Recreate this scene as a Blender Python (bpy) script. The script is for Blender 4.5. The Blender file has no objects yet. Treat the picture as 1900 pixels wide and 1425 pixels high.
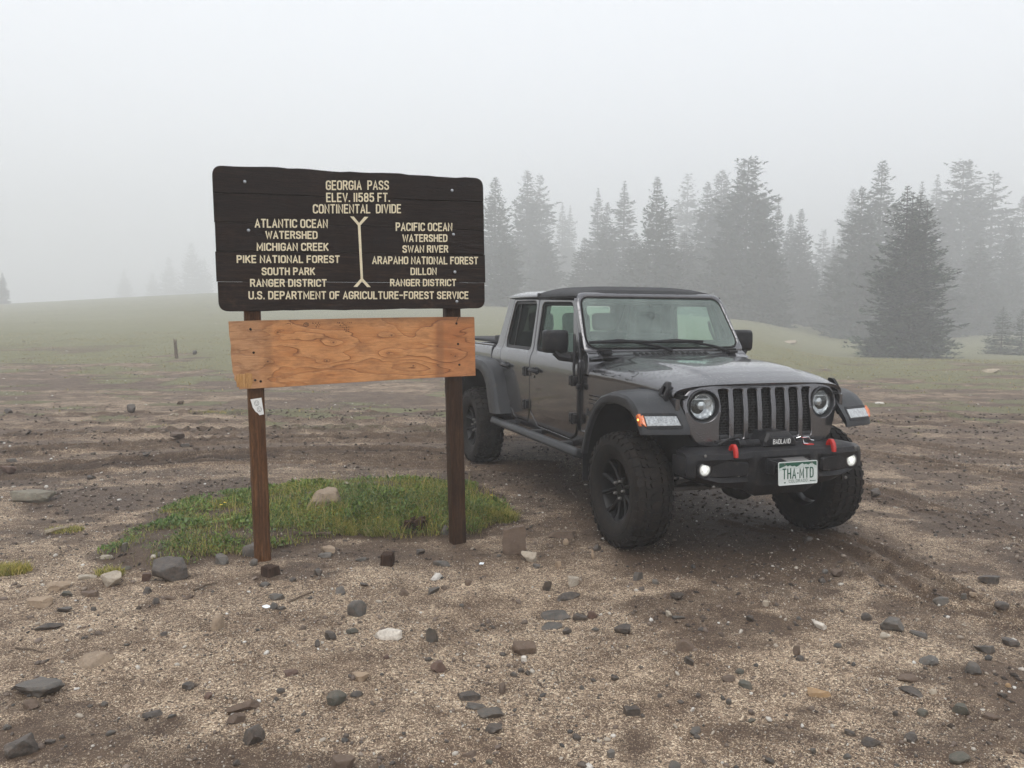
import bpy, bmesh, math, random
import numpy as np
from mathutils import Vector, Matrix, noise as mnoise
from mathutils.geometry import tessellate_polygon

sc = bpy.context.scene
COL = sc.collection
# ------------------------------------------------------------------ camera
F_PX, PITCH, ROLL, CAM_H = 1544.02, 0.08722, 0.00737, 1.66
cam_d = bpy.data.cameras.new('camera')
cam_d.sensor_fit = 'HORIZONTAL'; cam_d.sensor_width = 36.0
cam_d.lens = F_PX / 1900 * 36.0
cam_d.clip_start = 0.05; cam_d.clip_end = 3000
cam = bpy.data.objects.new('camera', cam_d); COL.objects.link(cam)
_f = Vector((0, math.cos(PITCH), -math.sin(PITCH)))
_u0 = Vector((0, math.sin(PITCH), math.cos(PITCH))); _r0 = Vector((1, 0, 0))
_r = math.cos(ROLL) * _r0 + math.sin(ROLL) * _u0
_u = -math.sin(ROLL) * _r0 + math.cos(ROLL) * _u0
_m = Matrix(((_r.x, _u.x, -_f.x, 0), (_r.y, _u.y, -_f.y, 0), (_r.z, _u.z, -_f.z, CAM_H), (0, 0, 0, 1)))
cam.matrix_world = _m
sc.camera = cam
# ------------------------------------------------------------------ sky and sun
SUN_EL, SUN_AZ = math.radians(58), math.radians(200)
w = bpy.data.worlds.new('World'); sc.world = w; w.use_nodes = True
nt = w.node_tree; nt.nodes.clear()
wo = nt.nodes.new('ShaderNodeOutputWorld'); bg = nt.nodes.new('ShaderNodeBackground')
sky = nt.nodes.new('ShaderNodeTexSky'); sky.sky_type = 'NISHITA'; sky.sun_disc = False
sky.sun_elevation = SUN_EL; sky.sun_rotation = SUN_AZ; sky.air_density = 1.0; sky.dust_density = 4.0
hs = nt.nodes.new('ShaderNodeHueSaturation'); hs.inputs['Saturation'].default_value = 0.35
mx = nt.nodes.new('ShaderNodeMix'); mx.data_type = 'RGBA'; mx.inputs[0].default_value = 0.90
mx.inputs[7].default_value = (8.6, 8.95, 9.45, 1)          # the even cloud layer
nt.links.new(sky.outputs[0], hs.inputs['Color']); nt.links.new(hs.outputs[0], mx.inputs[6])
nt.links.new(mx.outputs[2], bg.inputs['Color']); bg.inputs['Strength'].default_value = 0.13
nt.links.new(bg.outputs[0], wo.inputs['Surface'])
sd = bpy.data.lights.new('sun', 'SUN'); sd.energy = 1.5; sd.angle = math.radians(40); sd.color = (1, .97, .92)
sun = bpy.data.objects.new('sun', sd); COL.objects.link(sun)
_d = Vector((math.sin(SUN_AZ) * math.cos(SUN_EL), math.cos(SUN_AZ) * math.cos(SUN_EL), math.sin(SUN_EL)))
sun.rotation_euler = _d.to_track_quat('Z', 'Y').to_euler()
sun.location = (0, 0, 40)
sc.view_settings.view_transform = 'Standard'; sc.view_settings.look = 'None'
sc.view_settings.exposure = 0.12; sc.view_settings.gamma = 1.0
sc.view_settings.use_curve_mapping = False
sc.render.engine = 'CYCLES'
cy = sc.cycles
cy.use_denoising = True
try: cy.denoiser = 'OPENIMAGEDENOISE'; cy.denoising_input_passes = 'RGB_ALBEDO_NORMAL'; cy.denoising_prefilter = 'ACCURATE'
except Exception: pass
cy.max_bounces = 8; cy.diffuse_bounces = 3; cy.glossy_bounces = 4; cy.transmission_bounces = 6
cy.transparent_max_bounces = 12; cy.volume_bounces = 2; cy.caustics_reflective = False; cy.caustics_refractive = False
cy.use_adaptive_sampling = False

# ------------------------------------------------------------------ tagging
def tag(o, label=None, cat=None, group=None, kind=None):
    if label: o['label'] = label
    if cat: o['category'] = cat
    if group: o['group'] = group
    if kind: o['kind'] = kind
    return o
def empty(name, loc=(0, 0, 0), rz=0.0, parent=None):
    o = bpy.data.objects.new(name, None); COL.objects.link(o)
    o.location = loc; o.rotation_euler = (0, 0, rz); o.empty_display_size = .1
    if parent: o.parent = parent
    return o

# ------------------------------------------------------------------ materials
class NT:
    """small node-tree writer"""
    def __init__(s, name):
        s.m = bpy.data.materials.new(name); s.m.use_nodes = True
        s.t = s.m.node_tree; s.t.nodes.clear()
        s.out = s.t.nodes.new('ShaderNodeOutputMaterial')
    def n(s, typ, **kw):
        nd = s.t.nodes.new('ShaderNode' + typ)
        for k, v in kw.items():
            if k.startswith('i_'):
                key = k[2:]; key = int(key) if key.isdigit() else key.replace('_', ' ')
                s.set(nd.inputs[key], v)
            else: setattr(nd, k, v)
        return nd
    def set(s, inp, v):
        if isinstance(v, bpy.types.NodeSocket): s.t.links.new(v, inp)
        elif isinstance(v, (tuple, list)) and len(v) == 3 and inp.type == 'RGBA': inp.default_value = (*v, 1)
        else: inp.default_value = v
    def math(s, op, a, b=None, c=None, clamp=False):
        nd = s.n('Math', operation=op, use_clamp=clamp); s.set(nd.inputs[0], a)
        if b is not None: s.set(nd.inputs[1], b)
        if c is not None: s.set(nd.inputs[2], c)
        return nd.outputs[0]
    def mix(s, f, a, b, mode='MIX'):
        nd = s.n('Mix', data_type='RGBA', blend_type=mode); s.set(nd.inputs[0], f)
        s.set(nd.inputs[6], a if isinstance(a, bpy.types.NodeSocket) else (*a, 1) if len(a) == 3 else a)
        s.set(nd.inputs[7], b if isinstance(b, bpy.types.NodeSocket) else (*b, 1) if len(b) == 3 else b)
        return nd.outputs[2]
    def co(s, kind='Object', scale=None, loc=None):
        c = s.n('TexCoord').outputs[kind]
        if scale is not None or loc is not None:
            mp = s.n('Mapping'); s.t.links.new(c, mp.inputs[0])
            if scale is not None: mp.inputs['Scale'].default_value = scale if hasattr(scale, '__len__') else (scale,) * 3
            if loc is not None: mp.inputs['Location'].default_value = loc
            c = mp.outputs[0]
        return c
    def noise(s, co, scale, detail=4, rough=.55, dist=0.0, out='Fac'):
        nd = s.n('TexNoise'); s.set(nd.inputs['Vector'], co); s.set(nd.inputs['Scale'], scale)
        s.set(nd.inputs['Detail'], detail); s.set(nd.inputs['Roughness'], rough); s.set(nd.inputs['Distortion'], dist)
        return nd.outputs[out]
    def voro(s, co, scale, feat='F1', out='Distance', rnd=1.0):
        nd = s.n('TexVoronoi', feature=feat); s.set(nd.inputs['Vector'], co); s.set(nd.inputs['Scale'], scale)
        s.set(nd.inputs['Randomness'], rnd)
        return nd.outputs[out]
    def ramp(s, f, stops, interp='LINEAR'):
        nd = s.n('ValToRGB'); cr = nd.color_ramp; cr.interpolation = interp
        while len(cr.elements) < len(stops): cr.elements.new(.5)
        for e, (p, c) in zip(cr.elements, stops):
            e.position = p
            if not hasattr(c, '__len__'): c = (c, c, c)
            e.color = (*c, 1)
        s.t.links.new(f, nd.inputs[0]); return nd.outputs[0]
    def rng(s, v, a, b, c=0.0, d=1.0, smooth=False):
        nd = s.n('MapRange', clamp=True)
        if smooth: nd.interpolation_type = 'SMOOTHSTEP'
        s.set(nd.inputs[0], v)
        for i, x in enumerate((a, b, c, d)): s.set(nd.inputs[i + 1], x)
        return nd.outputs[0]
    def bump(s, h, dist=.01, strength=1.0, normal=None):
        nd = s.n('Bump'); s.set(nd.inputs['Height'], h); nd.inputs['Distance'].default_value = dist
        nd.inputs['Strength'].default_value = strength
        if normal is not None: s.set(nd.inputs['Normal'], normal)
        return nd.outputs[0]
    def bsdf(s, **kw):
        b = s.n('BsdfPrincipled')
        for k, v in kw.items(): s.set(b.inputs[k.replace('_', ' ')], v)
        s.t.links.new(b.outputs[0], s.out.inputs['Surface'])
        return b
    def surf(s, sock): s.t.links.new(sock, s.out.inputs['Surface'])

def simple(name, col, rough=.5, metal=0.0, var=.12, vs=8.0, coat=0.0, bump=0.0, bs=200.0, spec=.5):
    t = NT(name); co = t.co()
    f = t.noise(co, vs, 5, .6)
    c = t.mix(t.rng(f, .3, .7), [x * (1 - var) for x in col], [min(1, x * (1 + var)) for x in col])
    kw = dict(Base_Color=c, Roughness=t.rng(f, .3, .7, rough * .88, min(1, rough * 1.12)), Metallic=metal)
    b = t.bsdf(**kw); b.inputs['Coat Weight'].default_value = coat; b.inputs['Coat Roughness'].default_value = .06
    b.inputs['Specular IOR Level'].default_value = spec
    if bump: t.set(b.inputs['Normal'], t.bump(t.noise(co, bs, 3, .6), bump))
    return t.m

M = {}
def mk_paint():
    t = NT('wet_grey_paint'); co = t.co()
    drops = t.voro(co, 70.0); big = t.voro(co, 30.0)
    geo = t.n('NewGeometry'); sep = t.n('SeparateXYZ'); t.t.links.new(geo.outputs['Normal'], sep.inputs[0])
    up = t.rng(sep.outputs[2], .15, .7)
    d1 = t.math('MULTIPLY', t.rng(drops, .16, .34, 1, 0, True), t.rng(t.noise(co, 30, 2), .47, .55))
    d2 = t.rng(big, .10, .2, 1, 0, True)
    h = t.math('MULTIPLY', t.math('MAXIMUM', d1, d2), t.math('ADD', t.math('MULTIPLY', up, .94), .06))
    fl = t.noise(co, 3.0, 4)
    side = t.math('SUBTRACT', 1.0, up)
    sp = t.n('SeparateXYZ'); t.t.links.new(co, sp.inputs[0]); low = t.rng(sp.outputs[2], .52, 1.02, 1, 0)
    spray = t.math('MULTIPLY', t.math('MULTIPLY', low, t.rng(t.noise(co, 24.0, 7, .75), .42, .62)), .8)
    dust = t.math('MULTIPLY', t.math('MULTIPLY', t.rng(t.noise(co, 7.0, 6, .7), .35, .75), .20), side)
    dust = t.math('MAXIMUM', dust, spray)
    base = t.mix(dust, t.mix(fl, (.112, .111, .119), (.130, .129, .137)), (.10, .08, .065))
    b = t.bsdf(Base_Color=base, Metallic=.88, Roughness=.24)
    b.inputs['Coat Weight'].default_value = 1.0
    t.set(b.inputs['Coat Roughness'], t.rng(t.noise(co, 11.0, 4), .3, .7, .015, .06))
    nb = t.bump(h, .008, 1.0)
    t.set(b.inputs['Normal'], nb); t.set(b.inputs['Coat Normal'], nb)
    return t.m
def mk_plastic(name, col, rough, drops=True):
    t = NT(name); co = t.co()
    v = t.rng(t.voro(co, 90.0), .15, .33, 1, 0, True)
    v = t.math('MULTIPLY', v, t.rng(t.noise(co, 25, 2), .46, .56))
    g = t.noise(co, 420.0, 2)
    h = t.math('ADD', t.math('MULTIPLY', g, .12), v)
    wet = t.noise(co, 6.0, 4)
    mud = t.math('MULTIPLY', t.rng(t.noise(co, 14.0, 6, .75), .52, .75), .35)
    base = t.mix(mud, t.mix(wet, [c * .8 for c in col], [c * 1.2 for c in col]), (.10, .085, .07))
    b = t.bsdf(Base_Color=base, Roughness=t.rng(wet, .35, .65, rough * .75, rough * 1.1))
    b.inputs['Specular IOR Level'].default_value = .20
    t.set(b.inputs['Normal'], t.bump(h, .0014))
    return t.m
def mk_glass(name, tint, film, rough=0.0):
    t = NT(name); co = t.co()
    tr = t.n('BsdfTransparent'); tr.inputs[0].default_value = (*tint, 1)
    gl = t.n('BsdfGlossy'); gl.inputs['Roughness'].default_value = rough; gl.inputs[0].default_value = (.95, 1, .98, 1)
    df = t.n('BsdfDiffuse'); df.inputs[0].default_value = (.55, .62, .58, 1)
    dn = t.rng(t.voro(co, 70.0), .10, .2, 1, 0, True)
    nrm = t.bump(dn, .0012, .8); t.set(gl.inputs['Normal'], nrm)
    m0 = t.n('MixShader'); t.set(m0.inputs[0], t.rng(t.noise(co, 5.0, 5), .3, .75, film * .6, film * 1.4))
    t.t.links.new(tr.outputs[0], m0.inputs[1]); t.t.links.new(df.outputs[0], m0.inputs[2])
    fr = t.n('Fresnel'); fr.inputs[0].default_value = 1.62
    bf = t.n('NewGeometry').outputs['Backfacing']
    m1 = t.n('MixShader'); t.set(m1.inputs[0], t.math('MULTIPLY', fr.outputs[0], t.math('SUBTRACT', 1.0, bf)))
    t.t.links.new(m0.outputs[0], m1.inputs[1]); t.t.links.new(gl.outputs[0], m1.inputs[2])
    t.surf(m1.outputs[0]); return t.m
def emis(name, col, strength, base=(.8, .8, .8)):
    t = NT(name); b = t.bsdf(Base_Color=base, Roughness=.2)
    b.inputs['Emission Color'].default_value = (*col, 1); b.inputs['Emission Strength'].default_value = strength
    return t.m
M['paint'] = mk_paint()
M['flare'] = mk_plastic('grey_flare_plastic', (.042, .044, .048), .42)
M['black'] = mk_plastic('black_textured_plastic', (.016, .016, .018), .40)
M['dark'] = simple('dark_underbody', (.012, .011, .010), .8)
M['gap'] = simple('black_gap', (.004, .004, .004), .9)
M['fabric'] = simple('black_top_fabric', (.022, .022, .024), .75, bump=.0008, bs=600)
M['interior'] = simple('grey_interior', (.035, .037, .038), .7)
M['seat'] = simple('seat_cloth', (.05, .052, .053), .85, bump=.001, bs=500)
M['rimblack'] = simple('gloss_black_wheel', (.007, .007, .0075), .40, coat=.06, spec=.2)
M['chrome'] = simple('chrome', (.75, .76, .77), .12, 1.0, .03)
M['steel'] = simple('dull_steel', (.22, .21, .20), .5, .8)
M['red'] = simple('red_tow_paint', (.50, .018, .012), .35, coat=.4)
M['white'] = simple('white_print', (.80, .80, .78), .5, var=.04)
M['green'] = simple('dark_green_print', (.012, .085, .05), .45, var=.06)
M['platewhite'] = simple('plate_white', (.62, .66, .64), .35, var=.06)
M['mount'] = simple('plate_mountain_print', (.50, .56, .53), .4, var=.25, vs=140)
M['ws'] = mk_glass('windshield_glass', (.86, .95, .91), .11)
M['sideglass'] = mk_glass('side_glass', (.82, .91, .87), .03)
M['tint'] = mk_glass('tinted_glass', (.30, .31, .31), .015)
def mk_fog():
    t = NT('lit_fog_lamp'); co = t.co(); v = t.rng(t.voro(co, 75.0), .05, .7, 1, 0); n = t.noise(co, 55.0, 3, .7)
    b = t.bsdf(Base_Color=(.7, .72, .7), Roughness=.1); b.inputs['Emission Color'].default_value = (1, 1, .9, 1)
    sp = t.n('SeparateXYZ'); t.t.links.new(co, sp.inputs[0]); r2 = t.math('SQRT', t.math('ADD', t.math('POWER', sp.outputs[1], 2.0), t.math('POWER', sp.outputs[2], 2.0)))
    e = t.math('MULTIPLY', t.math('ADD', t.math('MULTIPLY', t.rng(n, .35, .65), 1.1), t.math('MULTIPLY', v, .5)), t.rng(r2, .008, .036, 1.15, .12))
    t.set(b.inputs['Emission Strength'], e); return t.m
M['foglamp'] = mk_fog()
M['amberlit'] = emis('lit_amber_bulb', (1.0, .55, .10), 3.0, (.9, .4, .1))
M['amber'] = simple('amber_lens', (.62, .13, .015), .15, coat=.8, var=.2, vs=90)
def mk_lens(name, a, b_, sc_):
    t = NT(name); co = t.co(scale=(1, 1, .5))
    v = t.voro(co, sc_)
    n = t.noise(co, sc_ * .3, 4, .7)
    c = t.mix(t.rng(n, .35, .65), a, b_)
    wv = t.n('TexWave', wave_type='BANDS', bands_direction='Z'); t.set(wv.inputs['Vector'], t.co()); wv.inputs['Scale'].default_value = 55.0
    c = t.mix(t.math('MULTIPLY', wv.outputs['Fac'], .45), c, (.25, .26, .27))
    b = t.bsdf(Base_Color=c, Roughness=.16, Metallic=.55)
    t.set(b.inputs['Normal'], t.bump(t.math('ADD', v, n), .006)); b.inputs['Coat Weight'].default_value = 1.0
    return t.m
M['reflector'] = mk_lens('headlamp_reflector', (.92, .95, .97), (.30, .31, .33), 60)
M['clearlens'] = mk_lens('clear_marker_lens', (.66, .69, .70), (.34, .36, .37), 190)
def mk_rubber():
    t = NT('muddy_tyre_rubber'); co = t.co()
    n = t.noise(co, 12.0, 6, .75); n2 = t.noise(co, 60.0, 5, .7)
    m = t.math('MULTIPLY', t.rng(n, .42, .68), t.rng(n2, .35, .6))
    c = t.mix(t.math('MULTIPLY', m, .55), (.014, .0135, .013), (.060, .042, .032))
    b = t.bsdf(Base_Color=c, Roughness=.62); b.inputs['Specular IOR Level'].default_value = .10
    t.set(b.inputs['Normal'], t.bump(t.noise(co, 160.0, 4), .002)); return t.m
M['rubber'] = mk_rubber()

# ------------------------------------------------------------------ mesh helpers
def finish(name, bm, mat, parent=None, smooth=32, loc=None):
    if smooth:
        a = math.radians(smooth)
        bm.normal_update()
        for f in bm.faces: f.smooth = True
        for e in bm.edges:
            if len(e.link_faces) == 2:
                try: e.smooth = e.calc_face_angle() < a
                except ValueError: pass
    me = bpy.data.meshes.new(name); bm.to_mesh(me); bm.free()
    for mm in (mat if isinstance(mat, (list, tuple)) else [mat]): me.materials.append(mm)
    o = bpy.data.objects.new(name, me); COL.objects.link(o)
    if parent: o.parent = parent
    if loc is not None: o.location = loc
    return o
def join_bm(bm, other, mtx=None):
    me = bpy.data.meshes.new('tmp'); other.to_mesh(me); other.free()
    if mtx is not None: me.transform(mtx)
    bm.from_mesh(me); bpy.data.meshes.remove(me)
def box(bm, c, s, bev=0.0, rot=None, seg=2, taper=None):
    """centre, full size; taper = (sx, sy) scale of the top face"""
    b2 = bmesh.new(); bmesh.ops.create_cube(b2, size=1.0)
    for v in b2.verts:
        v.co = Vector((v.co.x * s[0], v.co.y * s[1], v.co.z * s[2]))
        if taper and v.co.z > 0: v.co.x *= taper[0]; v.co.y *= taper[1]
    if bev > 0: bmesh.ops.bevel(b2, geom=b2.edges[:], offset=bev, segments=seg, affect='EDGES', profile=.5)
    m = Matrix.Translation(c)
    if rot is not None: m = m @ rot
    join_bm(bm, b2, m)
def rotm(ax, deg): return Matrix.Rotation(math.radians(deg), 4, ax)
def lathe(bm, prof, n=32, axis='Y', c=(0, 0, 0)):
    """prof: list of (r, h) revolve round the axis"""
    rings = []
    for r, h in prof:
        ring = []
        for i in range(n):
            a = 2 * math.pi * i / n; x, z = r * math.cos(a), r * math.sin(a)
            p = {'Y': (x, h, z), 'X': (h, x, z), 'Z': (x, z, h)}[axis]
            ring.append(bm.verts.new((p[0] + c[0], p[1] + c[1], p[2] + c[2])))
        rings.append(ring)
    for a, b in zip(rings, rings[1:]):
        for i in range(n):
            j = (i + 1) % n
            try: bm.faces.new((a[i], a[j], b[j], b[i]))
            except ValueError: pass
    return rings
def disc_cap(bm, ring, flip=False):
    try: bm.faces.new(ring if not flip else ring[::-1])
    except ValueError: pass
def tube(bm, pts, r, n=8, caps=True):
    pts = [Vector(p) for p in pts]; rs = r if hasattr(r, '__len__') else [r] * len(pts)
    t0 = (pts[1] - pts[0]).normalized(); up = Vector((0, 0, 1)) if abs(t0.z) < .9 else Vector((1, 0, 0))
    nrm = t0.cross(up).normalized(); rings = []
    for i, p in enumerate(pts):
        t = (pts[min(i + 1, len(pts) - 1)] - pts[max(i - 1, 0)]).normalized()
        nrm = (nrm - t * nrm.dot(t)).normalized(); bn = t.cross(nrm)
        rings.append([bm.verts.new(p + rs[i] * (math.cos(2 * math.pi * k / n) * nrm + math.sin(2 * math.pi * k / n) * bn)) for k in range(n)])
    for a, b in zip(rings, rings[1:]):
        for i in range(n): bm.faces.new((a[i], a[(i + 1) % n], b[(i + 1) % n], b[i]))
    if caps: disc_cap(bm, rings[0], True); disc_cap(bm, rings[-1])
def rounded(pts, r, seg=5):
    """round the corners of a closed 2-D polygon; r scalar or per-corner list"""
    out = []; n = len(pts)
    for i in range(n):
        rr = r[i] if hasattr(r, '__len__') else r
        p0, p, p1 = Vector(pts[i - 1]), Vector(pts[i]), Vector(pts[(i + 1) % n])
        a, b = (p0 - p), (p1 - p); la, lb = a.length, b.length
        if rr <= 0 or la < 1e-6 or lb < 1e-6: out.append(tuple(p)); continue
        ang = a.angle(b)
        if ang > math.radians(172): out.append(tuple(p)); continue
        d = min(rr / math.tan(ang / 2), la * .48, lb * .48)
        s, e = p + a.normalized() * d, p + b.normalized() * d
        for k in range(seg + 1):
            t = k / seg; q = (1 - t) ** 2 * s + 2 * t * (1 - t) * p + t * t * e
            out.append((q.x, q.y))
    return out
def area2(p): return sum(p[i - 1][0] * p[i][1] - p[i][0] * p[i - 1][1] for i in range(len(p))) / 2
def inset2(pts, d):
    """move a CCW polygon inwards by d"""
    n = len(pts); out = []
    for i in range(n):
        p0, p, p1 = Vector(pts[i - 1]), Vector(pts[i]), Vector(pts[(i + 1) % n])
        e0, e1 = (p - p0), (p1 - p)
        if e0.length < 1e-9: e0 = e1
        if e1.length < 1e-9: e1 = e0
        n0 = Vector((-e0.y, e0.x)).normalized(); n1 = Vector((-e1.y, e1.x)).normalized()
        b = n0 + n1
        if b.length < 1e-6: b = n0.copy()
        b.normalize(); k = d / max(.35, b.dot(n0)); out.append((p.x + b.x * k, p.y + b.y * k))
    return out
def plate(bm, outer, holes, fmap, thick, ch=.004, cuts_u=(), cuts_v=(), back=True):
    """a shaped sheet: polygon (u,v) with holes, chamfered front edge; fmap(u,v,w) -> xyz, w = depth behind the face"""
    if area2(outer) < 0: outer = outer[::-1]
    holes = [h if area2(h) < 0 else h[::-1] for h in holes]
    b2 = bmesh.new()
    loops_in = [inset2(outer, ch)] + [inset2(h, ch) for h in holes]
    loops_out = [outer] + holes
    tess = tessellate_polygon([[Vector((x, y, 0)) for x, y in l] for l in loops_in])
    flat = [p for l in loops_in for p in l]
    vs = [b2.verts.new((x, y, 0)) for x, y in flat]
    for t in tess:
        try: b2.faces.new([vs[i] for i in t])
        except ValueError: pass
    off = 0
    for li, lo in zip(loops_in, loops_out):
        n = len(li); a = vs[off:off + n]; off += n
        b = [b2.verts.new((x, y, ch)) for x, y in lo]; c = [b2.verts.new((x, y, thick)) for x, y in lo]
        for i in range(n):
            j = (i + 1) % n
            b2.faces.new((a[i], b[i], b[j], a[j])); b2.faces.new((b[i], c[i], c[j], b[j]))
    if back:
        tb = tessellate_polygon([[Vector((x, y, 0)) for x, y in l] for l in loops_out])
        vb = {}
        fl = [p for l in loops_out for p in l]
        bl = [b2.verts.new((x, y, thick)) for x, y in fl]
        for t in tb:
            try: b2.faces.new([bl[i] for i in reversed(t)])
            except ValueError: pass
        bmesh.ops.remove_doubles(b2, verts=b2.verts[:], dist=1e-6)
    for k, cs in ((0, cuts_u), (1, cuts_v)):
        no = (1, 0, 0) if k == 0 else (0, 1, 0)
        for c in cs:
            co = (c, 0, 0) if k == 0 else (0, c, 0)
            bmesh.ops.bisect_plane(b2, geom=b2.verts[:] + b2.edges[:] + b2.faces[:], plane_co=co, plane_no=no, dist=1e-6)
    for v in b2.verts: v.co = Vector(fmap(v.co.x, v.co.y, v.co.z))
    bmesh.ops.recalc_face_normals(b2, faces=b2.faces[:])
    join_bm(bm, b2)
def grid(bm, fn, us, vs, flip=False):
    g = [[bm.verts.new(fn(u, v)) for v in vs] for u in us]
    for i in range(len(us) - 1):
        for j in range(len(vs) - 1):
            q = (g[i][j], g[i + 1][j], g[i + 1][j + 1], g[i][j + 1])
            try: bm.faces.new(q[::-1] if flip else q)
            except ValueError: pass
    return g
def lin(a, b, n): return [a + (b - a) * i / (n - 1) for i in range(n)]
def interp(x, xs, ys): return float(np.interp(x, xs, ys))
def frect(x0, x1, y0, y1): return [(x0, y0), (x1, y0), (x1, y1), (x0, y1)]
def circ(cx, cy_, r, n=24, ry=None): return [(cx + r * math.cos(2 * math.pi * k / n), cy_ + (ry or r) * math.sin(2 * math.pi * k / n)) for k in range(n)]

# ------------------------------------------------------------------ stroke lettering
_O = [(0, .16), (0, .84), (.08, .96), (.25, 1), (.42, .96), (.5, .84), (.5, .16), (.42, .04), (.25, 0), (.08, .04), (0, .16)]
GL = {
 'A': (.52, [[(0, 0), (.26, 1), (.52, 0)], [(.09, .3), (.43, .3)]]),
 'B': (.5, [[(0, 0), (0, 1), (.32, 1), (.46, .93), (.48, .78), (.44, .6), (.32, .53), (0, .53)], [(.32, .53), (.46, .45), (.5, .27), (.45, .07), (.32, 0), (0, 0)]]),
 'C': (.5, [[(.5, .78), (.47, .93), (.27, 1), (.08, .95), (0, .82), (0, .18), (.08, .05), (.27, 0), (.47, .07), (.5, .22)]]),
 'D': (.5, [[(0, 0), (0, 1), (.28, 1), (.44, .93), (.5, .78), (.5, .22), (.44, .07), (.28, 0), (0, 0)]]),
 'E': (.44, [[(.44, 1), (0, 1), (0, 0), (.44, 0)], [(0, .52), (.37, .52)]]),
 'F': (.44, [[(.44, 1), (0, 1), (0, 0)], [(0, .52), (.36, .52)]]),
 'G': (.5, [[(.5, .78), (.47, .93), (.27, 1), (.08, .95), (0, .82), (0, .18), (.08, .05), (.25, 0), (.43, .05), (.5, .18), (.5, .46), (.27, .46)]]),
 'H': (.5, [[(0, 0), (0, 1)], [(.5, 0), (.5, 1)], [(0, .52), (.5, .52)]]),
 'I': (.04, [[(.02, 0), (.02, 1)]]),
 'J': (.44, [[(.44, 1), (.44, .2), (.36, .04), (.2, 0), (.05, .06), (0, .22)]]),
 'K': (.5, [[(0, 0), (0, 1)], [(.48, 1), (.02, .42)], [(.16, .56), (.5, 0)]]),
 'L': (.42, [[(0, 1), (0, 0), (.42, 0)]]),
 'M': (.62, [[(0, 0), (0, 1), (.31, .25), (.62, 1), (.62, 0)]]),
 'N': (.5, [[(0, 0), (0, 1), (.5, 0), (.5, 1)]]),
 'O': (.5, [_O]),
 'P': (.48, [[(0, 0), (0, 1), (.3, 1), (.44, .94), (.48, .76), (.44, .56), (.3, .48), (0, .48)]]),
 'R': (.5, [[(0, 0), (0, 1), (.32, 1), (.45, .94), (.48, .77), (.44, .58), (.32, .5), (0, .5)], [(.28, .5), (.5, 0)]]),
 'S': (.5, [[(.48, .8), (.44, .94), (.25, 1), (.06, .94), (0, .78), (.05, .62), (.25, .52), (.44, .42), (.5, .24), (.44, .06), (.25, 0), (.05, .06), (0, .22)]]),
 'T': (.5, [[(0, 1), (.5, 1)], [(.25, 1), (.25, 0)]]),
 'U': (.5, [[(0, 1), (0, .18), (.08, .04), (.25, 0), (.42, .04), (.5, .18), (.5, 1)]]),
 'V': (.52, [[(0, 1), (.26, 0), (.52, 1)]]),
 'W': (.74, [[(0, 1), (.18, 0), (.37, .85), (.56, 0), (.74, 1)]]),
 'X': (.5, [[(0, 0), (.5, 1)], [(0, 1), (.5, 0)]]),
 'Y': (.5, [[(0, 1), (.25, .5), (.5, 1)], [(.25, .5), (.25, 0)]]),
 '1': (.04, [[(.02, 0), (.02, 1)]]),
 '5': (.46, [[(.44, 1), (.04, 1), (.02, .56), (.22, .64), (.4, .56), (.46, .34), (.42, .08), (.24, 0), (.06, .05), (0, .18)]]),
 '8': (.48, [[(.24, .53), (.06, .62), (.02, .78), (.08, .95), (.24, 1), (.4, .95), (.46, .78), (.42, .62), (.24, .53), (.05, .44), (0, .24), (.07, .05), (.24, 0), (.41, .05), (.48, .24), (.43, .44), (.24, .53)]]),
 '.': (.04, [[(.02, 0), (.02, .07)]]), '-': (.36, [[(0, .5), (.36, .5)]]), '*': (.08, [[(0, .5), (.08, .5)]]),
 'e': (.4, [[(0, .32), (.4, .32), (.38, .52), (.2, .62), (.03, .5), (0, .3), (.04, .08), (.2, 0), (.38, .08)]]),
 'p': (.4, [[(0, -.3), (0, .62)], [(0, .45), (.2, .62), (.38, .5), (.4, .3), (.36, .1), (.2, 0), (0, .14)]]),
}
def layout(text, gap=.22, space=.42):
    """-> (width, [polylines]) in units of cap height"""
    x = 0; out = []
    for ch in text:
        if ch == ' ': x += space; continue
        w_, ls = GL[ch]
        for l in ls: out.append([(x + px, py) for px, py in l])
        x += w_ + gap
    return x - gap, out
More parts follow.
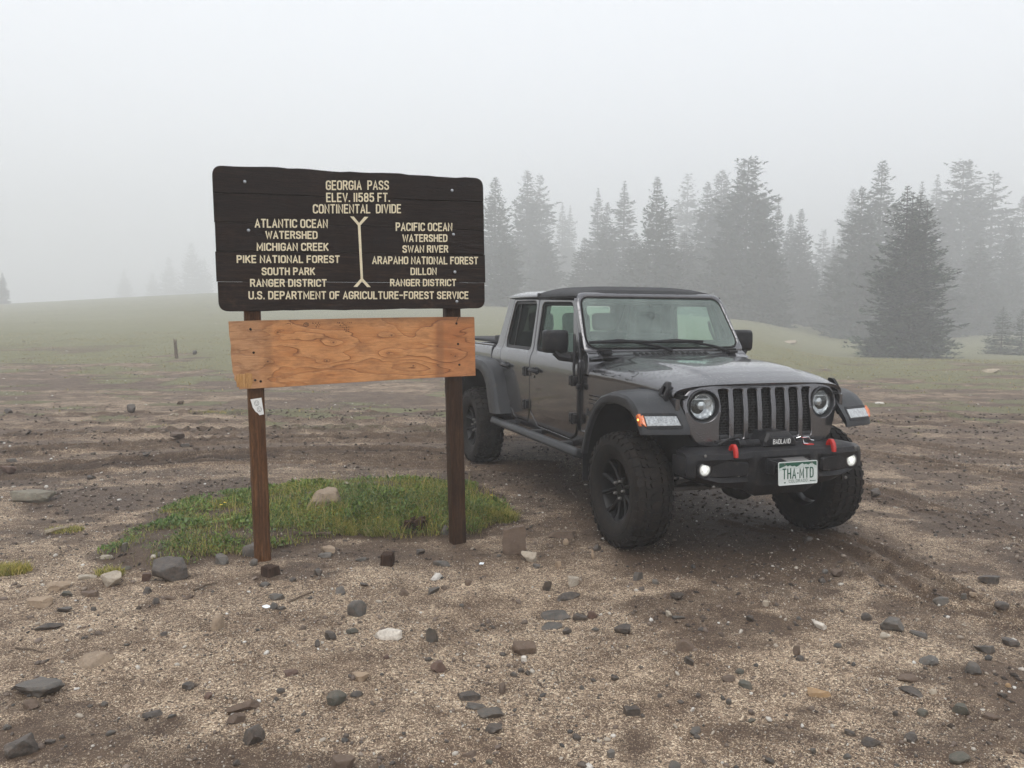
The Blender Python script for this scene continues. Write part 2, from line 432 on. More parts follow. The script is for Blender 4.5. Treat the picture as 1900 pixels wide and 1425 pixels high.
def lettering(name, polys, fmap, r, mat, parent, flat=.35, n=6):
    """polylines in (u,v) -> rounded ribs lying on a surface; fmap(u,v) -> (point, normal)"""
    bm = bmesh.new()
    for pl in polys:
        d = [pl[0]]
        for a, b in zip(pl, pl[1:]):
            L = math.dist(a, b); k = max(1, int(L / (r * 14)))
            d += [(a[0] + (b[0] - a[0]) * i / k, a[1] + (b[1] - a[1]) * i / k) for i in range(1, k + 1)]
        P = []; N = []
        for q in d:
            p_, n_ = fmap(*q); P.append(Vector(p_)); N.append(Vector(n_).normalized())
        if len(P) > 1:                       # extend the ends a little
            P[0] = P[0] + (P[0] - P[1]).normalized() * r * .7; P[-1] = P[-1] + (P[-1] - P[-2]).normalized() * r * .7
        rings = []
        for i, p_ in enumerate(P):
            a_ = P[max(i - 1, 0)]; b_ = P[min(i + 1, len(P) - 1)]
            if i > 0 and i < len(P) - 1:
                t0 = (P[i] - P[i - 1]).normalized(); t1 = (P[i + 1] - P[i]).normalized(); t = (t0 + t1)
                t = t.normalized() if t.length > 1e-6 else t0
                k = 1 / max(.55, t.dot(t0))
            else: t = (b_ - a_).normalized(); k = 1
            sd_ = N[i].cross(t).normalized()
            ring = [bm.verts.new(p_ + sd_ * (r * k * math.cos(math.pi * 2 * j / n)) + N[i] * (r * flat * math.sin(math.pi * 2 * j / n))) for j in range(n)]
            rings.append(ring)
        for a_, b_ in zip(rings, rings[1:]):
            for j in range(n): bm.faces.new((a_[j], a_[(j + 1) % n], b_[(j + 1) % n], b_[j]))
        disc_cap(bm, rings[0], True); disc_cap(bm, rings[-1])
    bmesh.ops.recalc_face_normals(bm, faces=bm.faces[:])
    return finish(name, bm, mat, parent)
# ------------------------------------------------------------------ noise and terrain height
def _hash(ix, iy, s):
    h = (ix.astype(np.int64) * 374761393 + iy.astype(np.int64) * 668265263 + s * 982451653) & 0xffffffff
    h = ((h ^ (h >> 13)) * 1274126177) & 0xffffffff
    h = (h ^ (h >> 16)) & 0xffffffff
    return h / 4294967295.0
def vnoise(x, y, s=0):
    ix, iy = np.floor(x), np.floor(y); fx, fy = x - ix, y - iy
    ix = ix.astype(np.int64); iy = iy.astype(np.int64)
    ux, uy = fx * fx * fx * (fx * (fx * 6 - 15) + 10), fy * fy * fy * (fy * (fy * 6 - 15) + 10)
    a, b, c, d = _hash(ix, iy, s), _hash(ix + 1, iy, s), _hash(ix, iy + 1, s), _hash(ix + 1, iy + 1, s)
    return (a + (b - a) * ux) * (1 - uy) + (c + (d - c) * ux) * uy
def fbm(x, y, s=0, o=4, g=.5):
    v = 0; a = 1; t = 0
    for k in range(o):
        v = v + a * vnoise(x * 2 ** k + 17.3 * k, y * 2 ** k - 9.1 * k, s + k); t += a; a *= g
    return v / t
def sstep(a, b, x):
    t = np.clip((x - a) / (b - a), 0, 1); return t * t * (3 - 2 * t)
TRACKS = [ # polyline, half width, depth
 ([(-9, 5.6), (-7, 6.9), (-5.03, 8.07), (-4, 8.95), (-3.1, 9.38), (-1.5, 9.65), (-.3, 9.4)], .13, .065),
 ([(-11, 7.6), (-8, 8.5), (-5.6, 9.3), (-4.2, 10.3), (-2.6, 10.7), (-.9, 10.8), (2, 11.0)], .14, .07),
 ([(-12, 9.0), (-9, 9.8), (-5.4, 10.9), (-3.8, 11.4), (-1, 11.9), (3, 12.2)], .15, .065),
 ([(-6.5, 7.6), (-4.9, 8.5), (-3.4, 9.0), (-2.2, 9.1), (-.8, 8.9), (.4, 8.7)], .11, .05),
 ([(1.75, 6.6), (2.2, 6.3), (2.44, 6.03), (2.52, 5.5), (2.5, 4.95), (2.62, 4.6), (2.85, 4.45), (3.3, 4.3)], .13, .034),
 ([(2.6, 9.6), (3.0, 8.3), (3.45, 7.4), (3.78, 6.7), (3.95, 5.9), (4.4, 5.0)], .13, .028),
 ([(-14, 12.0), (-8, 12.6), (-3, 13.4), (4, 13.8), (12, 13.0)], .18, .05),
 ([(-10, 10.9), (-6, 11.9), (-2, 12.6), (4, 12.9), (9, 12.2)], .15, .045),
 ([(3.2, 12.5), (5.5, 10.2), (7.2, 8.6), (9.5, 7.4)], .14, .03),
 ([(2.3, 11.8), (4.4, 9.6), (5.6, 8.0), (7.0, 6.8)], .14, .03),
]
def poly_dist(x, y, pl):
    d = np.full(x.shape, 1e9)
    for (ax, ay), (bx, by) in zip(pl, pl[1:]):
        dx, dy = bx - ax, by - ay; t = np.clip(((x - ax) * dx + (y - ay) * dy) / (dx * dx + dy * dy), 0, 1)
        d = np.minimum(d, np.hypot(x - ax - t * dx, y - ay - t * dy))
    return d
def smooth_pl(pl):
    P = [np.array(p, float) for p in pl]
    for _ in range(2):
        Q = [P[0]]
        for a, b in zip(P, P[1:]): Q += [a * .75 + b * .25, a * .25 + b * .75]
        Q.append(P[-1]); P = Q
    return [tuple(p) for p in P]
def offset_pl(pl, d):
    P = np.array(pl); T = np.gradient(P, axis=0); T /= np.linalg.norm(T, axis=1)[:, None]
    return [tuple(q) for q in P + d * np.stack([-T[:, 1], T[:, 0]], -1)]
TR_S = []
for a_, b_, c_ in TRACKS:
    q_ = smooth_pl(a_)
    TR_S += [(offset_pl(q_, .11), .050, c_ * 1.25), (offset_pl(q_, -.12), .060, c_ * 1.1), (q_, .10, c_ * .35)]
MOUND = [(-2.50, 5.32), (-1.95, 5.30), (-1.72, 5.42), (-1.45, 5.74), (-1.16, 5.88), (-.6, 5.88), (-.24, 6.06), (-.02, 6.4), (-.08, 7.0), (-.40, 7.75), (-1.0, 8.0), (-1.8, 7.8), (-2.55, 7.45), (-2.88, 6.9), (-2.86, 6.0), (-2.72, 5.55)]
def mound_mask(x, y):
    ins = np.zeros(x.shape, bool)
    for (ax, ay), (bx, by) in zip(MOUND, MOUND[1:] + MOUND[:1]):
        c = ((ay > y) != (by > y)) & (x < (bx - ax) * (y - ay) / (by - ay + 1e-12) + ax); ins ^= c
    near = (x > -4.2) & (x < 1.4) & (y > 4.2) & (y < 9.2); d = np.full(x.shape, 2.0)
    d[near] = poly_dist(x[near], y[near], MOUND + MOUND[:1])
    sd = np.where(ins, d, -d)
    n = fbm(x * 2.6, y * 2.6, 51, 4) - .5
    return np.clip(sd / .36 + n * 1.25 + .08, -1, 1)
def masks(x, y):
    rut = np.zeros(x.shape); ridge = np.zeros(x.shape)
    wob = (fbm(x * .55, y * .9, 33, 4, .6) - .5) * .26
    for pl, hw, dp in TR_S:
        xs = [p[0] for p in pl]; ys = [p[1] for p in pl]
        m = (x > min(xs) - 1) & (x < max(xs) + 1) & (y > min(ys) - 1) & (y < max(ys) + 1)
        if not m.any(): continue
        d = poly_dist(x[m], y[m], pl) + wob[m]
        rut[m] = np.maximum(rut[m], np.exp(-(d / hw) ** 2) * dp)
        ridge[m] = np.maximum(ridge[m], np.exp(-((np.abs(d) - hw * 1.6) / (hw * .5)) ** 2) * dp * .7)
    return rut, ridge
def macro(x, y):
    """the meadow: flat where the truck stands, rising gently to a low ridge, lower on the right"""
    lat = np.interp(x / np.maximum(y, 10), [-1.0, -.62, -.36, -.05, .15, .285, .38, .45, .7], [.30, .38, .86, .78, .62, .30, .12, .05, .03])
    h = 6.3 * sstep(16, 210, y) * lat
    h = h - 12.0 * sstep(214, 400, y)
    h = h - 1.5 * sstep(22, 66, y) * sstep(.27, .40, x / np.maximum(y, 10)) * (1 - .4 * sstep(80, 150, y))
    h = h + .25 * (fbm(x / 9, y / 9, 7, 3) - .5) * sstep(11, 30, y)
    return h
def th(x, y, fine=True):
    x = np.asarray(x, float); y = np.asarray(y, float)
    near = 1 - sstep(14, 40, y)
    h = macro(x, y)
    h = h + .05 * (fbm(x * .7, y * .7, 3, 3) - .5) * near
    h = h + .022 * (fbm(x * 4, y * 4, 5, 4, .55) - .5) * near
    h = h + .026 * (fbm(x * .8, y * 2.2, 23, 4, .6) - .5) * sstep(7, 10, y) * (1 - sstep(24, 45, y))
    mm = mound_mask(x, y); h = h + .060 * sstep(-.2, 1.0, mm)
    rut, ridge = masks(x, y)
    h = h - rut + ridge
    if fine:
        c = fbm(x * 22, y * 22, 9, 3, .6)
        h = h + .010 * (c - .5) * near
        lump = fbm(x * 9, y * 9, 15, 3, .6)
        k = np.clip((rut + ridge) * 22, 0, 1) + .25 * sstep(.5, .7, fbm(x * .9, y * .9, 81, 3))
        h = h + .022 * np.clip(lump - .5, 0, 1) * k * near * 2
    # the tyres stand on firm level soil
    for wx, wy in WHEELS:
        g = np.exp(-(((x - wx) ** 2 + (y - wy) ** 2) / .30 ** 2)); h = h * (1 - g * .9)
    return h
T_POS = (1.5888, 6.1059); T_YAW = 0.34418
def t2w(x, y): # truck plan -> world plan
    return (T_POS[0] + x * math.sin(T_YAW) + y * math.cos(T_YAW), T_POS[1] - x * math.cos(T_YAW) + y * math.sin(T_YAW))
WHEELS = [t2w(0, -.8), t2w(0, .8), t2w(-3.487, -.8), t2w(-3.487, .8)]
def damp_shade_of(x, y):  # wet soil, with shade painted into the ruts and under the truck
    rut, ridge = masks(x, y)
    brk = .62 + .38 * sstep(.35, .55, fbm(x * .8, y * 1.5, 63, 3))
    d = np.clip(rut * 30, 0, 1) * brk + np.clip(ridge * 22, 0, 1) * .3 * brk  # wet ruts, darkened further in place of weak relief shading
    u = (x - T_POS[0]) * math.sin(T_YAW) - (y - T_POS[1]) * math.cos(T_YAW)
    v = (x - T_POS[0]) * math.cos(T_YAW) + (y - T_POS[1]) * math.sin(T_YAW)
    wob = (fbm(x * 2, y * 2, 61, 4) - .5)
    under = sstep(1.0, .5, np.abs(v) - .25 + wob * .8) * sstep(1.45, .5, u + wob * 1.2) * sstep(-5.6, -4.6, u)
    d = np.maximum(d, under * .9)  # wet soil under the truck, its shadow painted in as well
    d = np.maximum(d, .75 * sstep(.53, .66, fbm(x * .8 + 3, y * 1.1, 71, 5, .6)))
    d = np.maximum(d, .55 * sstep(.5, .64, fbm(x * 2.6, y * 3.4, 75, 4)) * sstep(5.0, 6.2, y))
    d = np.maximum(d, .6 * sstep(1.2, 3.2, x) * sstep(7.5, 5, np.abs(y - 7)) * sstep(.46, .60, fbm(x * 1.1, y * 1.9, 77, 4)))
    streak = sstep(.48, .62, fbm(x * .32 + wob * .4, y * 1.7, 67, 4, .55)) * sstep(7.5, 9.5, y)
    d = d * (1 - .45 * sstep(8, 10, y)); d = np.maximum(d, np.clip(rut * 30, 0, 1) * brk); d = np.maximum(d, .50 * streak)
    d = np.maximum(d, .85 * np.exp(-(((x - 2.9) / .62) ** 2 + ((y - 4.5) / .16) ** 2)))
    d = np.maximum(d, .75 * np.exp(-(((x + 1.0) / 1.2) ** 2 + ((y - 5.55) / .22) ** 2)))
    mm = mound_mask(x, y); d = np.maximum(d, .85 * sstep(-.35, .05, mm))
    # a paler, stonier strip across the foreground
    pale = sstep(5.6, 4.4, y) * .5
    return np.clip(d - pale * .45, 0, 1)
def grass_of(x, y):
    n = fbm(x * .35, y * .8, 41, 4) - .5
    n2 = fbm(x * 1.7, y * 3.0, 43, 3) - .5
    edge = np.interp(x / np.maximum(y, 1), [-1, -.55, -.3, 0, .3, .7], [20, 20, 20, 20, 22, 22])
    far = sstep(-2.6, 2.4, y - edge + n * 24 + n2 * 8)
    holes = sstep(.50, .66, fbm(x * .5 + 4, y * .28, 49, 4)) * sstep(60, 18, y)
    far = far * (1 - .75 * holes)
    patch = .62 * sstep(.56, .70, fbm(x * .7 + 9, y * 1.3, 47, 4)) * sstep(9.5, 13, y)
    g = np.maximum(far, patch)
    return np.clip(g, 0, 1)
def axis_nonuniform(lo, hi, a, b, step, g):
    xs = list(np.arange(a, b + 1e-6, step)); s = step
    while xs[-1] < hi: s *= g; xs.append(min(hi, xs[-1] + s))
    s = step; left = []
    x = a
    while x > lo: s *= g; x = max(lo, x - s); left.append(x)
    return np.array(left[::-1] + xs)
def mk_ground_mat():
    t = NT('ground_soil'); co = t.co()
    at = t.n('Attribute', attribute_name='damp_shade').outputs['Fac']; gr = t.n('Attribute', attribute_name='turf').outputs['Fac']
    # grains of decomposed granite
    v1 = t.n('TexVoronoi'); t.set(v1.inputs['Vector'], co); v1.inputs['Scale'].default_value = 160.0
    v2 = t.n('TexVoronoi'); t.set(v2.inputs['Vector'], co); v2.inputs['Scale'].default_value = 80.0
    v3 = t.n('TexVoronoi'); t.set(v3.inputs['Vector'], co); v3.inputs['Scale'].default_value = 300.0
    def lum(v):
        s_ = t.n('SeparateColor'); t.t.links.new(v.outputs['Color'], s_.inputs[0]); return s_.outputs[0], s_.outputs[1]
    a, a2 = lum(v1); b, b2 = lum(v2); c, c2 = lum(v3)
    big = t.noise(co, .8, 5, .6); mid = t.noise(co, 5.5, 5, .65); fn = t.noise(co, 40.0, 5, .7)
    soil = t.mix(t.rng(mid, .3, .7), (.066, .043, .030), (.165, .118, .083))
    grain = t.ramp(a, [(0, (.06, .046, .038)), (.26, (.175, .128, .094)), (.50, (.36, .285, .21)), (.78, (.57, .475, .36)), (1, (.82, .75, .62))])
    grain2 = t.ramp(b, [(0, (.05, .042, .037)), (.40, (.22, .168, .128)), (.75, (.47, .375, .285)), (1, (.66, .58, .46))])
    grain3 = t.ramp(c, [(0, (.08, .060, .047)), (.6, (.29, .225, .168)), (1, (.66, .56, .44))])
    sepc = t.n('SeparateXYZ'); t.t.links.new(co, sepc.inputs[0])
    b2_ = t.noise(co, 1.9, 6, .72)
    cover = t.math('ADD', t.math('MULTIPLY', t.rng(mid, .38, .58), .34), t.math('MULTIPLY', t.rng(b2_, .41, .57), .60))
    cover = t.math('ADD', cover, t.rng(sepc.outputs[1], 4.0, 6.6, .10, .0))
    cover = t.math('SUBTRACT', cover, t.math('MULTIPLY', at, .95), clamp=True)
    g0 = t.mix(t.rng(a2, .35, .5), grain3, grain)
    g1 = t.mix(t.rng(b2, .72, .78), g0, grain2)
    pick = t.math('LESS_THAN', c2, t.math('ADD', t.math('MULTIPLY', cover, .80), .14))
    gravel = t.mix(pick, soil, g1)
    wet = t.mix(t.math('MULTIPLY', at, .80), gravel, t.mix(t.rng(fn, .3, .7), (.020, .0125, .009), (.062, .042, .030)))  # dark wet-soil colour, deepened to carry the truck's shadow and rut shade
    wet = t.mix(1.0, wet, (1.07, 1.0, .92), 'MULTIPLY')
    # turf: short tan-green grass seen through its stalks
    stx = t.co(scale=(1, .5, 1))
    gn = t.noise(stx, 26.0, 6, .75); gn2 = t.noise(co, 1.1, 5, .65); gn3 = t.noise(stx, 95.0, 3, .7)
    turf = t.ramp(gn, [(.25, (.075, .068, .034)), (.45, (.150, .142, .068)), (.6, (.235, .210, .115)), (.8, (.37, .32, .20))])
    turf = t.mix(t.rng(gn2, .35, .68), turf, (.20, .190, .095), 'MIX')
    turf = t.mix(.35, turf, t.ramp(gn3, [(.3, (.04, .05, .02)), (.7, (.30, .29, .16))]))
    tm = t.rng(t.math('ADD', gr, t.math('MULTIPLY', t.math('SUBTRACT', gn, .5), .9)), .35, .62)
    colr = t.mix(tm, wet, turf)
    rough = t.rng(at, 0, 1, .82, .60)
    b_ = t.bsdf(Base_Color=colr, Roughness=rough); b_.inputs['Specular IOR Level'].default_value = .30
    hgt = t.math('ADD', t.math('MULTIPLY', t.math('MULTIPLY', v1.outputs['Distance'], pick), -.7), t.math('MULTIPLY', fn, 1.6))
    hgt = t.math('ADD', hgt, t.math('MULTIPLY', t.math('MULTIPLY', gn, tm), 7.0))
    t.set(b_.inputs['Normal'], t.bump(hgt, .006, .9))
    return t.m
M['ground'] = mk_ground_mat()
def build_ground():
    xs = axis_nonuniform(-290, 290, -4.6, 5.0, .021, 1.045)
    ys = axis_nonuniform(-60, 430, 2.3, 9.6, .021, 1.022)
    X, Y = np.meshgrid(xs, ys, indexing='ij'); nx, ny = X.shape
    Z = th(X, Y)
    co = np.stack([X, Y, Z], -1).reshape(-1, 3)
    i = np.arange(nx - 1)[:, None] * ny + np.arange(ny - 1)[None, :]
    f = np.stack([i, i + ny, i + ny + 1, i + 1], -1).reshape(-1, 4)
    me = bpy.data.meshes.new('ground'); me.vertices.add(len(co)); me.vertices.foreach_set('co', co.ravel().astype(np.float32))
    me.loops.add(f.size); me.loops.foreach_set('vertex_index', f.ravel().astype(np.int32))
    me.polygons.add(len(f)); me.polygons.foreach_set('loop_start', (np.arange(len(f)) * 4).astype(np.int32))
    me.polygons.foreach_set('use_smooth', np.ones(len(f), bool))
    me.update(calc_edges=True)
    for nm, arr in (('damp_shade', damp_shade_of(X, Y)), ('turf', np.where(mound_mask(X, Y) > .0, .12, grass_of(X, Y)))):
        a = me.attributes.new(nm, 'FLOAT', 'POINT'); a.data.foreach_set('value', arr.ravel().astype(np.float32))
    me.materials.append(M['ground'])
    o = bpy.data.objects.new('ground', me); COL.objects.link(o); tag(o, kind='structure'); return o
build_ground()

def tri_mesh(name, V, Fc, mat, kind=None):
    me = bpy.data.meshes.new(name); me.vertices.add(len(V)); me.vertices.foreach_set('co', np.asarray(V, np.float32).ravel())
    Fc = np.asarray(Fc, np.int32); k = Fc.shape[1]
    me.loops.add(Fc.size); me.loops.foreach_set('vertex_index', Fc.ravel())
    me.polygons.add(len(Fc)); me.polygons.foreach_set('loop_start', (np.arange(len(Fc)) * k).astype(np.int32))
    me.update(calc_edges=True); me.materials.append(mat)
    o = bpy.data.objects.new(name, me); COL.objects.link(o)
    if kind: o['kind'] = kind
    return o
rng_ = np.random.default_rng(11)
OCT = np.array([(1, 0, 0), (-1, 0, 0), (0, 1, 0), (0, -1, 0), (0, 0, 1), (0, 0, -1)], float)
OCTF = np.array([(0, 2, 4), (2, 1, 4), (1, 3, 4), (3, 0, 4), (2, 0, 5), (1, 2, 5), (3, 1, 5), (0, 3, 5)])
_p = (1 + 5 ** .5) / 2
ICO = np.array([(-1, _p, 0), (1, _p, 0), (-1, -_p, 0), (1, -_p, 0), (0, -1, _p), (0, 1, _p), (0, -1, -_p), (0, 1, -_p), (_p, 0, -1), (_p, 0, 1), (-_p, 0, -1), (-_p, 0, 1)], float) / 1.9
ICOF = np.array([(0, 11, 5), (0, 5, 1), (0, 1, 7), (0, 7, 10), (0, 10, 11), (1, 5, 9), (5, 11, 4), (11, 10, 2), (10, 7, 6), (7, 1, 8), (3, 9, 4), (3, 4, 2), (3, 2, 6), (3, 6, 8), (3, 8, 9), (4, 9, 5), (2, 4, 11), (6, 2, 10), (8, 6, 7), (9, 8, 1)])
def pebble_cloud(name, px, py, size, base, faces, mat, flat=(.45, .9), sink=.25):
    n = len(px); nb = len(base)
    s = size[:, None] * rng_.uniform(.5, 1.25, (n, 3)); s[:, 2] = size * rng_.uniform(*flat, n)
    P = base[None] * rng_.uniform(.72, 1.2, (n, nb, 1)) * s[:, None]
    a = rng_.uniform(0, 6.283, n); tx = rng_.normal(0, .25, n)
    ca, sa = np.cos(a)[:, None], np.sin(a)[:, None]
    X = P[..., 0] * ca - P[..., 1] * sa; Yy = P[..., 0] * sa + P[..., 1] * ca
    Zz = P[..., 2] + X * np.sin(tx)[:, None]
    z = th(px, py)
    V = np.stack([X + px[:, None], Yy + py[:, None], Zz + (z + s[:, 2] * (1 - 2 * sink) * .6)[:, None]], -1).reshape(-1, 3)
    Fc = (faces[None] + (np.arange(n) * nb)[:, None, None]).reshape(-1, 3)
    return tri_mesh(name, V, Fc, mat, 'stuff')
def mk_island(name, stops, rough=.75, coat=0.0, spec=.4, bump=0.0):
    t = NT(name); g = t.n('NewGeometry'); co = t.co()
    c = t.ramp(g.outputs['Random Per Island'], stops, 'LINEAR')
    n = t.noise(co, 90.0, 4, .7)
    c = t.mix(t.rng(n, .3, .75), t.mix(.45, c, (.03, .025, .02)), c)
    b = t.bsdf(Base_Color=c, Roughness=rough); b.inputs['Coat Weight'].default_value = coat
    b.inputs['Specular IOR Level'].default_value = spec
    if bump: t.set(b.inputs['Normal'], t.bump(n, bump))
    return t.m
M['gravel'] = mk_island('gravel_grains', [(0, (.06, .05, .045)), (.25, (.16, .125, .10)), (.38, (.30, .235, .18)), (.66, (.52, .43, .33)), (.82, (.38, .27, .18)), (.90, (.62, .55, .45)), (1, (.80, .76, .68))])
M['stones'] = mk_island('small_stones', [(0, (.050, .048, .046)), (.14, (.09, .078, .068)), (.35, (.14, .105, .082)), (.58, (.19, .14, .11)), (.72, (.26, .20, .16)), (.84, (.45, .38, .30)), (.94, (.62, .57, .50)), (1, (.85, .82, .77))], .6)
M['clods'] = mk_island('soil_clods', [(0, (.035, .025, .019)), (.5, (.07, .05, .038)), (1, (.13, .095, .072))], .8)
def scatter(n, x0, x1, y0, y1, wgt, power=1.0):
    x = rng_.uniform(x0, x1, n * 3); r = rng_.uniform(0, 1, n * 3); y = y0 + (y1 - y0) * r ** power
    # keep to the cone the picture sees, with a margin
    keep = (np.abs(x) < .72 * y + .8) & (rng_.uniform(0, 1, n * 3) < wgt(x, y))
    return x[keep][:n], y[keep][:n]
def clear(x, y): return np.where(mound_mask(x, y) < .02, 1.0, .35)
gx, gy = scatter(105000, -7.5, 7.5, 2.35, 9.5, lambda x, y: np.clip(1.2 - damp_shade_of(x, y) * .95, .25, 1) * clear(x, y) * np.clip(.25 + 3.0 * (fbm(x * 1.7, y * 1.7, 91, 4) - .42), 0.08, 1), 1.7)
pebble_cloud('gravel', gx, gy, rng_.uniform(.0022, .0058, len(gx)) * rng_.choice([1, 1, 1, 1.35], len(gx)), OCT, OCTF, M['gravel'])
gx, gy = scatter(7600, -8, 8, 2.4, 10, lambda x, y: (.35 + .65 * sstep(.4, .65, fbm(x * 1.7, y * 1.7, 95, 3))) * clear(x, y), 1.5)
pebble_cloud('loose_stones', gx, gy, rng_.uniform(.004, .010, len(gx)) * rng_.choice([1, 1, 1, 1, 1.5, 2.1], len(gx)), ICO, ICOF, M['stones'])
gx, gy = scatter(4200, -16, 16, 7.0, 26, lambda x, y: .25 + .75 * sstep(.45, .65, fbm(x * .6, y * 1.2, 97, 3)) * clear(x, y), 1.2)
pebble_cloud('field_stones', gx, gy, rng_.uniform(.006, .022, len(gx)) * rng_.choice([1, 1, 1, 1.6], len(gx)), ICO, ICOF, M['stones'], (.25, .55), .42)
gx, gy = scatter(15000, -9, 9, 3.2, 14, lambda x, y: np.clip(damp_shade_of(x, y) - .2, 0, 1) * (mound_mask(x, y) < .5), 1.0)
pebble_cloud('soil_clods', gx, gy, rng_.uniform(.006, .022, len(gx)) * (1 + .07 * np.maximum(gy - 6, 0)), OCT, OCTF, M['clods'], (.4, .8), .3)

# ------------------------------------------------------------------ grass and weeds
def leaf_mat(name, stops):
    t = NT(name); g = t.n('NewGeometry'); co = t.co()
    c = t.ramp(g.outputs['Random Per Island'], stops)
    c = t.mix(t.rng(t.noise(co, 1.8, 3), .35, .65), c, t.mix(1.0, c, (1.35, 1.15, .8), 'MULTIPLY'))
    b = t.bsdf(Base_Color=c, Roughness=.5); b.inputs['Specular IOR Level'].default_value = .35
    tr = t.n('BsdfTranslucent'); t.set(tr.inputs[0], c); ms = t.n('MixShader'); ms.inputs[0].default_value = .3
    t.t.links.new(b.outputs[0], ms.inputs[1]); t.t.links.new(tr.outputs[0], ms.inputs[2]); t.surf(ms.outputs[0])
    return t.m
M['blade'] = leaf_mat('grass_blades', [(0, (.085, .120, .030)), (.35, (.22, .235, .055)), (.65, (.36, .36, .10)), (.86, (.42, .38, .16)), (1, (.52, .45, .27))])
M['leaf'] = leaf_mat('weed_leaves', [(0, (.045, .085, .022)), (.5, (.10, .175, .042)), (.85, (.18, .27, .065)), (1, (.19, .26, .15))])
M['dry'] = leaf_mat('meadow_blades', [(0, (.15, .145, .065)), (.5, (.24, .225, .11)), (.8, (.34, .30, .17)), (1, (.46, .40, .26))])
def blades(name, px, py, hgt, wid, mat, lean=.5, zoff=0.0):
    n = len(px); z = th(px, py, False) - .004 + zoff; a = rng_.uniform(0, 6.283, n); l = rng_.uniform(.1, lean, n) * hgt
    dx, dy = np.cos(a), np.sin(a); b = rng_.uniform(0, 6.283, n); wx, wy = np.cos(b) * wid / 2, np.sin(b) * wid / 2
    V = np.zeros((n, 5, 3))
    V[:, 0] = np.stack([px - wx, py - wy, z], -1); V[:, 1] = np.stack([px + wx, py + wy, z], -1)
    mx_, my_ = px + dx * l * .35, py + dy * l * .35; mz = z + hgt * .6
    V[:, 2] = np.stack([mx_ - wx * .8, my_ - wy * .8, mz], -1); V[:, 3] = np.stack([mx_ + wx * .8, my_ + wy * .8, mz], -1)
    V[:, 4] = np.stack([px + dx * l, py + dy * l, z + hgt], -1)
    F0 = np.array([(0, 1, 3), (0, 3, 2), (2, 3, 4)])
    return V.reshape(-1, 3), (F0[None] + (np.arange(n) * 5)[:, None, None]).reshape(-1, 3)
def leaves(px, py, pz, size, up=.5):
    n = len(px); a = rng_.uniform(0, 6.283, n); el = rng_.uniform(-.2, up, n) * 1.57
    d = np.stack([np.cos(a) * np.cos(el), np.sin(a) * np.cos(el), np.sin(el)], -1)
    s = np.stack([-np.sin(a), np.cos(a), rng_.normal(0, .35, n)], -1)
    s /= np.linalg.norm(s, axis=1)[:, None]; P = np.stack([px, py, pz], -1); L = size[:, None]
    V = np.stack([P, P + d * L * .5 + s * L * .28, P + d * L, P + d * L * .5 - s * L * .28], 1)
    return V.reshape(-1, 3), (np.array([(0, 1, 2, 3)])[None] + (np.arange(n) * 4)[:, None, None]).reshape(-1, 4)
def mound_pts(n, thr=0.04, wf=None):
    x = rng_.uniform(-3.5, .6, n * 4); y = rng_.uniform(5.0, 8.6, n * 4); m = mound_mask(x, y)
    k = (m > thr) & (rng_.uniform(0, 1, n * 4) < np.clip((m - thr) * 4 + .25, 0, 1))
    if wf is not None: k &= rng_.uniform(0, 1, n * 4) < wf(x, y)
    return x[k][:n], y[k][:n]
dens = lambda x, y: np.clip(.22 + 2.6 * (fbm(x * 3.6, y * 3.6, 103, 4) - .42), 0, 1)
tall = lambda x, y: np.exp(-(((x + .95) / .75) ** 2 + ((y - 6.55) / .6) ** 2))
x_, y_ = mound_pts(30000, wf=dens)
h_ = rng_.uniform(.018, .05, len(x_)) * (1 + 1.5 * tall(x_, y_)); V1, F1 = blades('g', x_, y_, h_, rng_.uniform(.003, .006, len(x_)), None, .9)
x2, y2 = mound_pts(8000, wf=lambda x, y: tall(x, y)); h2 = rng_.uniform(.08, .19, len(x2)); V2, F2 = blades('g', x2, y2, h2, rng_.uniform(.002, .005, len(x2)), None, .6)
tri_mesh('grass', np.vstack([V1, V2]), np.vstack([F1, F2 + len(V1)]), M['blade'], 'stuff')
dxx, dyy = mound_pts(3500, -.1); V5, F5 = blades('g', dxx, dyy, rng_.uniform(.015, .06, len(dxx)), rng_.uniform(.002, .004, len(dxx)), None, 1.4)
tri_mesh('dead_stems', V5, F5, M['dry'], 'stuff')
lx, ly = mound_pts(38000, wf=lambda x, y: np.clip(dens(x, y) * .8 + .9 * tall(x, y), 0, 1))
lz = th(lx, ly, False) + rng_.uniform(.004, .03, len(lx)) + rng_.uniform(0, .12, len(lx)) * tall(lx, ly)
V3, F3 = leaves(lx, ly, lz, rng_.uniform(.010, .026, len(lx)) * (1 + .7 * sstep(.5, .65, fbm(lx * 5, ly * 5, 121, 2))), .8)
tri_mesh('low_weeds', V3, F3, M['leaf'], 'stuff')
# meadow tufts that break up the far turf
tx_, ty_ = scatter(42000, -34, 34, 10, 48, lambda x, y: np.clip(grass_of(x, y) * 1.2 - .25, 0, 1) * (.3 + .7 * sstep(.4, .6, fbm(x * 1.5, y * 1.5, 105, 3))), 1.25)
V4, F4 = blades('g', tx_, ty_, rng_.uniform(.015, .045, len(tx_)), rng_.uniform(.010, .03, len(tx_)), None, .8)
tri_mesh('meadow_grass', V4, F4, M['dry'], 'stuff')
mx1, my1 = scatter(900, -60, 60, 20, 95, lambda x, y: .3 + .7 * sstep(.5, .65, fbm(x * .12, y * .2, 111, 3)), 1.3)
M['palestones'] = mk_island('pale_meadow_stones', [(0, (.20, .17, .14)), (.6, (.36, .31, .26)), (1, (.55, .50, .44))])
pebble_cloud('meadow_stones', mx1, my1, rng_.uniform(.015, .05, len(mx1)) * (1 + my1 / 50), ICO, ICOF, M['palestones'], (.2, .4), .4)
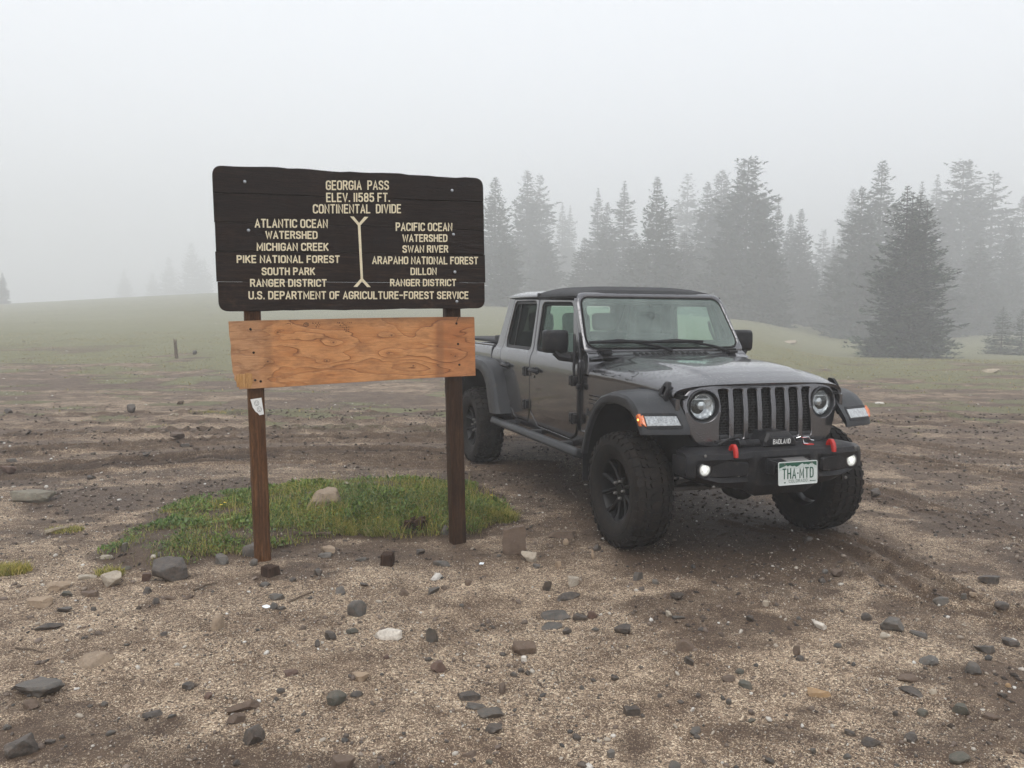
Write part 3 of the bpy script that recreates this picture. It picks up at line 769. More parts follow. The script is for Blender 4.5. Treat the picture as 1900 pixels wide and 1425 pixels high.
# small separate tussocks beside the mound
def tussock(x, y, r, h, n, label, seed):
    rr = r * rng_.uniform(0, 1, n) ** .6; a = rng_.uniform(0, 6.283, n)
    V, Fc = blades('g', x + rr * np.cos(a), y + rr * np.sin(a) * .7, rng_.uniform(.4, 1, n) * h, rng_.uniform(.003, .006, n), None, 1.2)
    o = tri_mesh('grass_tussock', V, Fc, M['blade']); tag(o, label, 'grass tuft', 'small tufts of grass on the gravel'); return o
HAZE = .0064
ROCKS = [
(-2.077, 4.987, 0.227, 0.139, 'boulder', 'dark', 0, 0.1, "big dark grey flat-topped boulder on the gravel left of the sign's left post", 'loose stones on the dirt'),
(-2.404, 4.888, 0.135, 0.109, 'boulder', 'pale', 0, 0.34, 'pale rounded granite lump just left of the big dark boulder', 'loose stones on the dirt'),
(-2.636, 4.542, 0.152, 0.066, 'slab', 'tan', -0.34, 0.34, 'flat tan slab near the left edge with a pinkish rim', 'loose stones on the dirt'),
(-2.696, 4.826, 0.133, 0.067, 'slab', 'tan', 0.51, 0.34, 'tilted tan slab with a pale top behind the flat tan one at left', 'loose stones on the dirt'),
(-2.567, 4.689, 0.07, 0.046, 'slab', 'green', 0, 0.34, 'small greenish grey slab leaning on the tilted tan slab', 'loose stones on the dirt'),
(-2.433, 4.703, 0.107, 0.039, 'slab', 'brown', 0, 0.34, 'small brown flat stone just right of the small greenish slab', 'loose stones on the dirt'),
(-2.456, 4.451, 0.08, 0.04, 'slab', 'dark', 0, 0.34, 'low black slab just in front of the flat tan slab at left', 'loose stones on the dirt'),
(-1.889, 5.295, 0.089, 0.102, 'cobble', 'grey', 0, 0.34, 'round grey and tan cobble below the grass left of the left post', 'loose stones on the dirt'),
(-1.744, 5.469, 0.098, 0.145, 'slab', 'grey', 0.34, 0.34, 'blocky grey stone half hidden behind the foot of the left post', 'loose stones on the dirt'),
(-1.66, 5.268, 0.054, 0.069, 'cobble', 'slate', 0.15, 0.34, 'small slate grey rounded stone right of the round grey-tan cobble', 'loose stones on the dirt'),
(-2.125, 4.754, 0.054, 0.05, 'cobble', 'dark', 0.29, 0.34, 'small black rounded stone left of the big dark grey boulder', 'loose stones on the dirt'),
(-1.996, 4.561, 0.041, 0.059, 'cobble', 'dark', 0.35, 0.34, 'small black rounded stone below the big dark grey boulder', 'loose stones on the dirt'),
(-1.85, 4.655, 0.084, 0.033, 'shard', 'brown', 0.85, 0.34, 'small brown thin stone below the big dark grey boulder', 'loose stones on the dirt'),
(-1.95, 4.641, 0.078, 0.029, 'shard', 'brown', 0, 0.34, 'small brown thin stone just below the big dark grey boulder', 'loose stones on the dirt'),
(-4.144, 7.057, 0.361, 0.158, 'slab', 'mossy', 0.17, 0.45, 'wide pale half-buried boulder with a green patch at the left edge', 'loose stones on the dirt'),
(-4.971, 8.135, 0.146, 0.114, 'slab', 'reddish', 0, 0.4, 'low reddish brown slab at the far left edge', 'loose stones on the dirt'),
(-2.574, 5.437, 0.078, 0.079, 'shard', 'green', 1.7, 0.34, 'upright greenish shard at the left tip of the grass patch', 'loose stones on the dirt'),
(-2.658, 5.33, 0.08, 0.032, 'slab', 'pale', 0, 0.34, 'small pale flat stone just left of the greenish shard', 'loose stones on the dirt'),
(-2.326, 5.299, 0.035, 0.033, 'round', 'white', 0.53, 0.34, 'small white round stone right of the greenish shard', 'loose stones on the dirt'),
(-2.292, 5.312, 0.035, 0.045, 'round', 'grey', 0.29, 0.34, 'small grey round stone right of the greenish shard', 'loose stones on the dirt'),
(-4.111, 8.017, 0.082, 0.059, 'cobble', 'dark', 0.51, 0.34, 'small black rounded stone well right of the pale mossy boulder', 'loose stones on the dirt'),
(-4.284, 7.555, 0.041, 0.035, 'round', 'white', -0.57, 0.34, 'small white round stone right of the pale mossy boulder', 'loose stones on the dirt'),
(-2.226, 4.95, 0.059, 0.078, 'wedge', 'reddish', 0.3, 0.34, 'small reddish wedge touching the left end of the big dark boulder', 'loose stones on the dirt'),
(-2.592, 4.985, 0.105, 0.046, 'slab', 'pale', 0, 0.5, 'small pale flat stone just left of the pale granite lump', 'loose stones on the dirt'),
(-2.446, 5.174, 0.081, 0.039, 'slab', 'green', 0.34, 0.4, 'small greenish grey flat stone just below the greenish shard', 'loose stones on the dirt'),
(-2.045, 3.475, 0.198, 0.073, 'slab', 'slate', -0.17, 0.4, 'long half-buried slate grey slab low at the left edge', 'loose stones on the dirt'),
(-1.994, 3.334, 0.068, 0.052, 'cobble', 'brown', 0, 0.34, 'brown lump right below the long half-buried grey slab', 'loose stones on the dirt'),
(-1.822, 2.989, 0.121, 0.089, 'slab', 'dark', 0.85, 0.34, 'thick dark slab in the bottom left corner pointing up to the right', 'loose stones on the dirt'),
(-1.42, 3.545, 0.06, 0.045, 'cobble', 'dark', 0, 0.34, 'lone black oval cobble on pale gravel at lower left', 'loose stones on the dirt'),
(-1.47, 3.283, 0.079, 0.031, 'slab', 'dark', 0.26, 0.34, 'sharp-edged dark green bar-like stone below the lone black cobble', 'loose stones on the dirt'),
(-1.708, 3.374, 0.028, 0.025, 'cobble', 'slate', -0.04, 0.34, 'small slate grey rounded stone left of the sharp-edged dark bar', 'loose stones on the dirt'),
(-1.566, 3.131, 0.039, 0.022, 'slab', 'slate', 0.68, 0.34, 'small slate grey flat stone left of the sharp-edged dark bar', 'loose stones on the dirt'),
(-1.984, 3.157, 0.032, 0.031, 'cobble', 'slate', 0.53, 0.34, 'small slate grey rounded stone above the bottom-left dark slab', 'loose stones on the dirt'),
(-1.757, 3.054, 0.04, 0.027, 'slab', 'dark', 0.85, 0.34, 'small black flat stone right of the bottom-left dark slab', 'loose stones on the dirt'),
(-1.733, 3.093, 0.022, 0.023, 'cobble', 'dark', 0.18, 0.34, 'small black rounded stone right of the bottom-left dark slab', 'loose stones on the dirt'),
(-1.532, 4.233, 0.076, 0.141, 'round', 'tan', 1.2, 0.45, 'tan dome-shaped stone half sunk in the gravel below the big dark boulder', 'loose stones on the dirt'),
(-1.959, 3.764, 0.188, 0.103, 'slab', 'tan', 0.77, 0.6, 'long pale ridge of rock barely breaking the gravel at left', 'loose stones on the dirt'),
(-1.109, 3.331, 0.163, 0.054, 'shard', 'brown', 0.77, 0.34, 'long grey-brown finger of rock below and left of the dark green cobble', 'loose stones on the dirt'),
(-1.1, 3.235, 0.077, 0.054, 'slab', 'brown', 0.68, 0.34, 'brown slab tucked under the long grey-brown finger of rock', 'loose stones on the dirt'),
(-0.985, 3.087, 0.081, 0.087, 'wedge', 'dark', 0.9, 0.34, 'black wedge with a point toward the viewer beneath the long grey-brown finger', 'loose stones on the dirt'),
(-1.001, 2.922, 0.028, 0.029, 'cobble', 'dark', 0.48, 0.34, 'small black rounded stone below the black wedge', 'loose stones on the dirt'),
(-1.047, 2.993, 0.023, 0.025, 'cobble', 'brown', -0.46, 0.34, 'small brown rounded stone left of the black wedge', 'loose stones on the dirt'),
(-2.409, 4.224, 0.141, 0.047, 'shard', 'dark', 0.68, 0.34, 'black log-like stone at the left, above the buried pale ridge', 'loose stones on the dirt'),
(-1.773, 4.135, 0.042, 0.03, 'cobble', 'dark', -0.04, 0.34, 'small black rounded stone well left of the buried tan dome', 'loose stones on the dirt'),
(-1.293, 3.435, 0.045, 0.032, 'wedge', 'reddish', -0.3, 0.34, 'small reddish pointed stone just right of the lone black cobble', 'loose stones on the dirt'),
(-1.383, 3.269, 0.037, 0.021, 'slab', 'slate', 0.85, 0.34, 'small slate grey flat stone just right of the sharp-edged dark bar', 'loose stones on the dirt'),
(-6.088, 13.169, 0.134, 0.157, 'wedge', 'dark', 0, 0.34, 'small dark lump on the bare ground far to the left beyond the sign', 'loose stones on the dirt'),
(-4.214, 10.448, 0.188, 0.094, 'slab', 'brown', 0, 0.34, 'flat brown slab on the churned dirt behind the left side of the sign', 'loose stones on the dirt'),
(-3.966, 9.992, 0.12, 0.063, 'slab', 'dark', 0.05, 0.34, 'small black flat stone just right of the far flat brown slab', 'loose stones on the dirt'),
(-3.689, 9.647, 0.081, 0.084, 'wedge', 'brown', 0.09, 0.34, 'small brown pointed stone just right of the far flat brown slab', 'loose stones on the dirt'),
(-4.069, 9.167, 0.099, 0.048, 'slab', 'dark', -0.58, 0.34, 'small black flat stone left of the far flat brown slab', 'loose stones on the dirt'),
(-7.964, 13.056, 0.141, 0.114, 'cobble', 'dark', -0.34, 0.34, 'small black rounded stone well left of the far dark lump', 'loose stones on the dirt'),
(-4.102, 7.983, 0.062, 0.052, 'cobble', 'dark', -0.26, 0.34, 'small black rounded stone well left of the far flat brown slab', 'loose stones on the dirt'),
(-5.368, 8.838, 0.106, 0.055, 'slab', 'dark', 0.5, 0.34, 'small black flat stone above the pale mossy boulder', 'loose stones on the dirt'),
(-5.186, 12.662, 0.152, 0.07, 'slab', 'pale', 0.32, 0.34, 'small pale flat stone above the far flat brown slab', 'loose stones on the dirt'),
(-5.759, 14.364, 0.138, 0.098, 'wedge', 'brown', -0.41, 0.34, 'small brown pointed stone well right of the far dark lump', 'loose stones on the dirt'),
(-10.971, 28.704, 0.155, 0.237, 'wedge', 'dark', 0, 0.34, 'small dark peaked rock in the meadow right beside the weathered stake', 'loose stones on the dirt'),
(-1.233, 5.521, 0.096, 0.078, 'boulder', 'tan', 0, 0.34, 'knobbly pale tan stone resting on a flatter one right of the left post', 'loose stones on the dirt'),
(-1.247, 5.439, 0.091, 0.043, 'slab', 'grey', 0, 0.34, 'flat grey stone under the knobbly pale tan one', 'loose stones on the dirt'),
(-1.204, 5.081, 0.07, 0.052, 'slab', 'dark', -0.85, 0.34, 'small black flat stone just below the knobbly tan stone', 'loose stones on the dirt'),
(-1.334, 4.967, 0.042, 0.035, 'cobble', 'dark', 0.36, 0.34, 'small black rounded stone left of the knobbly tan stone', 'loose stones on the dirt'),
(-0.979, 5.408, 0.097, 0.032, 'shard', 'slate', 0.51, 0.34, 'small slate grey thin stone right of the knobbly tan stone', 'loose stones on the dirt'),
(-0.625, 5.585, 0.064, 0.049, 'wedge', 'dark', -0.43, 0.34, 'small black pointed stone left of the thin slate blade', 'loose stones on the dirt'),
(-0.459, 5.337, 0.128, 0.047, 'shard', 'slate', -0.17, 0.4, 'thin flat slate blade between the square wood block and the upright brown slab', 'loose stones on the dirt'),
(-0.471, 5.039, 0.085, 0.06, 'shard', 'white', 0.68, 0.34, 'jagged white quartz patch right of the square wood block', 'loose stones on the dirt'),
(-0.837, 4.437, 0.101, 0.12, 'cobble', 'slate', -0.3, 0.34, 'big rounded slate grey cobble in the middle of the foreground', 'loose stones on the dirt'),
(-0.604, 4.12, 0.152, 0.071, 'slab', 'white', -0.34, 0.34, 'long white quartz stone half sunk in the centre foreground', 'loose stones on the dirt'),
(-0.389, 4.077, 0.064, 0.106, 'wedge', 'slate', -0.8, 0.34, 'blue-grey pointed wedge just right of the long white quartz', 'loose stones on the dirt'),
(-0.914, 4.091, 0.061, 0.064, 'wedge', 'dark', 0.2, 0.34, 'small black pointed stone below the big slate cobble', 'loose stones on the dirt'),
(-0.959, 4.011, 0.039, 0.047, 'slab', 'dark', 1.7, 0.34, 'small black flat stone well below the big slate cobble', 'loose stones on the dirt'),
(-0.816, 4.18, 0.065, 0.035, 'slab', 'green', 0, 0.34, 'small greenish grey flat stone just below the big slate cobble', 'loose stones on the dirt'),
(-1.338, 4.678, 0.095, 0.049, 'slab', 'slate', 0, 0.45, 'small slate grey flat stone well right of the buried tan dome', 'loose stones on the dirt'),
(-1.319, 4.513, 0.046, 0.058, 'cobble', 'slate', 0.14, 0.34, 'small slate grey rounded stone well right of the buried tan dome', 'loose stones on the dirt'),
(-1.271, 4.503, 0.054, 0.027, 'slab', 'dark', 0.51, 0.34, 'small black flat stone well right of the buried tan dome', 'loose stones on the dirt'),
(-0.469, 4.82, 0.104, 0.042, 'shard', 'slate', 0.85, 0.34, 'small slate grey thin stone below the thin slate blade', 'loose stones on the dirt'),
(-0.399, 4.881, 0.044, 0.033, 'cobble', 'brown', -0.45, 0.34, 'small brown rounded stone just below the thin slate blade', 'loose stones on the dirt'),
(-0.629, 4.767, 0.063, 0.049, 'slab', 'brown', 0.51, 0.34, 'small brown flat stone well right of the big slate cobble', 'loose stones on the dirt'),
(-0.89, 4.919, 0.062, 0.025, 'slab', 'dark', -0.6, 0.34, 'small black flat stone above the big slate cobble', 'loose stones on the dirt'),
(0.02, 5.614, 0.166, 0.201, 'block', 'brown', 0, 0.03, 'upright grey-brown shield-shaped slab standing at the grass edge right of the right post', 'loose stones on the dirt'),
(-1.007, 4.777, 0.063, 0.097, 'slab', 'grey', 0, 0.6, 'small grey flat stone above the big slate cobble', 'loose stones on the dirt'),
(-1.478, 4.882, 0.07, 0.044, 'slab', 'grey', 0.34, 0.34, 'small grey flat stone well right of the round grey-tan cobble', 'loose stones on the dirt'),
(-0.257, 4.947, 0.045, 0.049, 'wedge', 'brown', 0.45, 0.34, 'small brown pointed stone right of the thin slate blade', 'loose stones on the dirt'),
(-0.277, 4.577, 0.03, 0.028, 'cobble', 'slate', -0.35, 0.34, 'small slate grey rounded stone above the blue-grey wedge', 'loose stones on the dirt'),
(-0.142, 4.299, 0.031, 0.021, 'slab', 'dark', -0.34, 0.34, 'small black flat stone well right of the blue-grey wedge', 'loose stones on the dirt'),
(-1.472, 6.551, 0.32, 0.244, 'boulder', 'tan', 0.1, 0.34, 'broad pinkish tan boulder lying in the grass between the posts', 'loose stones on the dirt'),
(-1.699, 6.939, 0.108, 0.074, 'slab', 'brown', 0.58, 0.34, 'small brown flat stone just above the tan boulder in the grass', 'loose stones on the dirt'),
(-1.688, 6.543, 0.055, 0.103, 'cobble', 'dark', 0.45, 0.34, 'small black rounded stone left of the tan boulder in the grass', 'loose stones on the dirt'),
(-0.483, 6.015, 0.058, 0.093, 'cobble', 'grey', 0, 0.34, 'smooth pale grey stone against the left side of the right post', 'loose stones on the dirt'),
(-1.819, 6.457, 0.047, 0.048, 'round', 'grey', -0.25, 0.34, 'small grey round stone left of the tan boulder in the grass', 'loose stones on the dirt'),
(0.138, 5.441, 0.104, 0.098, 'wedge', 'pale', 0, 0.34, 'pale cornered wedge just right of the upright brown slab', 'loose stones on the dirt'),
(0.308, 5.324, 0.083, 0.077, 'shard', 'tan', -1.19, 0.35, 'small tan thin stone right of the pale cornered wedge', 'loose stones on the dirt'),
(0.554, 5.499, 0.056, 0.095, 'shard', 'tan', -1.7, 0.34, 'tan hooked stone just left of the front tyre foot', 'loose stones on the dirt'),
(0.379, 4.949, 0.077, 0.119, 'wedge', 'pale', 0.2, 0.5, 'small pale pointed stone right of the small black pyramid', 'loose stones on the dirt'),
(0.222, 4.877, 0.061, 0.092, 'wedge', 'dark', 0, 0.34, 'small black pyramid-shaped stone below the upright brown slab', 'loose stones on the dirt'),
(0.315, 4.729, 0.169, 0.062, 'shard', 'dark', 0.42, 0.4, 'long thin black slate flake level with the small black pyramid', 'loose stones on the dirt'),
(0.253, 4.436, 0.159, 0.054, 'slab', 'slate', 0.17, 0.35, 'wide slate slab, leftmost of a row in front of the front wheel', 'loose stones on the dirt'),
(0.379, 4.39, 0.082, 0.048, 'slab', 'dark', 0.17, 0.34, 'small black flat stone just right of the row of slates', 'loose stones on the dirt'),
(0.448, 4.399, 0.058, 0.064, 'wedge', 'reddish', 0, 0.4, 'small reddish pointed stone right of the row of slates', 'loose stones on the dirt'),
(0.237, 4.285, 0.123, 0.041, 'shard', 'slate', 0.51, 0.34, 'small slate grey thin stone just below the row of slates', 'loose stones on the dirt'),
(0.294, 4.194, 0.055, 0.041, 'slab', 'dark', 0.55, 0.34, 'small black flat stone just below the row of slates', 'loose stones on the dirt'),
(0.592, 4.178, 0.088, 0.061, 'wedge', 'dark', 0, 0.34, 'broad low black pyramid stone straight below the front wheel', 'loose stones on the dirt'),
(0.965, 4.705, 0.093, 0.057, 'slab', 'dark', -1.02, 0.34, 'dark tilted slab in front of the bumper centre', 'loose stones on the dirt'),
(0.864, 4.417, 0.04, 0.048, 'slab', 'pale', -0.85, 0.34, 'small pale flat stone right of the broad black pyramid', 'loose stones on the dirt'),
(0.899, 4.38, 0.074, 0.025, 'slab', 'slate', 0.05, 0.34, 'small slate grey flat stone above the brown ridge-backed stone', 'loose stones on the dirt'),
(0.885, 4.973, 0.054, 0.038, 'slab', 'grey', -0.85, 0.34, 'small grey flat stone well above the broad black pyramid', 'loose stones on the dirt'),
(0.792, 5.062, 0.076, 0.119, 'slab', 'slate', 1.02, 0.6, 'small slate grey flat stone well above the broad black pyramid', 'loose stones on the dirt'),
(0.855, 3.975, 0.098, 0.07, 'wedge', 'brown', -0.2, 0.34, 'brown ridge-backed stone like a small tent at centre right foreground', 'loose stones on the dirt'),
(0.06, 3.954, 0.123, 0.085, 'boulder', 'brown', 0, 0.34, 'smooth brown boulder with a flat top in the centre foreground', 'loose stones on the dirt'),
(0.066, 3.849, 0.028, 0.038, 'block', 'white', 0.2, 0.34, 'small white quartz cube touching the smooth brown boulder', 'loose stones on the dirt'),
(0.999, 4.222, 0.046, 0.026, 'cobble', 'dark', 0.21, 0.34, 'small black rounded stone above the brown ridge-backed stone', 'loose stones on the dirt'),
(1.288, 4.354, 0.052, 0.049, 'slab', 'dark', -1.02, 0.34, 'small black flat stone well left of the white shard', 'loose stones on the dirt'),
(0.405, 6.052, 0.21, 0.07, 'shard', 'brown', 0, 0.34, 'long brown stone lying left of the front tyre', 'loose stones on the dirt'),
(0.396, 5.867, 0.046, 0.067, 'round', 'tan', -0.35, 0.34, 'small tan round stone right of the pale cornered wedge', 'loose stones on the dirt'),
(0.601, 5.716, 0.062, 0.063, 'cobble', 'dark', 0.53, 0.34, 'small black rounded stone well right of the pale cornered wedge', 'loose stones on the dirt'),
(0.445, 4.216, 0.041, 0.023, 'slab', 'slate', 0.23, 0.34, 'small slate grey flat stone left of the broad black pyramid', 'loose stones on the dirt'),
(0.171, 5.32, 0.064, 0.034, 'slab', 'slate', -0.68, 0.34, 'small slate grey flat stone just below the pale cornered wedge', 'loose stones on the dirt'),
(2.073, 5.16, 0.105, 0.064, 'slab', 'brown', 0.68, 0.34, 'curved brown stone below the licence plate side tyre', 'loose stones on the dirt'),
(2.018, 5.216, 0.044, 0.042, 'round', 'grey', 0.56, 0.34, 'small grey round stone just left of the curved brown stone', 'loose stones on the dirt'),
(1.938, 5.05, 0.058, 0.038, 'cobble', 'dark', 0.47, 0.34, 'small black rounded stone just left of the curved brown stone', 'loose stones on the dirt'),
(1.626, 4.252, 0.092, 0.057, 'shard', 'white', -1.19, 0.34, 'bright white pointed shard on the right of the foreground', 'loose stones on the dirt'),
(1.939, 4.407, 0.056, 0.059, 'cobble', 'dark', -0.5, 0.34, 'dark cobble between the white shard and the pale-topped rock', 'loose stones on the dirt'),
(2.015, 4.264, 0.122, 0.091, 'boulder', 'grey', 0.2, 0.34, 'rounded rock with a pale cap, largest stone at right', 'loose stones on the dirt'),
(2.134, 4.187, 0.09, 0.034, 'slab', 'slate', -0.68, 0.34, 'flat blue-grey slate just right of the pale-topped rock', 'loose stones on the dirt'),
(2.506, 4.701, 0.09, 0.052, 'slab', 'grey', -0.51, 0.34, 'small grey flat stone well right of the pale-topped rock', 'loose stones on the dirt'),
(2.962, 5.019, 0.126, 0.068, 'slab', 'dark', -0.34, 0.34, 'low dark split boulder by the muddy rut at the right edge', 'loose stones on the dirt'),
(2.773, 4.572, 0.082, 0.047, 'cobble', 'dark', 0, 0.34, 'small black rock on the dark mud patch at right', 'loose stones on the dirt'),
(2.353, 3.996, 0.096, 0.055, 'slab', 'slate', -0.51, 0.34, 'smooth flat slate near the right edge above the egg-shaped cobble', 'loose stones on the dirt'),
(2.531, 4.091, 0.083, 0.047, 'slab', 'dark', -1.02, 0.34, 'dark tilted stone leaning at the right edge beside the flat slate', 'loose stones on the dirt'),
(2.638, 4.716, 0.037, 0.043, 'cobble', 'slate', -0.24, 0.34, 'small slate grey rounded stone well right of the pale-topped rock', 'loose stones on the dirt'),
(2.734, 4.789, 0.046, 0.037, 'slab', 'tan', -0.17, 0.34, 'small tan flat stone well above the flat right-edge slate', 'loose stones on the dirt'),
(1.627, 4.01, 0.039, 0.03, 'cobble', 'slate', -0.4, 0.34, 'small slate grey rounded stone below the white shard', 'loose stones on the dirt'),
(1.567, 4.385, 0.034, 0.026, 'cobble', 'slate', -0.43, 0.34, 'small slate grey rounded stone just left of the white shard', 'loose stones on the dirt'),
(1.915, 4.138, 0.04, 0.048, 'wedge', 'pale', -0.52, 0.34, 'small pale pointed stone just left of the pale-topped rock', 'loose stones on the dirt'),
(1.441, 4.585, 0.036, 0.046, 'wedge', 'pale', -0.24, 0.34, 'small pale pointed stone well left of the white shard', 'loose stones on the dirt'),
(2.175, 5.967, 0.065, 0.053, 'cobble', 'dark', 0.12, 0.34, 'small black rounded stone above the curved brown stone', 'loose stones on the dirt'),
(3.342, 7.525, 0.099, 0.107, 'wedge', 'dark', 0, 0.34, 'dark lump on the bare dirt just right of the far front tyre', 'loose stones on the dirt'),
(0.508, 3.343, 0.066, 0.049, 'block', 'dark', 0.1, 0.34, 'squared brownish black stone at lower centre', 'loose stones on the dirt'),
(0.266, 3.142, 0.041, 0.031, 'cobble', 'dark', -0.6, 0.34, 'small black rounded stone well left of the squared dark stone', 'loose stones on the dirt'),
(0.121, 3.148, 0.026, 0.019, 'cobble', 'brown', 0.21, 0.34, 'small brown rounded stone well right of the layered slates', 'loose stones on the dirt'),
(0.608, 2.924, 0.047, 0.041, 'cobble', 'slate', 0, 0.34, 'round slate cobble cut by the bottom edge right of centre', 'loose stones on the dirt'),
(0.856, 3.832, 0.064, 0.042, 'slab', 'dark', -0.85, 0.34, 'dark brown block just below the ridge-backed stone', 'loose stones on the dirt'),
(1.004, 3.664, 0.062, 0.032, 'slab', 'brown', 0.17, 0.34, 'brown left-hand stone of a tight group of three at lower right', 'loose stones on the dirt'),
(1.065, 3.731, 0.04, 0.038, 'cobble', 'green', 0, 0.34, 'rounded green-grey stone at the back of the group of three', 'loose stones on the dirt'),
(1.064, 3.594, 0.082, 0.044, 'slab', 'green', -1.02, 0.34, 'long green-grey stone at the front of the group of three', 'loose stones on the dirt'),
(0.738, 3.184, 0.057, 0.027, 'slab', 'slate', 0.68, 0.4, 'small slate grey flat stone above the bottom-edge slate cobble', 'loose stones on the dirt'),
(0.739, 3.143, 0.028, 0.022, 'cobble', 'dark', -0.19, 0.34, 'small black rounded stone above the bottom-edge slate cobble', 'loose stones on the dirt'),
(0.319, 3.573, 0.024, 0.028, 'cobble', 'slate', -0.23, 0.34, 'small slate grey rounded stone well left of the squared dark stone', 'loose stones on the dirt'),
(0.482, 3.673, 0.038, 0.026, 'cobble', 'dark', 0.38, 0.34, 'small black rounded stone above the squared dark stone', 'loose stones on the dirt'),
(0.05, 3.731, 0.031, 0.032, 'cobble', 'dark', -0.02, 0.34, 'small black rounded stone just below the smooth brown boulder', 'loose stones on the dirt'),
(0.017, 3.686, 0.035, 0.023, 'slab', 'slate', -0.22, 0.34, 'small slate grey flat stone just below the smooth brown boulder', 'loose stones on the dirt'),
(0.082, 3.711, 0.027, 0.029, 'cobble', 'dark', -0.02, 0.34, 'small black rounded stone well above the layered slates', 'loose stones on the dirt'),
(0.383, 3.0, 0.029, 0.039, 'block', 'grey', 0.25, 0.34, 'small grey squared stone below the squared dark stone', 'loose stones on the dirt'),
(0.941, 3.441, 0.025, 0.034, 'cobble', 'slate', -0.53, 0.34, 'small slate grey rounded stone below the group of three green stones', 'loose stones on the dirt'),
(0.825, 3.509, 0.025, 0.023, 'cobble', 'dark', 0.57, 0.34, 'small black rounded stone well left of the group of three green stones', 'loose stones on the dirt'),
(0.655, 3.497, 0.023, 0.024, 'cobble', 'dark', -0.57, 0.34, 'small black rounded stone right of the squared dark stone', 'loose stones on the dirt'),
(0.993, 3.286, 0.036, 0.018, 'slab', 'green', 0.3, 0.34, 'small greenish grey flat stone below the group of three green stones', 'loose stones on the dirt'),
(0.41, 3.157, 0.023, 0.017, 'round', 'white', 0.41, 0.34, 'small white round stone below the squared dark stone', 'loose stones on the dirt'),
(0.766, 3.357, 0.018, 0.027, 'wedge', 'white', -0.58, 0.34, 'small white pointed stone well right of the squared dark stone', 'loose stones on the dirt'),
(1.393, 3.91, 0.042, 0.073, 'slab', 'brown', 2.04, 0.34, 'small brown flat stone below the white shard', 'loose stones on the dirt'),
(1.389, 3.855, 0.042, 0.035, 'cobble', 'dark', 0.35, 0.34, 'small black rounded stone below the white shard', 'loose stones on the dirt'),
(2.002, 3.847, 0.092, 0.056, 'cobble', 'grey', 0.2, 0.34, 'two-tone grey cobble with a dark left end at right', 'loose stones on the dirt'),
(2.15, 3.744, 0.072, 0.078, 'cobble', 'slate', -0.7, 0.34, 'smooth egg-shaped slate cobble near the right edge', 'loose stones on the dirt'),
(1.808, 3.646, 0.1, 0.04, 'slab', 'brown', 0.17, 0.45, 'flat brown stone sunk in gravel left of the egg-shaped cobble', 'loose stones on the dirt'),
(1.759, 3.509, 0.113, 0.038, 'shard', 'dark', -0.59, 0.34, 'long thin dark splinter of rock pointing up to the left at right', 'loose stones on the dirt'),
(1.894, 3.355, 0.064, 0.054, 'wedge', 'green', -0.8, 0.34, 'greenish dark triangular stone near the right edge', 'loose stones on the dirt'),
(1.721, 3.342, 0.052, 0.032, 'cobble', 'green', 0, 0.34, 'small greenish grey rounded stone just below the thin dark splinter', 'loose stones on the dirt'),
(1.987, 3.307, 0.067, 0.027, 'slab', 'brown', -0.68, 0.34, 'dull brown slab at the right edge below the triangular stone', 'loose stones on the dirt'),
(1.395, 3.081, 0.07, 0.045, 'boulder', 'dark', -0.5, 0.34, 'rough black angular stone at lower right', 'loose stones on the dirt'),
(1.358, 3.168, 0.049, 0.026, 'wedge', 'dark', -0.5, 0.34, 'small black pointed stone just left of the rough black stone', 'loose stones on the dirt'),
(1.571, 3.12, 0.054, 0.044, 'boulder', 'dark', 0, 0.34, 'dark blocky stone right of the rough black one', 'loose stones on the dirt'),
(1.675, 2.971, 0.085, 0.043, 'cobble', 'green', 0.35, 0.34, 'big smooth green-grey oval cobble in the lower right corner', 'loose stones on the dirt'),
(1.265, 2.983, 0.03, 0.026, 'cobble', 'slate', -0.16, 0.34, 'small slate grey rounded stone left of the rough black stone', 'loose stones on the dirt'),
(1.213, 3.017, 0.031, 0.026, 'slab', 'brown', -1.02, 0.34, 'small brown flat stone left of the rough black stone', 'loose stones on the dirt'),
(1.152, 3.022, 0.027, 0.044, 'slab', 'slate', 0, 0.5, 'small slate grey flat stone well left of the rough black stone', 'loose stones on the dirt'),
(1.937, 3.154, 0.027, 0.026, 'cobble', 'brown', 0.09, 0.34, 'small brown rounded stone right of the big green cobble', 'loose stones on the dirt'),
(1.91, 3.044, 0.024, 0.022, 'cobble', 'brown', -0.59, 0.34, 'small brown rounded stone well right of the big green cobble', 'loose stones on the dirt'),
(1.864, 3.106, 0.022, 0.013, 'slab', 'dark', -0.54, 0.34, 'small black flat stone right of the big green cobble', 'loose stones on the dirt'),
(1.346, 3.507, 0.105, 0.066, 'slab', 'rust', -0.51, 0.65, 'crumbling yellow and rusty rock flush with the gravel at right', 'loose stones on the dirt'),
(2.152, 3.5, 0.04, 0.034, 'slab', 'dark', -0.68, 0.34, 'small black flat stone below the egg-shaped cobble', 'loose stones on the dirt'),
(1.603, 3.327, 0.022, 0.029, 'cobble', 'dark', -0.38, 0.34, 'small black rounded stone below the thin dark splinter', 'loose stones on the dirt'),
(1.852, 3.517, 0.042, 0.027, 'slab', 'pale', 0.55, 0.34, 'small pale flat stone just right of the thin dark splinter', 'loose stones on the dirt'),
(2.233, 3.598, 0.024, 0.025, 'round', 'rust', -0.36, 0.34, 'small rusty round stone right of the egg-shaped cobble', 'loose stones on the dirt'),
(0.971, 2.964, 0.036, 0.024, 'slab', 'dark', -0.68, 0.34, 'small black flat stone well right of the bottom-edge slate cobble', 'loose stones on the dirt'),
(-0.736, 3.4, 0.085, 0.078, 'cobble', 'green', 0.2, 0.34, 'mottled dark green cobble in the lower left centre', 'loose stones on the dirt'),
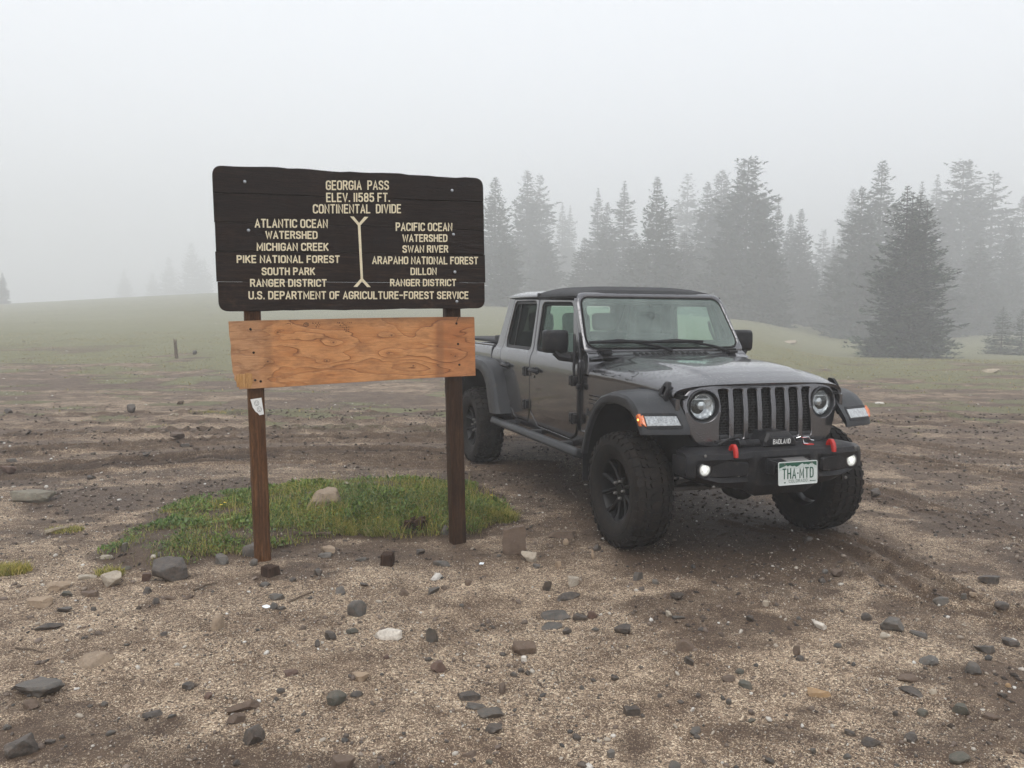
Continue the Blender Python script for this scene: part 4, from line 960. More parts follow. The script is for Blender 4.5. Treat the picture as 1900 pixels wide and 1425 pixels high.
(-0.661, 3.465, 0.058, 0.033, 'cobble', 'dark', 0.3, 0.34, 'smaller dark stone just right of the mottled green cobble', 'loose stones on the dirt'),
(-0.673, 3.625, 0.078, 0.042, 'wedge', 'tan', -0.2, 0.34, 'chipped pale tan stone above the mottled green cobble', 'loose stones on the dirt'),
(-0.996, 3.655, 0.07, 0.037, 'slab', 'reddish', 0, 0.34, 'flat reddish brown stone left of the chipped tan one', 'loose stones on the dirt'),
(-0.999, 3.493, 0.038, 0.027, 'cobble', 'dark', 0.31, 0.34, 'small black rounded stone right of the long grey-brown finger', 'loose stones on the dirt'),
(-0.331, 3.73, 0.078, 0.068, 'slab', 'reddish', 0.85, 0.34, 'four-cornered reddish brown slab left of the smooth brown boulder', 'loose stones on the dirt'),
(-0.032, 3.513, 0.044, 0.063, 'cobble', 'brown', 1, 0.34, 'round dark brown cobble below the smooth brown boulder', 'loose stones on the dirt'),
(-0.175, 3.462, 0.108, 0.039, 'slab', 'dark', 0, 0.4, 'small black flat stone above the layered slates', 'loose stones on the dirt'),
(-0.148, 3.375, 0.085, 0.029, 'slab', 'slate', -0.17, 0.35, 'flat slate behind the white-veined one', 'loose stones on the dirt'),
(-0.083, 3.311, 0.115, 0.038, 'slab', 'slate', 0, 0.34, 'dark slate with a white vein, largest of a layered cluster at bottom centre', 'loose stones on the dirt'),
(-0.067, 3.176, 0.072, 0.04, 'wedge', 'dark', 0, 0.34, 'dark angular stone just below the white-veined slate', 'loose stones on the dirt'),
(-0.609, 2.894, 0.09, 0.076, 'boulder', 'brown', 0, 0.34, 'buried brown rock cut off by the bottom edge left of centre', 'loose stones on the dirt'),
(-0.388, 3.838, 0.037, 0.028, 'cobble', 'dark', 0.52, 0.34, 'small black rounded stone just below the blue-grey wedge', 'loose stones on the dirt'),
(-0.593, 3.852, 0.028, 0.03, 'cobble', 'reddish', 0.53, 0.34, 'small reddish rounded stone just below the long white quartz', 'loose stones on the dirt'),
(-0.151, 2.987, 0.064, 0.024, 'slab', 'brown', 0, 0.4, 'small brown flat stone below the layered slates', 'loose stones on the dirt'),
(-0.075, 2.941, 0.028, 0.02, 'cobble', 'green', -0.19, 0.34, 'small greenish grey rounded stone below the layered slates', 'loose stones on the dirt'),
(-0.996, 3.421, 0.021, 0.024, 'cobble', 'dark', -0.17, 0.34, 'small black rounded stone well left of the mottled green cobble', 'loose stones on the dirt'),
(20.259, 60.879, 1.095, 0.365, 'slab', 'pale', 0, 0.34, 'pale flat stones far off in the meadow right of the truck mirror', 'loose stones on the dirt'),
(13.825, 24.01, 0.518, 0.173, 'slab', 'pale', 0, 0.34, 'pale flat stone at the edge of the dirt in front of the near spruce', 'loose stones on the dirt'),
(6.847, 15.383, 0.166, 0.055, 'slab', 'white', 0, 0.34, 'thin white stone on the dirt beyond the right front fender', 'loose stones on the dirt')]
EXTRA = {'stubs': [(-0.809, 5.34, 0.085, 0.085, 'small square dark wood block standing on the gravel between the posts', 1), (-1.502, 5.084, 0.09, 0.065, 'low cut-off wooden stub just right of the foot of the left post', 2)], 'sticks': [(-3.421, 5.993, -3.336, 6.161, 0.018, 'palewood', 'pale bone-like stick on the dirt left of the grass patch', 1), (-1.267, 4.587, -1.164, 4.797, 0.006, 'deadwood', 'straight dark stick pointing up to the right in the centre foreground', 2), (-1.861, 4.767, -1.785, 4.929, 0.007, 'deadwood', 'thin curved dark stick right of the big dark boulder', 3), (0.218, 3.695, 0.218, 3.605, 0.003, 'deadwood', 'tiny upright reddish twig low in the centre', 4), (-0.23, 5.548, -0.139, 5.561, 0.004, 'deadwood', 'short dark twig left of the upright brown slab', 5), (-0.535, 6.328, -0.402, 5.963, 0.003, 'palewood', 'pale bent straw leaning against the right post', 6), (-2.417, 3.943, -2.244, 3.889, 0.005, 'deadwood', 'thin crooked twig below the black log-like stone', 7)], 'scrap': (-1.427, 5.884), 'stump': (-0.712, 6.058), 'stake': (-10.725, 26.572), 'paper': [(-1.362, 4.515, 'white paper scrap on the gravel right below the left post'), (-0.194, 5.356, 'white paper scrap left of the upright brown slab')], 'flowers': [(-0.995, 6.074, 0.05, 'yellow flower low in the middle of the grass patch'), (-2.287, 6.458, 0.05, 'yellow flower in the grass left of the left post'), (-0.167, 6.956, 0.07, 'yellow flower right of the right post'), (-2.28, 6.526, 0.05, 'small yellow flower close beside another one left of the left post'), (-0.996, 6.135, 0.06, 'upper yellow flower of the pair mid-patch'), (-0.396, 6.961, 0.06, 'yellow flower touching the right edge of the right post'), (-1.089, 6.397, 0.09, 'tall yellow flower in the dense weeds')], 'tussocks': [(-3.16, 5.125, 0.13, 0.07, 900, 'yellow-green grass tuft at the left edge of the gravel'), (-2.483, 5.046, 0.09, 0.06, 500, 'small grass tuft right behind the pale granite lump'), (-3.339, 6.105, 0.14, 0.035, 500, 'sparse dull grass tuft around the pale stick'), (-4.822, 13.095, 0.3, 0.05, 900, 'low green tuft on the dirt behind the left side of the sign'), (-0.992, 6.059, 0.14, 0.1, 900, 'bright bushy tuft at the front edge of the grass patch'), (-1.216, 6.016, 0.1, 0.09, 600, 'short bright tuft left of the bushy one at the grass edge'), (-0.077, 6.465, 0.14, 0.1, 900, 'dark green tuft at the right end of the grass patch')]}
TREES = [
('full', -2.62, 121.6, 18.25, 1.0, 'leftmost misty spruce of the wood, right beside the edge of the sign', 'misty spruces beyond the meadow'),
('full', 2.52, 152.0, 23.38, 1.0, 'tall pale spruce second from the sign, behind the truck roof', 'misty spruces beyond the meadow'),
('ragged', 5.11, 163.4, 24.08, 1.0, 'ragged pale spruce touching the tall one behind the roof', 'misty spruces beyond the meadow'),
('slim', 12.42, 212.8, 24.8, 1.0, 'faint narrow spruce left of a twin in the gap over the cab', 'misty spruces beyond the meadow'),
('slim', 14.85, 220.4, 24.99, 0.95, 'faint narrow spruce, shorter right twin in the gap over the cab', 'misty spruces beyond the meadow'),
('slim', 15.23, 152.0, 20.6, 1.0, 'slender pointed spruce right of the faint gap over the cab', 'misty spruces beyond the meadow'),
('full', 14.38, 129.2, 15.94, 0.75, 'blunt dark spruce low between two pointed ones over the windshield', 'misty spruces beyond the meadow'),
('slim', 17.95, 136.8, 20.16, 1.25, 'pointed spruce over the left half of the windshield', 'misty spruces beyond the meadow'),
('full', 18.73, 110.2, 17.7, 0.85, 'dark clear-cut spruce standing out over the windshield middle', 'misty spruces beyond the meadow'),
('slim', 19.8, 106.4, 13.3, 1.0, 'small shoulder spruce on the right flank of the clear-cut one', 'misty spruces beyond the meadow'),
('ragged', 40.73, 197.6, 31.02, 1.0, 'pale see-through spruce with airy branches over the windshield', 'misty spruces beyond the meadow'),
('full', 30.57, 133.0, 20.55, 0.9, 'dark many-topped spruce left of the tallest clump', 'misty spruces beyond the meadow'),
('twin', 36.46, 148.2, 24.75, 0.9, 'spiky pointed spruce rising from behind the tallest clump', 'misty spruces beyond the meadow'),
('broad', 30.5, 110.2, 20.74, 1.0, 'tallest broad-topped conifer above the right windshield pillar', 'misty spruces beyond the meadow'),
('full', 30.42, 102.6, 15.76, 0.8, 'dark spruce forming the right slope of the tallest clump', 'misty spruces beyond the meadow'),
('slim', 38.15, 121.6, 18.23, 0.75, 'slim isolated spire right of the tallest clump', 'misty spruces beyond the meadow'),
('full', 45.04, 136.8, 17.29, 0.7, 'shorter spruce between the slim spire and the notch', 'misty spruces beyond the meadow'),
('full', 42.78, 125.4, 17.1, 0.8, 'bushy mid-height spruce left of the notch', 'misty spruces beyond the meadow'),
('ragged', 61.69, 167.2, 18.36, 1.0, 'small ragged treetop in the notch', 'misty spruces beyond the meadow'),
('slim', 60.77, 159.6, 16.5, 0.9, 'lowest treetop at the foot of the notch', 'misty spruces beyond the meadow'),
('full', 73.33, 182.4, 28.93, 0.85, 'pale ghostly spruce behind the dark pair at right', 'misty spruces beyond the meadow'),
('full', 39.15, 95.0, 17.15, 0.95, 'dark spruce left half of the dark pair beside the near spruce', 'misty spruces beyond the meadow'),
('full', 46.27, 106.4, 22.02, 0.95, 'sharp tall dark spruce immediately left of the near spruce top', 'misty spruces beyond the meadow'),
('slim', 66.09, 136.8, 23.87, 1.0, 'misty spire peeking out behind the near spruce top', 'misty spruces beyond the meadow'),
('slim', 79.88, 159.6, 28.66, 1.1, 'misty pointed spruce just right of the near spruce top', 'misty spruces beyond the meadow'),
('broad', 74.64, 140.6, 27.69, 1.05, 'broad misty conifer crown right of the near spruce', 'misty spruces beyond the meadow'),
('ragged', 84.05, 148.2, 27.16, 1.3, 'ragged misty conifer with open side at far right', 'misty spruces beyond the meadow'),
('full', 71.93, 121.6, 16.12, 0.8, 'short misty spruce near the right edge', 'misty spruces beyond the meadow'),
('full', 87.18, 144.4, 22.86, 0.9, 'misty spruce cut by the right edge of the picture', 'misty spruces beyond the meadow'),
('young', 39.05, 66.5, 3.88, 1.1, 'low bushy young spruce right of the near spruce', 'misty spruces beyond the meadow'),
('young', 39.57, 64.75, 3.64, 1.1, 'low bushy young spruce at the very right edge', 'misty spruces beyond the meadow'),
('full', 54.05, 106.4, 11.59, 1.2, 'dim spruce filling in low behind the right flank of the near spruce', 'misty spruces beyond the meadow'),
('full', 63.33, 114.0, 13.23, 1.3, 'dim spruce low in front of the broad misty crown', 'misty spruces beyond the meadow'),
('full', -0.85, 110.2, 9.73, 1.2, 'lower dim spruce next to the sign in front of the leftmost one', 'misty spruces beyond the meadow'),
('full', 5.52, 136.8, 10.65, 1.4, 'dim filled-in spruce low behind the cab rear', 'misty spruces beyond the meadow'),
('full', 11.0, 129.2, 10.44, 1.4, 'dim spruce low over the soft top', 'misty spruces beyond the meadow'),
('full', 16.62, 114.0, 10.53, 1.4, 'dim spruce low over the windshield, left of centre', 'misty spruces beyond the meadow'),
('full', 23.96, 117.8, 11.24, 1.4, 'dim spruce low over the windshield, right of centre', 'misty spruces beyond the meadow'),
('full', 27.03, 106.4, 12.9, 1.2, 'dark spruce low below the tallest clump', 'misty spruces beyond the meadow'),
('full', 31.39, 102.6, 10.48, 1.2, 'dark spruce low at the right of the tallest clump', 'misty spruces beyond the meadow'),
('full', 42.74, 121.6, 10.45, 1.3, 'dim spruce low under the notch', 'misty spruces beyond the meadow'),
('full', 42.58, 110.2, 11.42, 1.2, 'dark spruce low left of the dark pair', 'misty spruces beyond the meadow'),
('hero', 27.29, 57.75, 11.79, 1.0, 'large near green spruce with several tops, clearest of all the trees', 'misty spruces beyond the meadow'),
('full', -111.1, 182.4, 7.0, 0.8, 'faint spruce cut by the left edge of the picture', 'misty spruces beyond the meadow'),
('full', -183.24, 395.2, 27.68, 1.0, 'hardly visible spruce far left in the mist', 'misty spruces beyond the meadow'),
('full', -161.98, 395.2, 33.5, 0.9, 'very faint spruce left of the faint pair by the sign', 'misty spruces beyond the meadow'),
('full', -142.43, 372.4, 37.54, 1.0, 'faint taller spruce nearest to the sign on its left', 'misty spruces beyond the meadow'),
('full', -173.08, 402.8, 26.46, 1.1, 'very faint short spruce amid the ghostly left group', 'misty spruces beyond the meadow'),
('full', -139.92, 380.0, 30.66, 1.0, 'faint spruce partly hidden by the left edge of the sign', 'misty spruces beyond the meadow')]
# ================================================================== the pickup truck
truck = empty('pickup_truck', (T_POS[0], T_POS[1], 0.0), math.atan2(-math.cos(T_YAW), math.sin(T_YAW)))
tag(truck, 'wet dark grey four-door pickup truck with black soft top parked beside the brown sign', 'pickup truck')
def ys(z):   # half width of the cab side at height z
    return interp(z, [.50, .60, .75, 1.12, 1.20, 1.25, 1.29, 1.33, 1.80, 1.86], [.750, .768, .785, .790, .790, .778, .760, .748, .690, .675])
CUTZ = (.60, .75, 1.12, 1.20, 1.25, 1.29, 1.33)
def side_map(s, off=0.0):
    return lambda u, v, w: (u, s * (ys(v) + off - w), v)
def sideplate(bm, s, outer, holes=(), thick=.03, off=0.0, ch=.004):
    plate(bm, outer, list(holes), side_map(s, off), thick, ch, cuts_v=CUTZ)
def yh(x): return .762 - .075 * (x + .93) / 1.38      # half width at the hood seam
def zs(x): return interp(x, [-.93, -.4, .30, .45], [1.152, 1.148, 1.114, 1.088])
RDOOR = rounded([(-2.022, .74), (-2.022, 1.778), (-2.686, 1.784), (-2.893, 1.27), (-2.840, 1.154), (-2.674, .873), (-2.50, .655), (-2.39, .622), (-2.10, .625)],
                [.02, .03, .05, .02, .10, .3, .10, .05, .08], 4)
FDOOR = rounded([(-2.010, .76), (-1.86, .618), (-1.10, .606), (-.972, .66), (-.936, .80), (-.930, 1.26), (-.985, 1.345), (-1.205, 1.762), (-2.010, 1.778)],
                [.14, .08, .10, .10, .05, .04, .02, .03, .03], 4)
RWIN = rounded([(-2.115, 1.318), (-2.085, 1.736), (-2.640, 1.736), (-2.790, 1.318)], [.03, .05, .05, .05], 4)
FWIN = rounded([(-1.130, 1.318), (-1.255, 1.716), (-1.905, 1.722), (-1.935, 1.318)], [.03, .06, .05, .05], 4)
ARCH_R = 0.0
for s in (-1, 1):
    # ---- doors
    for nm, outl, win, hx, glass, hinge_x in (('door', RDOOR, RWIN, -2.62, 'tint', -2.085), ('door', FDOOR, FWIN, -1.84, 'sideglass', -.985)):
        front = win is FWIN
        bm = bmesh.new()
        inner = inset2(outl if area2(outl) > 0 else outl[::-1], .003)
        wo_ = inset2(win if area2(win) > 0 else win[::-1], -.022)
        sideplate(bm, s, inner, [wo_], .045, .004, .006)
        d = finish('door', bm, M['paint'], truck)
        # recessed frame round the pane
        bm = bmesh.new(); sideplate(bm, s, inset2(wo_, .0015), [inset2(win if area2(win) > 0 else win[::-1], .006)], .02, -.010, .003)
        finish('window_frame', bm, M['gap' if front else 'black'], d)
        bm = bmesh.new(); sideplate(bm, s, inset2(win if area2(win) > 0 else win[::-1], .004), [], .004, -.018, .001)
        if glass == 'tint':
            g = finish('window_pane', bm, M['tint'], d)
            bm = bmesh.new(); plate(bm, [(-2.605, 1.325), (-2.585, 1.325), (-2.515, 1.73), (-2.535, 1.73)], [], side_map(s, -.014), .012, .002); finish('division_bar', bm, M['black'], d)
        else: g = finish('window_pane', bm, M['sideglass'], d)
        # handle: grip with a scooped cup behind it
        bm = bmesh.new(); yo = ys(1.12) + .006
        cup = circ(hx, 1.122, .055, 18, .036); plate(bm, cup, [], lambda u, v, w: (u, s * (yo + .004 - w), v), .012, .003)
        tube(bm, [(hx - .115, s * (yo + .010), 1.125), (hx - .08, s * (yo + .034), 1.125), (hx + .03, s * (yo + .038), 1.122), (hx + .085, s * (yo + .014), 1.118)], [.015, .019, .019, .014], 8)
        box(bm, (hx - .1, s * (yo + .012), 1.124), (.05, .03, .045), .010)
        finish('handle', bm, M['black'], d)
        if front:
            bm = bmesh.new(); lathe(bm, [(.001, .004), (.012, .004), (.014, 0)], 14, 'Y'); 
            o = finish('door_lock', bm, M['steel'], d, loc=(hx - .06, s * (yo + .004), 1.062))
            if s < 0: o.rotation_euler = (math.pi, 0, 0)
        # hinges
        for zz in (1.10, .79):
            bm = bmesh.new(); yb = ys(zz) + .004
            box(bm, (hinge_x - .03, s * (yb + .012), zz), (.075, .028, .082), .008)
            box(bm, (hinge_x + .035, s * (yb + .012), zz), (.038, .03, .078), .007)
            tube(bm, [(hinge_x + .008, s * (yb + .022), zz - .045), (hinge_x + .008, s * (yb + .022), zz + .045)], .014, 10)
            for q in (-.022, .022): tube(bm, [(hinge_x - .035, s * (yb + .02), zz + q), (hinge_x - .035, s * (yb + .031), zz + q)], .008, 8)
            finish('hinge', bm, M['black'], d)
    # ---- door opening behind the doors (dark gaps show between the panels)
    bm = bmesh.new()
    hull = [(-2.93, .58), (-.90, .58), (-.905, 1.30), (-1.205, 1.79), (-2.71, 1.79), (-2.93, 1.27)]
    plate(bm, hull, [inset2(RWIN if area2(RWIN) > 0 else RWIN[::-1], -.012), inset2(FWIN if area2(FWIN) > 0 else FWIN[::-1], -.012)], side_map(s, -.030), .05, .003, cuts_v=CUTZ)
    finish('door_frame', bm, M['gap'], truck)
    # ---- rocker strip below the doors
    bm = bmesh.new()
    bot = [(-2.56, .545), (-.56, .545), (-.56, .70), (-.926, .70), (-.962, .652), (-1.10, .598), (-1.86, .610), (-1.97, .70), (-2.018, .735), (-2.10, .617), (-2.39, .614), (-2.50, .645), (-2.56, .72)]
    sideplate(bm, s, bot, [], .04, 0, .003); finish('rocker_panel', bm, M['paint'], truck)
    # ---- cab corner behind the rear door
    bm = bmesh.new()
    cab = [(-2.566, .735), (-2.684, .872), (-2.850, 1.152), (-2.903, 1.268), (-2.697, 1.788), (-2.700, 1.796), (-2.835, 1.802), (-3.085, 1.305), (-3.135, 1.290), (-3.150, 1.00), (-2.80, 1.00), (-2.62, .735)]
    sideplate(bm, s, cab, [], .05, 0, .004); finish('cab_corner_panel', bm, M['paint'], truck)
    # ---- front fender side between door and grille
    bm = bmesh.new()
    fen = [(-.922, .60), (-.55, .60), (-.50, .80), (-.38, .96), (-.15, 1.05), (.32, 1.03), (.40, .94), (.42, .94), (.42, 1.086), (.30, 1.106), (-.4, 1.141), (-.922, 1.146)]
    def fmap(u, v, w, s=s): return (u, s * (min(yh(u), ys(v)) - .004 - w), v)
    plate(bm, fen, [], fmap, .03, .004, cuts_u=(-.7, -.5, -.2, .1, .3)); finish('fender_panel', bm, M['paint'], truck)
    # vent grooves on the fender
    bm = bmesh.new()
    for k in range(3): box(bm, (-.70, s * (yh(-.70) - .002), 1.00 - .032 * k), (.26, .006, .011), .002)
    finish('fender_vent', bm, M['black'], truck)
    # cowl side, above the seam
    bm = bmesh.new()
    cow = rounded([(-.926, 1.158), (-.80, 1.158), (-.800, 1.255), (-.835, 1.315), (-.875, 1.338), (-.905, 1.338), (-.926, 1.30)], [.0, .0, .05, .05, .02, .0, .01], 4)
    plate(bm, cow, [], lambda u, v, w, s=s: (u, s * (interp(v, [1.158, 1.25, 1.338], [.762, .758, .738]) - w), v), .12, .006, cuts_v=(1.25,)); finish('cowl_side', bm, M['paint'], truck)
    # antenna-like black stay and rubber wedge at the door front (folded mast)
    if s < 0:
        bm = bmesh.new()
        tube(bm, [(-.955, s * .80, 1.075), (-.955, s * .815, 1.20), (-.97, s * .80, 1.38), (-1.02, s * .785, 1.475)], [.010, .012, .016, .012], 8)
        tube(bm, [(-.905, s * .79, 1.05), (-.905, s * .80, 1.22), (-.925, s * .79, 1.37)], [.006, .006, .004], 7)
        box(bm, (-.915, s * .79, 1.055), (.06, .03, .05), .012)
        finish('antenna_mast', bm, M['black'], truck)
# lettering on the fender and hood
wj, pj = layout('J', .2, .3); 
def fen_txt(text, x0, z0, h, s=-1):
    w_, ls = layout(text, .22)
    # on the right-hand side the text reads from the rear of the truck to the front
    return [[(x0 + px * h, z0 + py * h) for px, py in l] for l in ls]
lettering('lettering', fen_txt('Jeep', -.835, .835, .052), lambda u, v: ((u, -(yh(u) + .001), v), (0, -1, 0)), .0058, M['flare'], truck, .5)

# ---- cab shell: floor, firewall, rear wall, roof
bm = bmesh.new()
box(bm, (-2.0, 0, .58), (2.15, 1.46, .06), .01)
plate(bm, [(-.72, .60), (.72, .60), (.72, 1.28), (.69, 1.80), (-.69, 1.80), (-.72, 1.28)], [rounded([(-.5, 1.36), (.5, 1.36), (.47, 1.72), (-.47, 1.72)], .05)],
      lambda u, v, w: (interp(v, [.6, 1.29, 1.80], [-3.14, -3.12, -2.855]) + w, u, v), .04, .004, cuts_v=(1.29,))
box(bm, (-.86, 0, .93), (.06, 1.44, .68), .01)
finish('cab_shell', bm, M['paint'], truck)
bm = bmesh.new()
plate(bm, rounded([(-.49, 1.37), (.49, 1.37), (.46, 1.71), (-.46, 1.71)], .05), [], lambda u, v, w: (interp(v, [.6, 1.29, 1.80], [-3.14, -3.12, -2.855]) + .015 + w, u, v), .006, .001)
finish('rear_window', bm, M['sideglass'], truck)
def roof_z(x, y, z0, crown):
    t = min(1, abs(y) / .69); return z0 + crown * (1 - t ** 4.5) ** .55
bm = bmesh.new()
def rf(u, v):
    e = min(1.0, (u + 2.86) / .10) if u < -2.76 else 1.0
    return (u, v * .697, roof_z(u, v * .69, 1.803, .068 * max(.0, e) ** .5 + .004))
vv = [math.sin(math.pi / 2 * t) for t in lin(-1, 1, 41)]
grid(bm, rf, [-2.86, -2.852, -2.84, -2.82, -2.79, -2.75, -2.6, -2.3, -2.055], vv)
ret = bmesh.ops.extrude_face_region(bm, geom=bm.faces[:]); bmesh.ops.translate(bm, verts=[v for v in ret['geom'] if isinstance(v, bmesh.types.BMVert)], vec=(0, 0, -.014))
bmesh.ops.recalc_face_normals(bm, faces=bm.faces[:])
for s in (-1, 1): box(bm, (-2.46, s * .694, 1.797), (.80, .016, .012), .003)
finish('hardtop_roof', bm, M['paint'], truck)
bm = bmesh.new()
def sf(u, v):
    k = interp(u, [-2.05, -1.95, -1.6, -1.35, -1.232, -1.20], [.078, .088, .092, .080, .056, .03])
    sag = .004 * math.sin((u + 2.05) * 14) * (1 - abs(v) ** 3) if -2.0 < u < -1.25 else 0
    return (u, v * .692, roof_z(u, v * .69, interp(u, [-2.05, -1.2], [1.800, 1.792]), k + sag))
grid(bm, sf, lin(-2.05, -1.20, 26), vv)
ret = bmesh.ops.extrude_face_region(bm, geom=bm.faces[:]); bmesh.ops.translate(bm, verts=[v for v in ret['geom'] if isinstance(v, bmesh.types.BMVert)], vec=(0, 0, -.012))
bmesh.ops.recalc_face_normals(bm, faces=bm.faces[:])
for s in (-1, 1): box(bm, (-1.64, s * .694, 1.786), (.80, .014, .026), .004); box(bm, (-2.05, s * .69, 1.81), (.03, .03, .04), .006)
finish('soft_top', bm, M['fabric'], truck)
# gutters over the doors
for s in (-1, 1):
    bm = bmesh.new(); box(bm, (-1.98, s * .700, 1.789), (1.58, .012, .010), .002); finish('drip_rail', bm, M['gap'], truck)

# ---- windshield frame, pane, wipers
def wsm(off=0.0):
    n_ = Vector((.836, 0, .549))
    return lambda u, v, w: (-.909 - (v - 1.374) * .657 + n_.x * (off - w), u, v + n_.z * (off - w) * 0 )
ws_out = rounded([(-.752, 1.338), (.752, 1.338), (.700, 1.822), (-.700, 1.822)], [.03, .03, .10, .10], 6)
ws_in = rounded([(-.722, 1.366), (.722, 1.366), (.664, 1.782), (-.664, 1.782)], [.09, .09, .08, .08], 6)
bm = bmesh.new(); plate(bm, ws_out, [inset2(ws_in, -.004)], wsm(.012), .075, .014); wf = finish('windshield_frame', bm, M['paint'], truck, 50)
bm = bmesh.new(); plate(bm, inset2(ws_in, -.003), [inset2(ws_in, .006)], wsm(.009), .012, .002); finish('window_seal', bm, M['gap'], wf)
band = inset2(rounded([(-.722, 1.366), (.722, 1.366), (.664, 1.782), (-.664, 1.782)], [.09, .09, .08, .08], 6), .007)
bin_ = rounded([(-.672, 1.428), (.672, 1.428), (.634, 1.738), (-.634, 1.738)], [.05, .05, .10, .10], 6)
bm = bmesh.new(); plate(bm, band, [bin_], wsm(-.002), .002, .0005); finish('tinted_border', bm, M['tint'], wf)
bm = bmesh.new(); plate(bm, inset2(ws_in, .0065), [], wsm(.002), .003, .0005); wsp = finish('windshield_pane', bm, M['ws'], truck)
# cowl panel below the glass
bm = bmesh.new()
grid(bm, lambda u, v: (interp(u, [0, .3, 1], [-.905, -.868, -.775]), v * .742, interp(u, [0, .3, 1], [1.348, 1.337, 1.300]) - .018 * abs(v) ** 4), [0, .3, .6, 1], lin(-1, 1, 21))
bmesh.ops.recalc_face_normals(bm, faces=bm.faces[:]); cwl = finish('cowl_panel', bm, M['paint'], truck)
bm = bmesh.new()
for k in range(13): box(bm, (-.825, -.32 + k * .055, 1.3225), (.05, .034, .004), .001, rotm('Y', 24) @ rotm('Z', 12))
finish('cowl_vent', bm, M['gap'], cwl)
for y0, side in ((-.10, -1), (.42, -1)):
    bm = bmesh.new()
    # pivot, arm lying along the lower glass, blade
    P0 = Vector((-.850, y0 + .12, 1.345)); P1 = Vector((-.893, y0 - .12, 1.402)); P2 = Vector((-.905, y0 - .34, 1.424))
    tube(bm, [P0, P0.lerp(P1, .5) + Vector((.008, 0, .008)), P1, P2], [.015, .012, .009, .008], 8)
    box(bm, P2 + Vector((.006, 0, .002)), (.03, .09, .028), .008)
    tube(bm, [P2 + Vector((.010, -.27, -.010)), P2 + Vector((.012, 0, -.004)), P2 + Vector((.010, .27, -.008))], [.013, .019, .013], 7)
    tube(bm, [P0 + Vector((-.01, 0, -.02)), P0 + Vector((.004, 0, .006))], .018, 10)
    finish('wiper', bm, M['black'], truck)
for y0 in (-.58, .60):
    bm = bmesh.new(); box(bm, (-.868, y0, 1.350), (.045, .11, .020), .006); box(bm, (-.835, y0, 1.330), (.06, .085, .022), .006)
    finish('windshield_hinge', bm, M['black'], truck)
# round sensor ring / mirror inside the glass
bm = bmesh.new(); rr = [(-.909 - (1.635 + .022 * math.sin(a) - 1.374) * .657 + .016, -.055 + .030 * math.cos(a), 1.635 + .026 * math.sin(a)) for a in lin(0, 2 * math.pi, 25)]
tube(bm, rr, .0022, 6, False); finish('windshield_sticker', bm, M['gap'], wsp)

# ---- hood
def zc(x): return interp(x, [-.80, -.5, 0, .18, .30, .38, .425, .447], [1.306, 1.300, 1.284, 1.268, 1.243, 1.217, 1.197, 1.182])
def hood(u, t, off=0.0):
    """u 0 rear .. 1 front, t -1..1 across"""
    xf = .447 - .052 * abs(t) ** 3; x = -.795 + (xf + .795) * u
    xm = min(x, .447)
    b = (1 - abs(t) ** 3.0) ** (1 / 2.6) if abs(t) < 1 else 0
    z = zs(x) + (zc(x + .03 * abs(t) ** 3) - zs(x)) * b
    wd = interp(x, [-.8, .2, .45], [.66, .60, .54])           # raised centre dome
    dome = 1 / (1 + math.exp((abs(t) - wd) / .022)); fade = interp(x, [-.8, -.6, .2, .40], [.5, 1, .8, 0])
    z += .020 * dome * fade
    return Vector((x, yh(x) * t, z + off))
ts = sorted(set([math.sin(math.pi / 2 * t) for t in lin(-1, 1, 49)] + [s * q for s in (-1, 1) for q in lin(.5, .74, 17)]))
bm = bmesh.new()
g = grid(bm, lambda u, t: hood(u, t), sorted(lin(0, .8, 18) + lin(.83, 1, 14)), ts)
# turned-down lips
for row in (g[-1], [r[0] for r in g][::-1], [r[-1] for r in g]):
    lo = [bm.verts.new((v.co.x - (.0 if row is not g[-1] else .012), v.co.y * .985, v.co.z - .022)) for v in row]
    for i in range(len(row) - 1):
        try: bm.faces.new((row[i], row[i + 1], lo[i + 1], lo[i]))
        except ValueError: pass
bmesh.ops.recalc_face_normals(bm, faces=bm.faces[:])
hd = finish('hood', bm, M['paint'], truck, 40)
# dark core under the hood so that the shut lines read black
bm = bmesh.new()
plate(bm, [(-.80, -.74), (.415, -.655), (.415, .655), (-.80, .74)], [], lambda u, v, w: (u, v * .985, zs(u) + .012 - w), .02, .002, cuts_u=(-.4, 0, .3))
box(bm, (-.15, 0, .86), (1.10, 1.20, .48), .02)
finish('engine_bay', bm, M['gap'], truck)
# embossed name along the hood side
wg, pg = layout('GLADIATOR', .24)
def hood_pt(u, v):
    # u: along x, v: height above the seam
    x = u; uu = (x + .795) / (.447 - .052 + .795)
    lo_, hi_ = .80, .9999
    for _ in range(26):
        m_ = (lo_ + hi_) / 2
        if hood(uu, m_).z - zs(x) > v: lo_ = m_
        else: hi_ = m_
    t = (lo_ + hi_) / 2; a = hood(uu, -t); b = hood(uu, -t + .004); c = hood(uu + .004, -t)
    n_ = (c - a).cross(b - a).normalized()
    if n_.y > 0: n_ = -n_
    return a + n_ * .001, n_
H_ = .058
for oo in (0,):
    pol = [[(-.60 + px * H_ * 1.32 * 1.02, .028 + py * H_) for px, py in l] for l in pg]
lettering('lettering', pol, hood_pt, .0034, M['black'], hd, .3)
bm = bmesh.new(); q = hood_pt(-.72, .045)[0]; lathe(bm, [(.001, .012), (.010, .010), (.012, 0)], 12, 'Y'); o = finish('hood_bump_stop', bm, M['black'], hd, loc=q); o.rotation_euler = (math.pi, 0, 0)
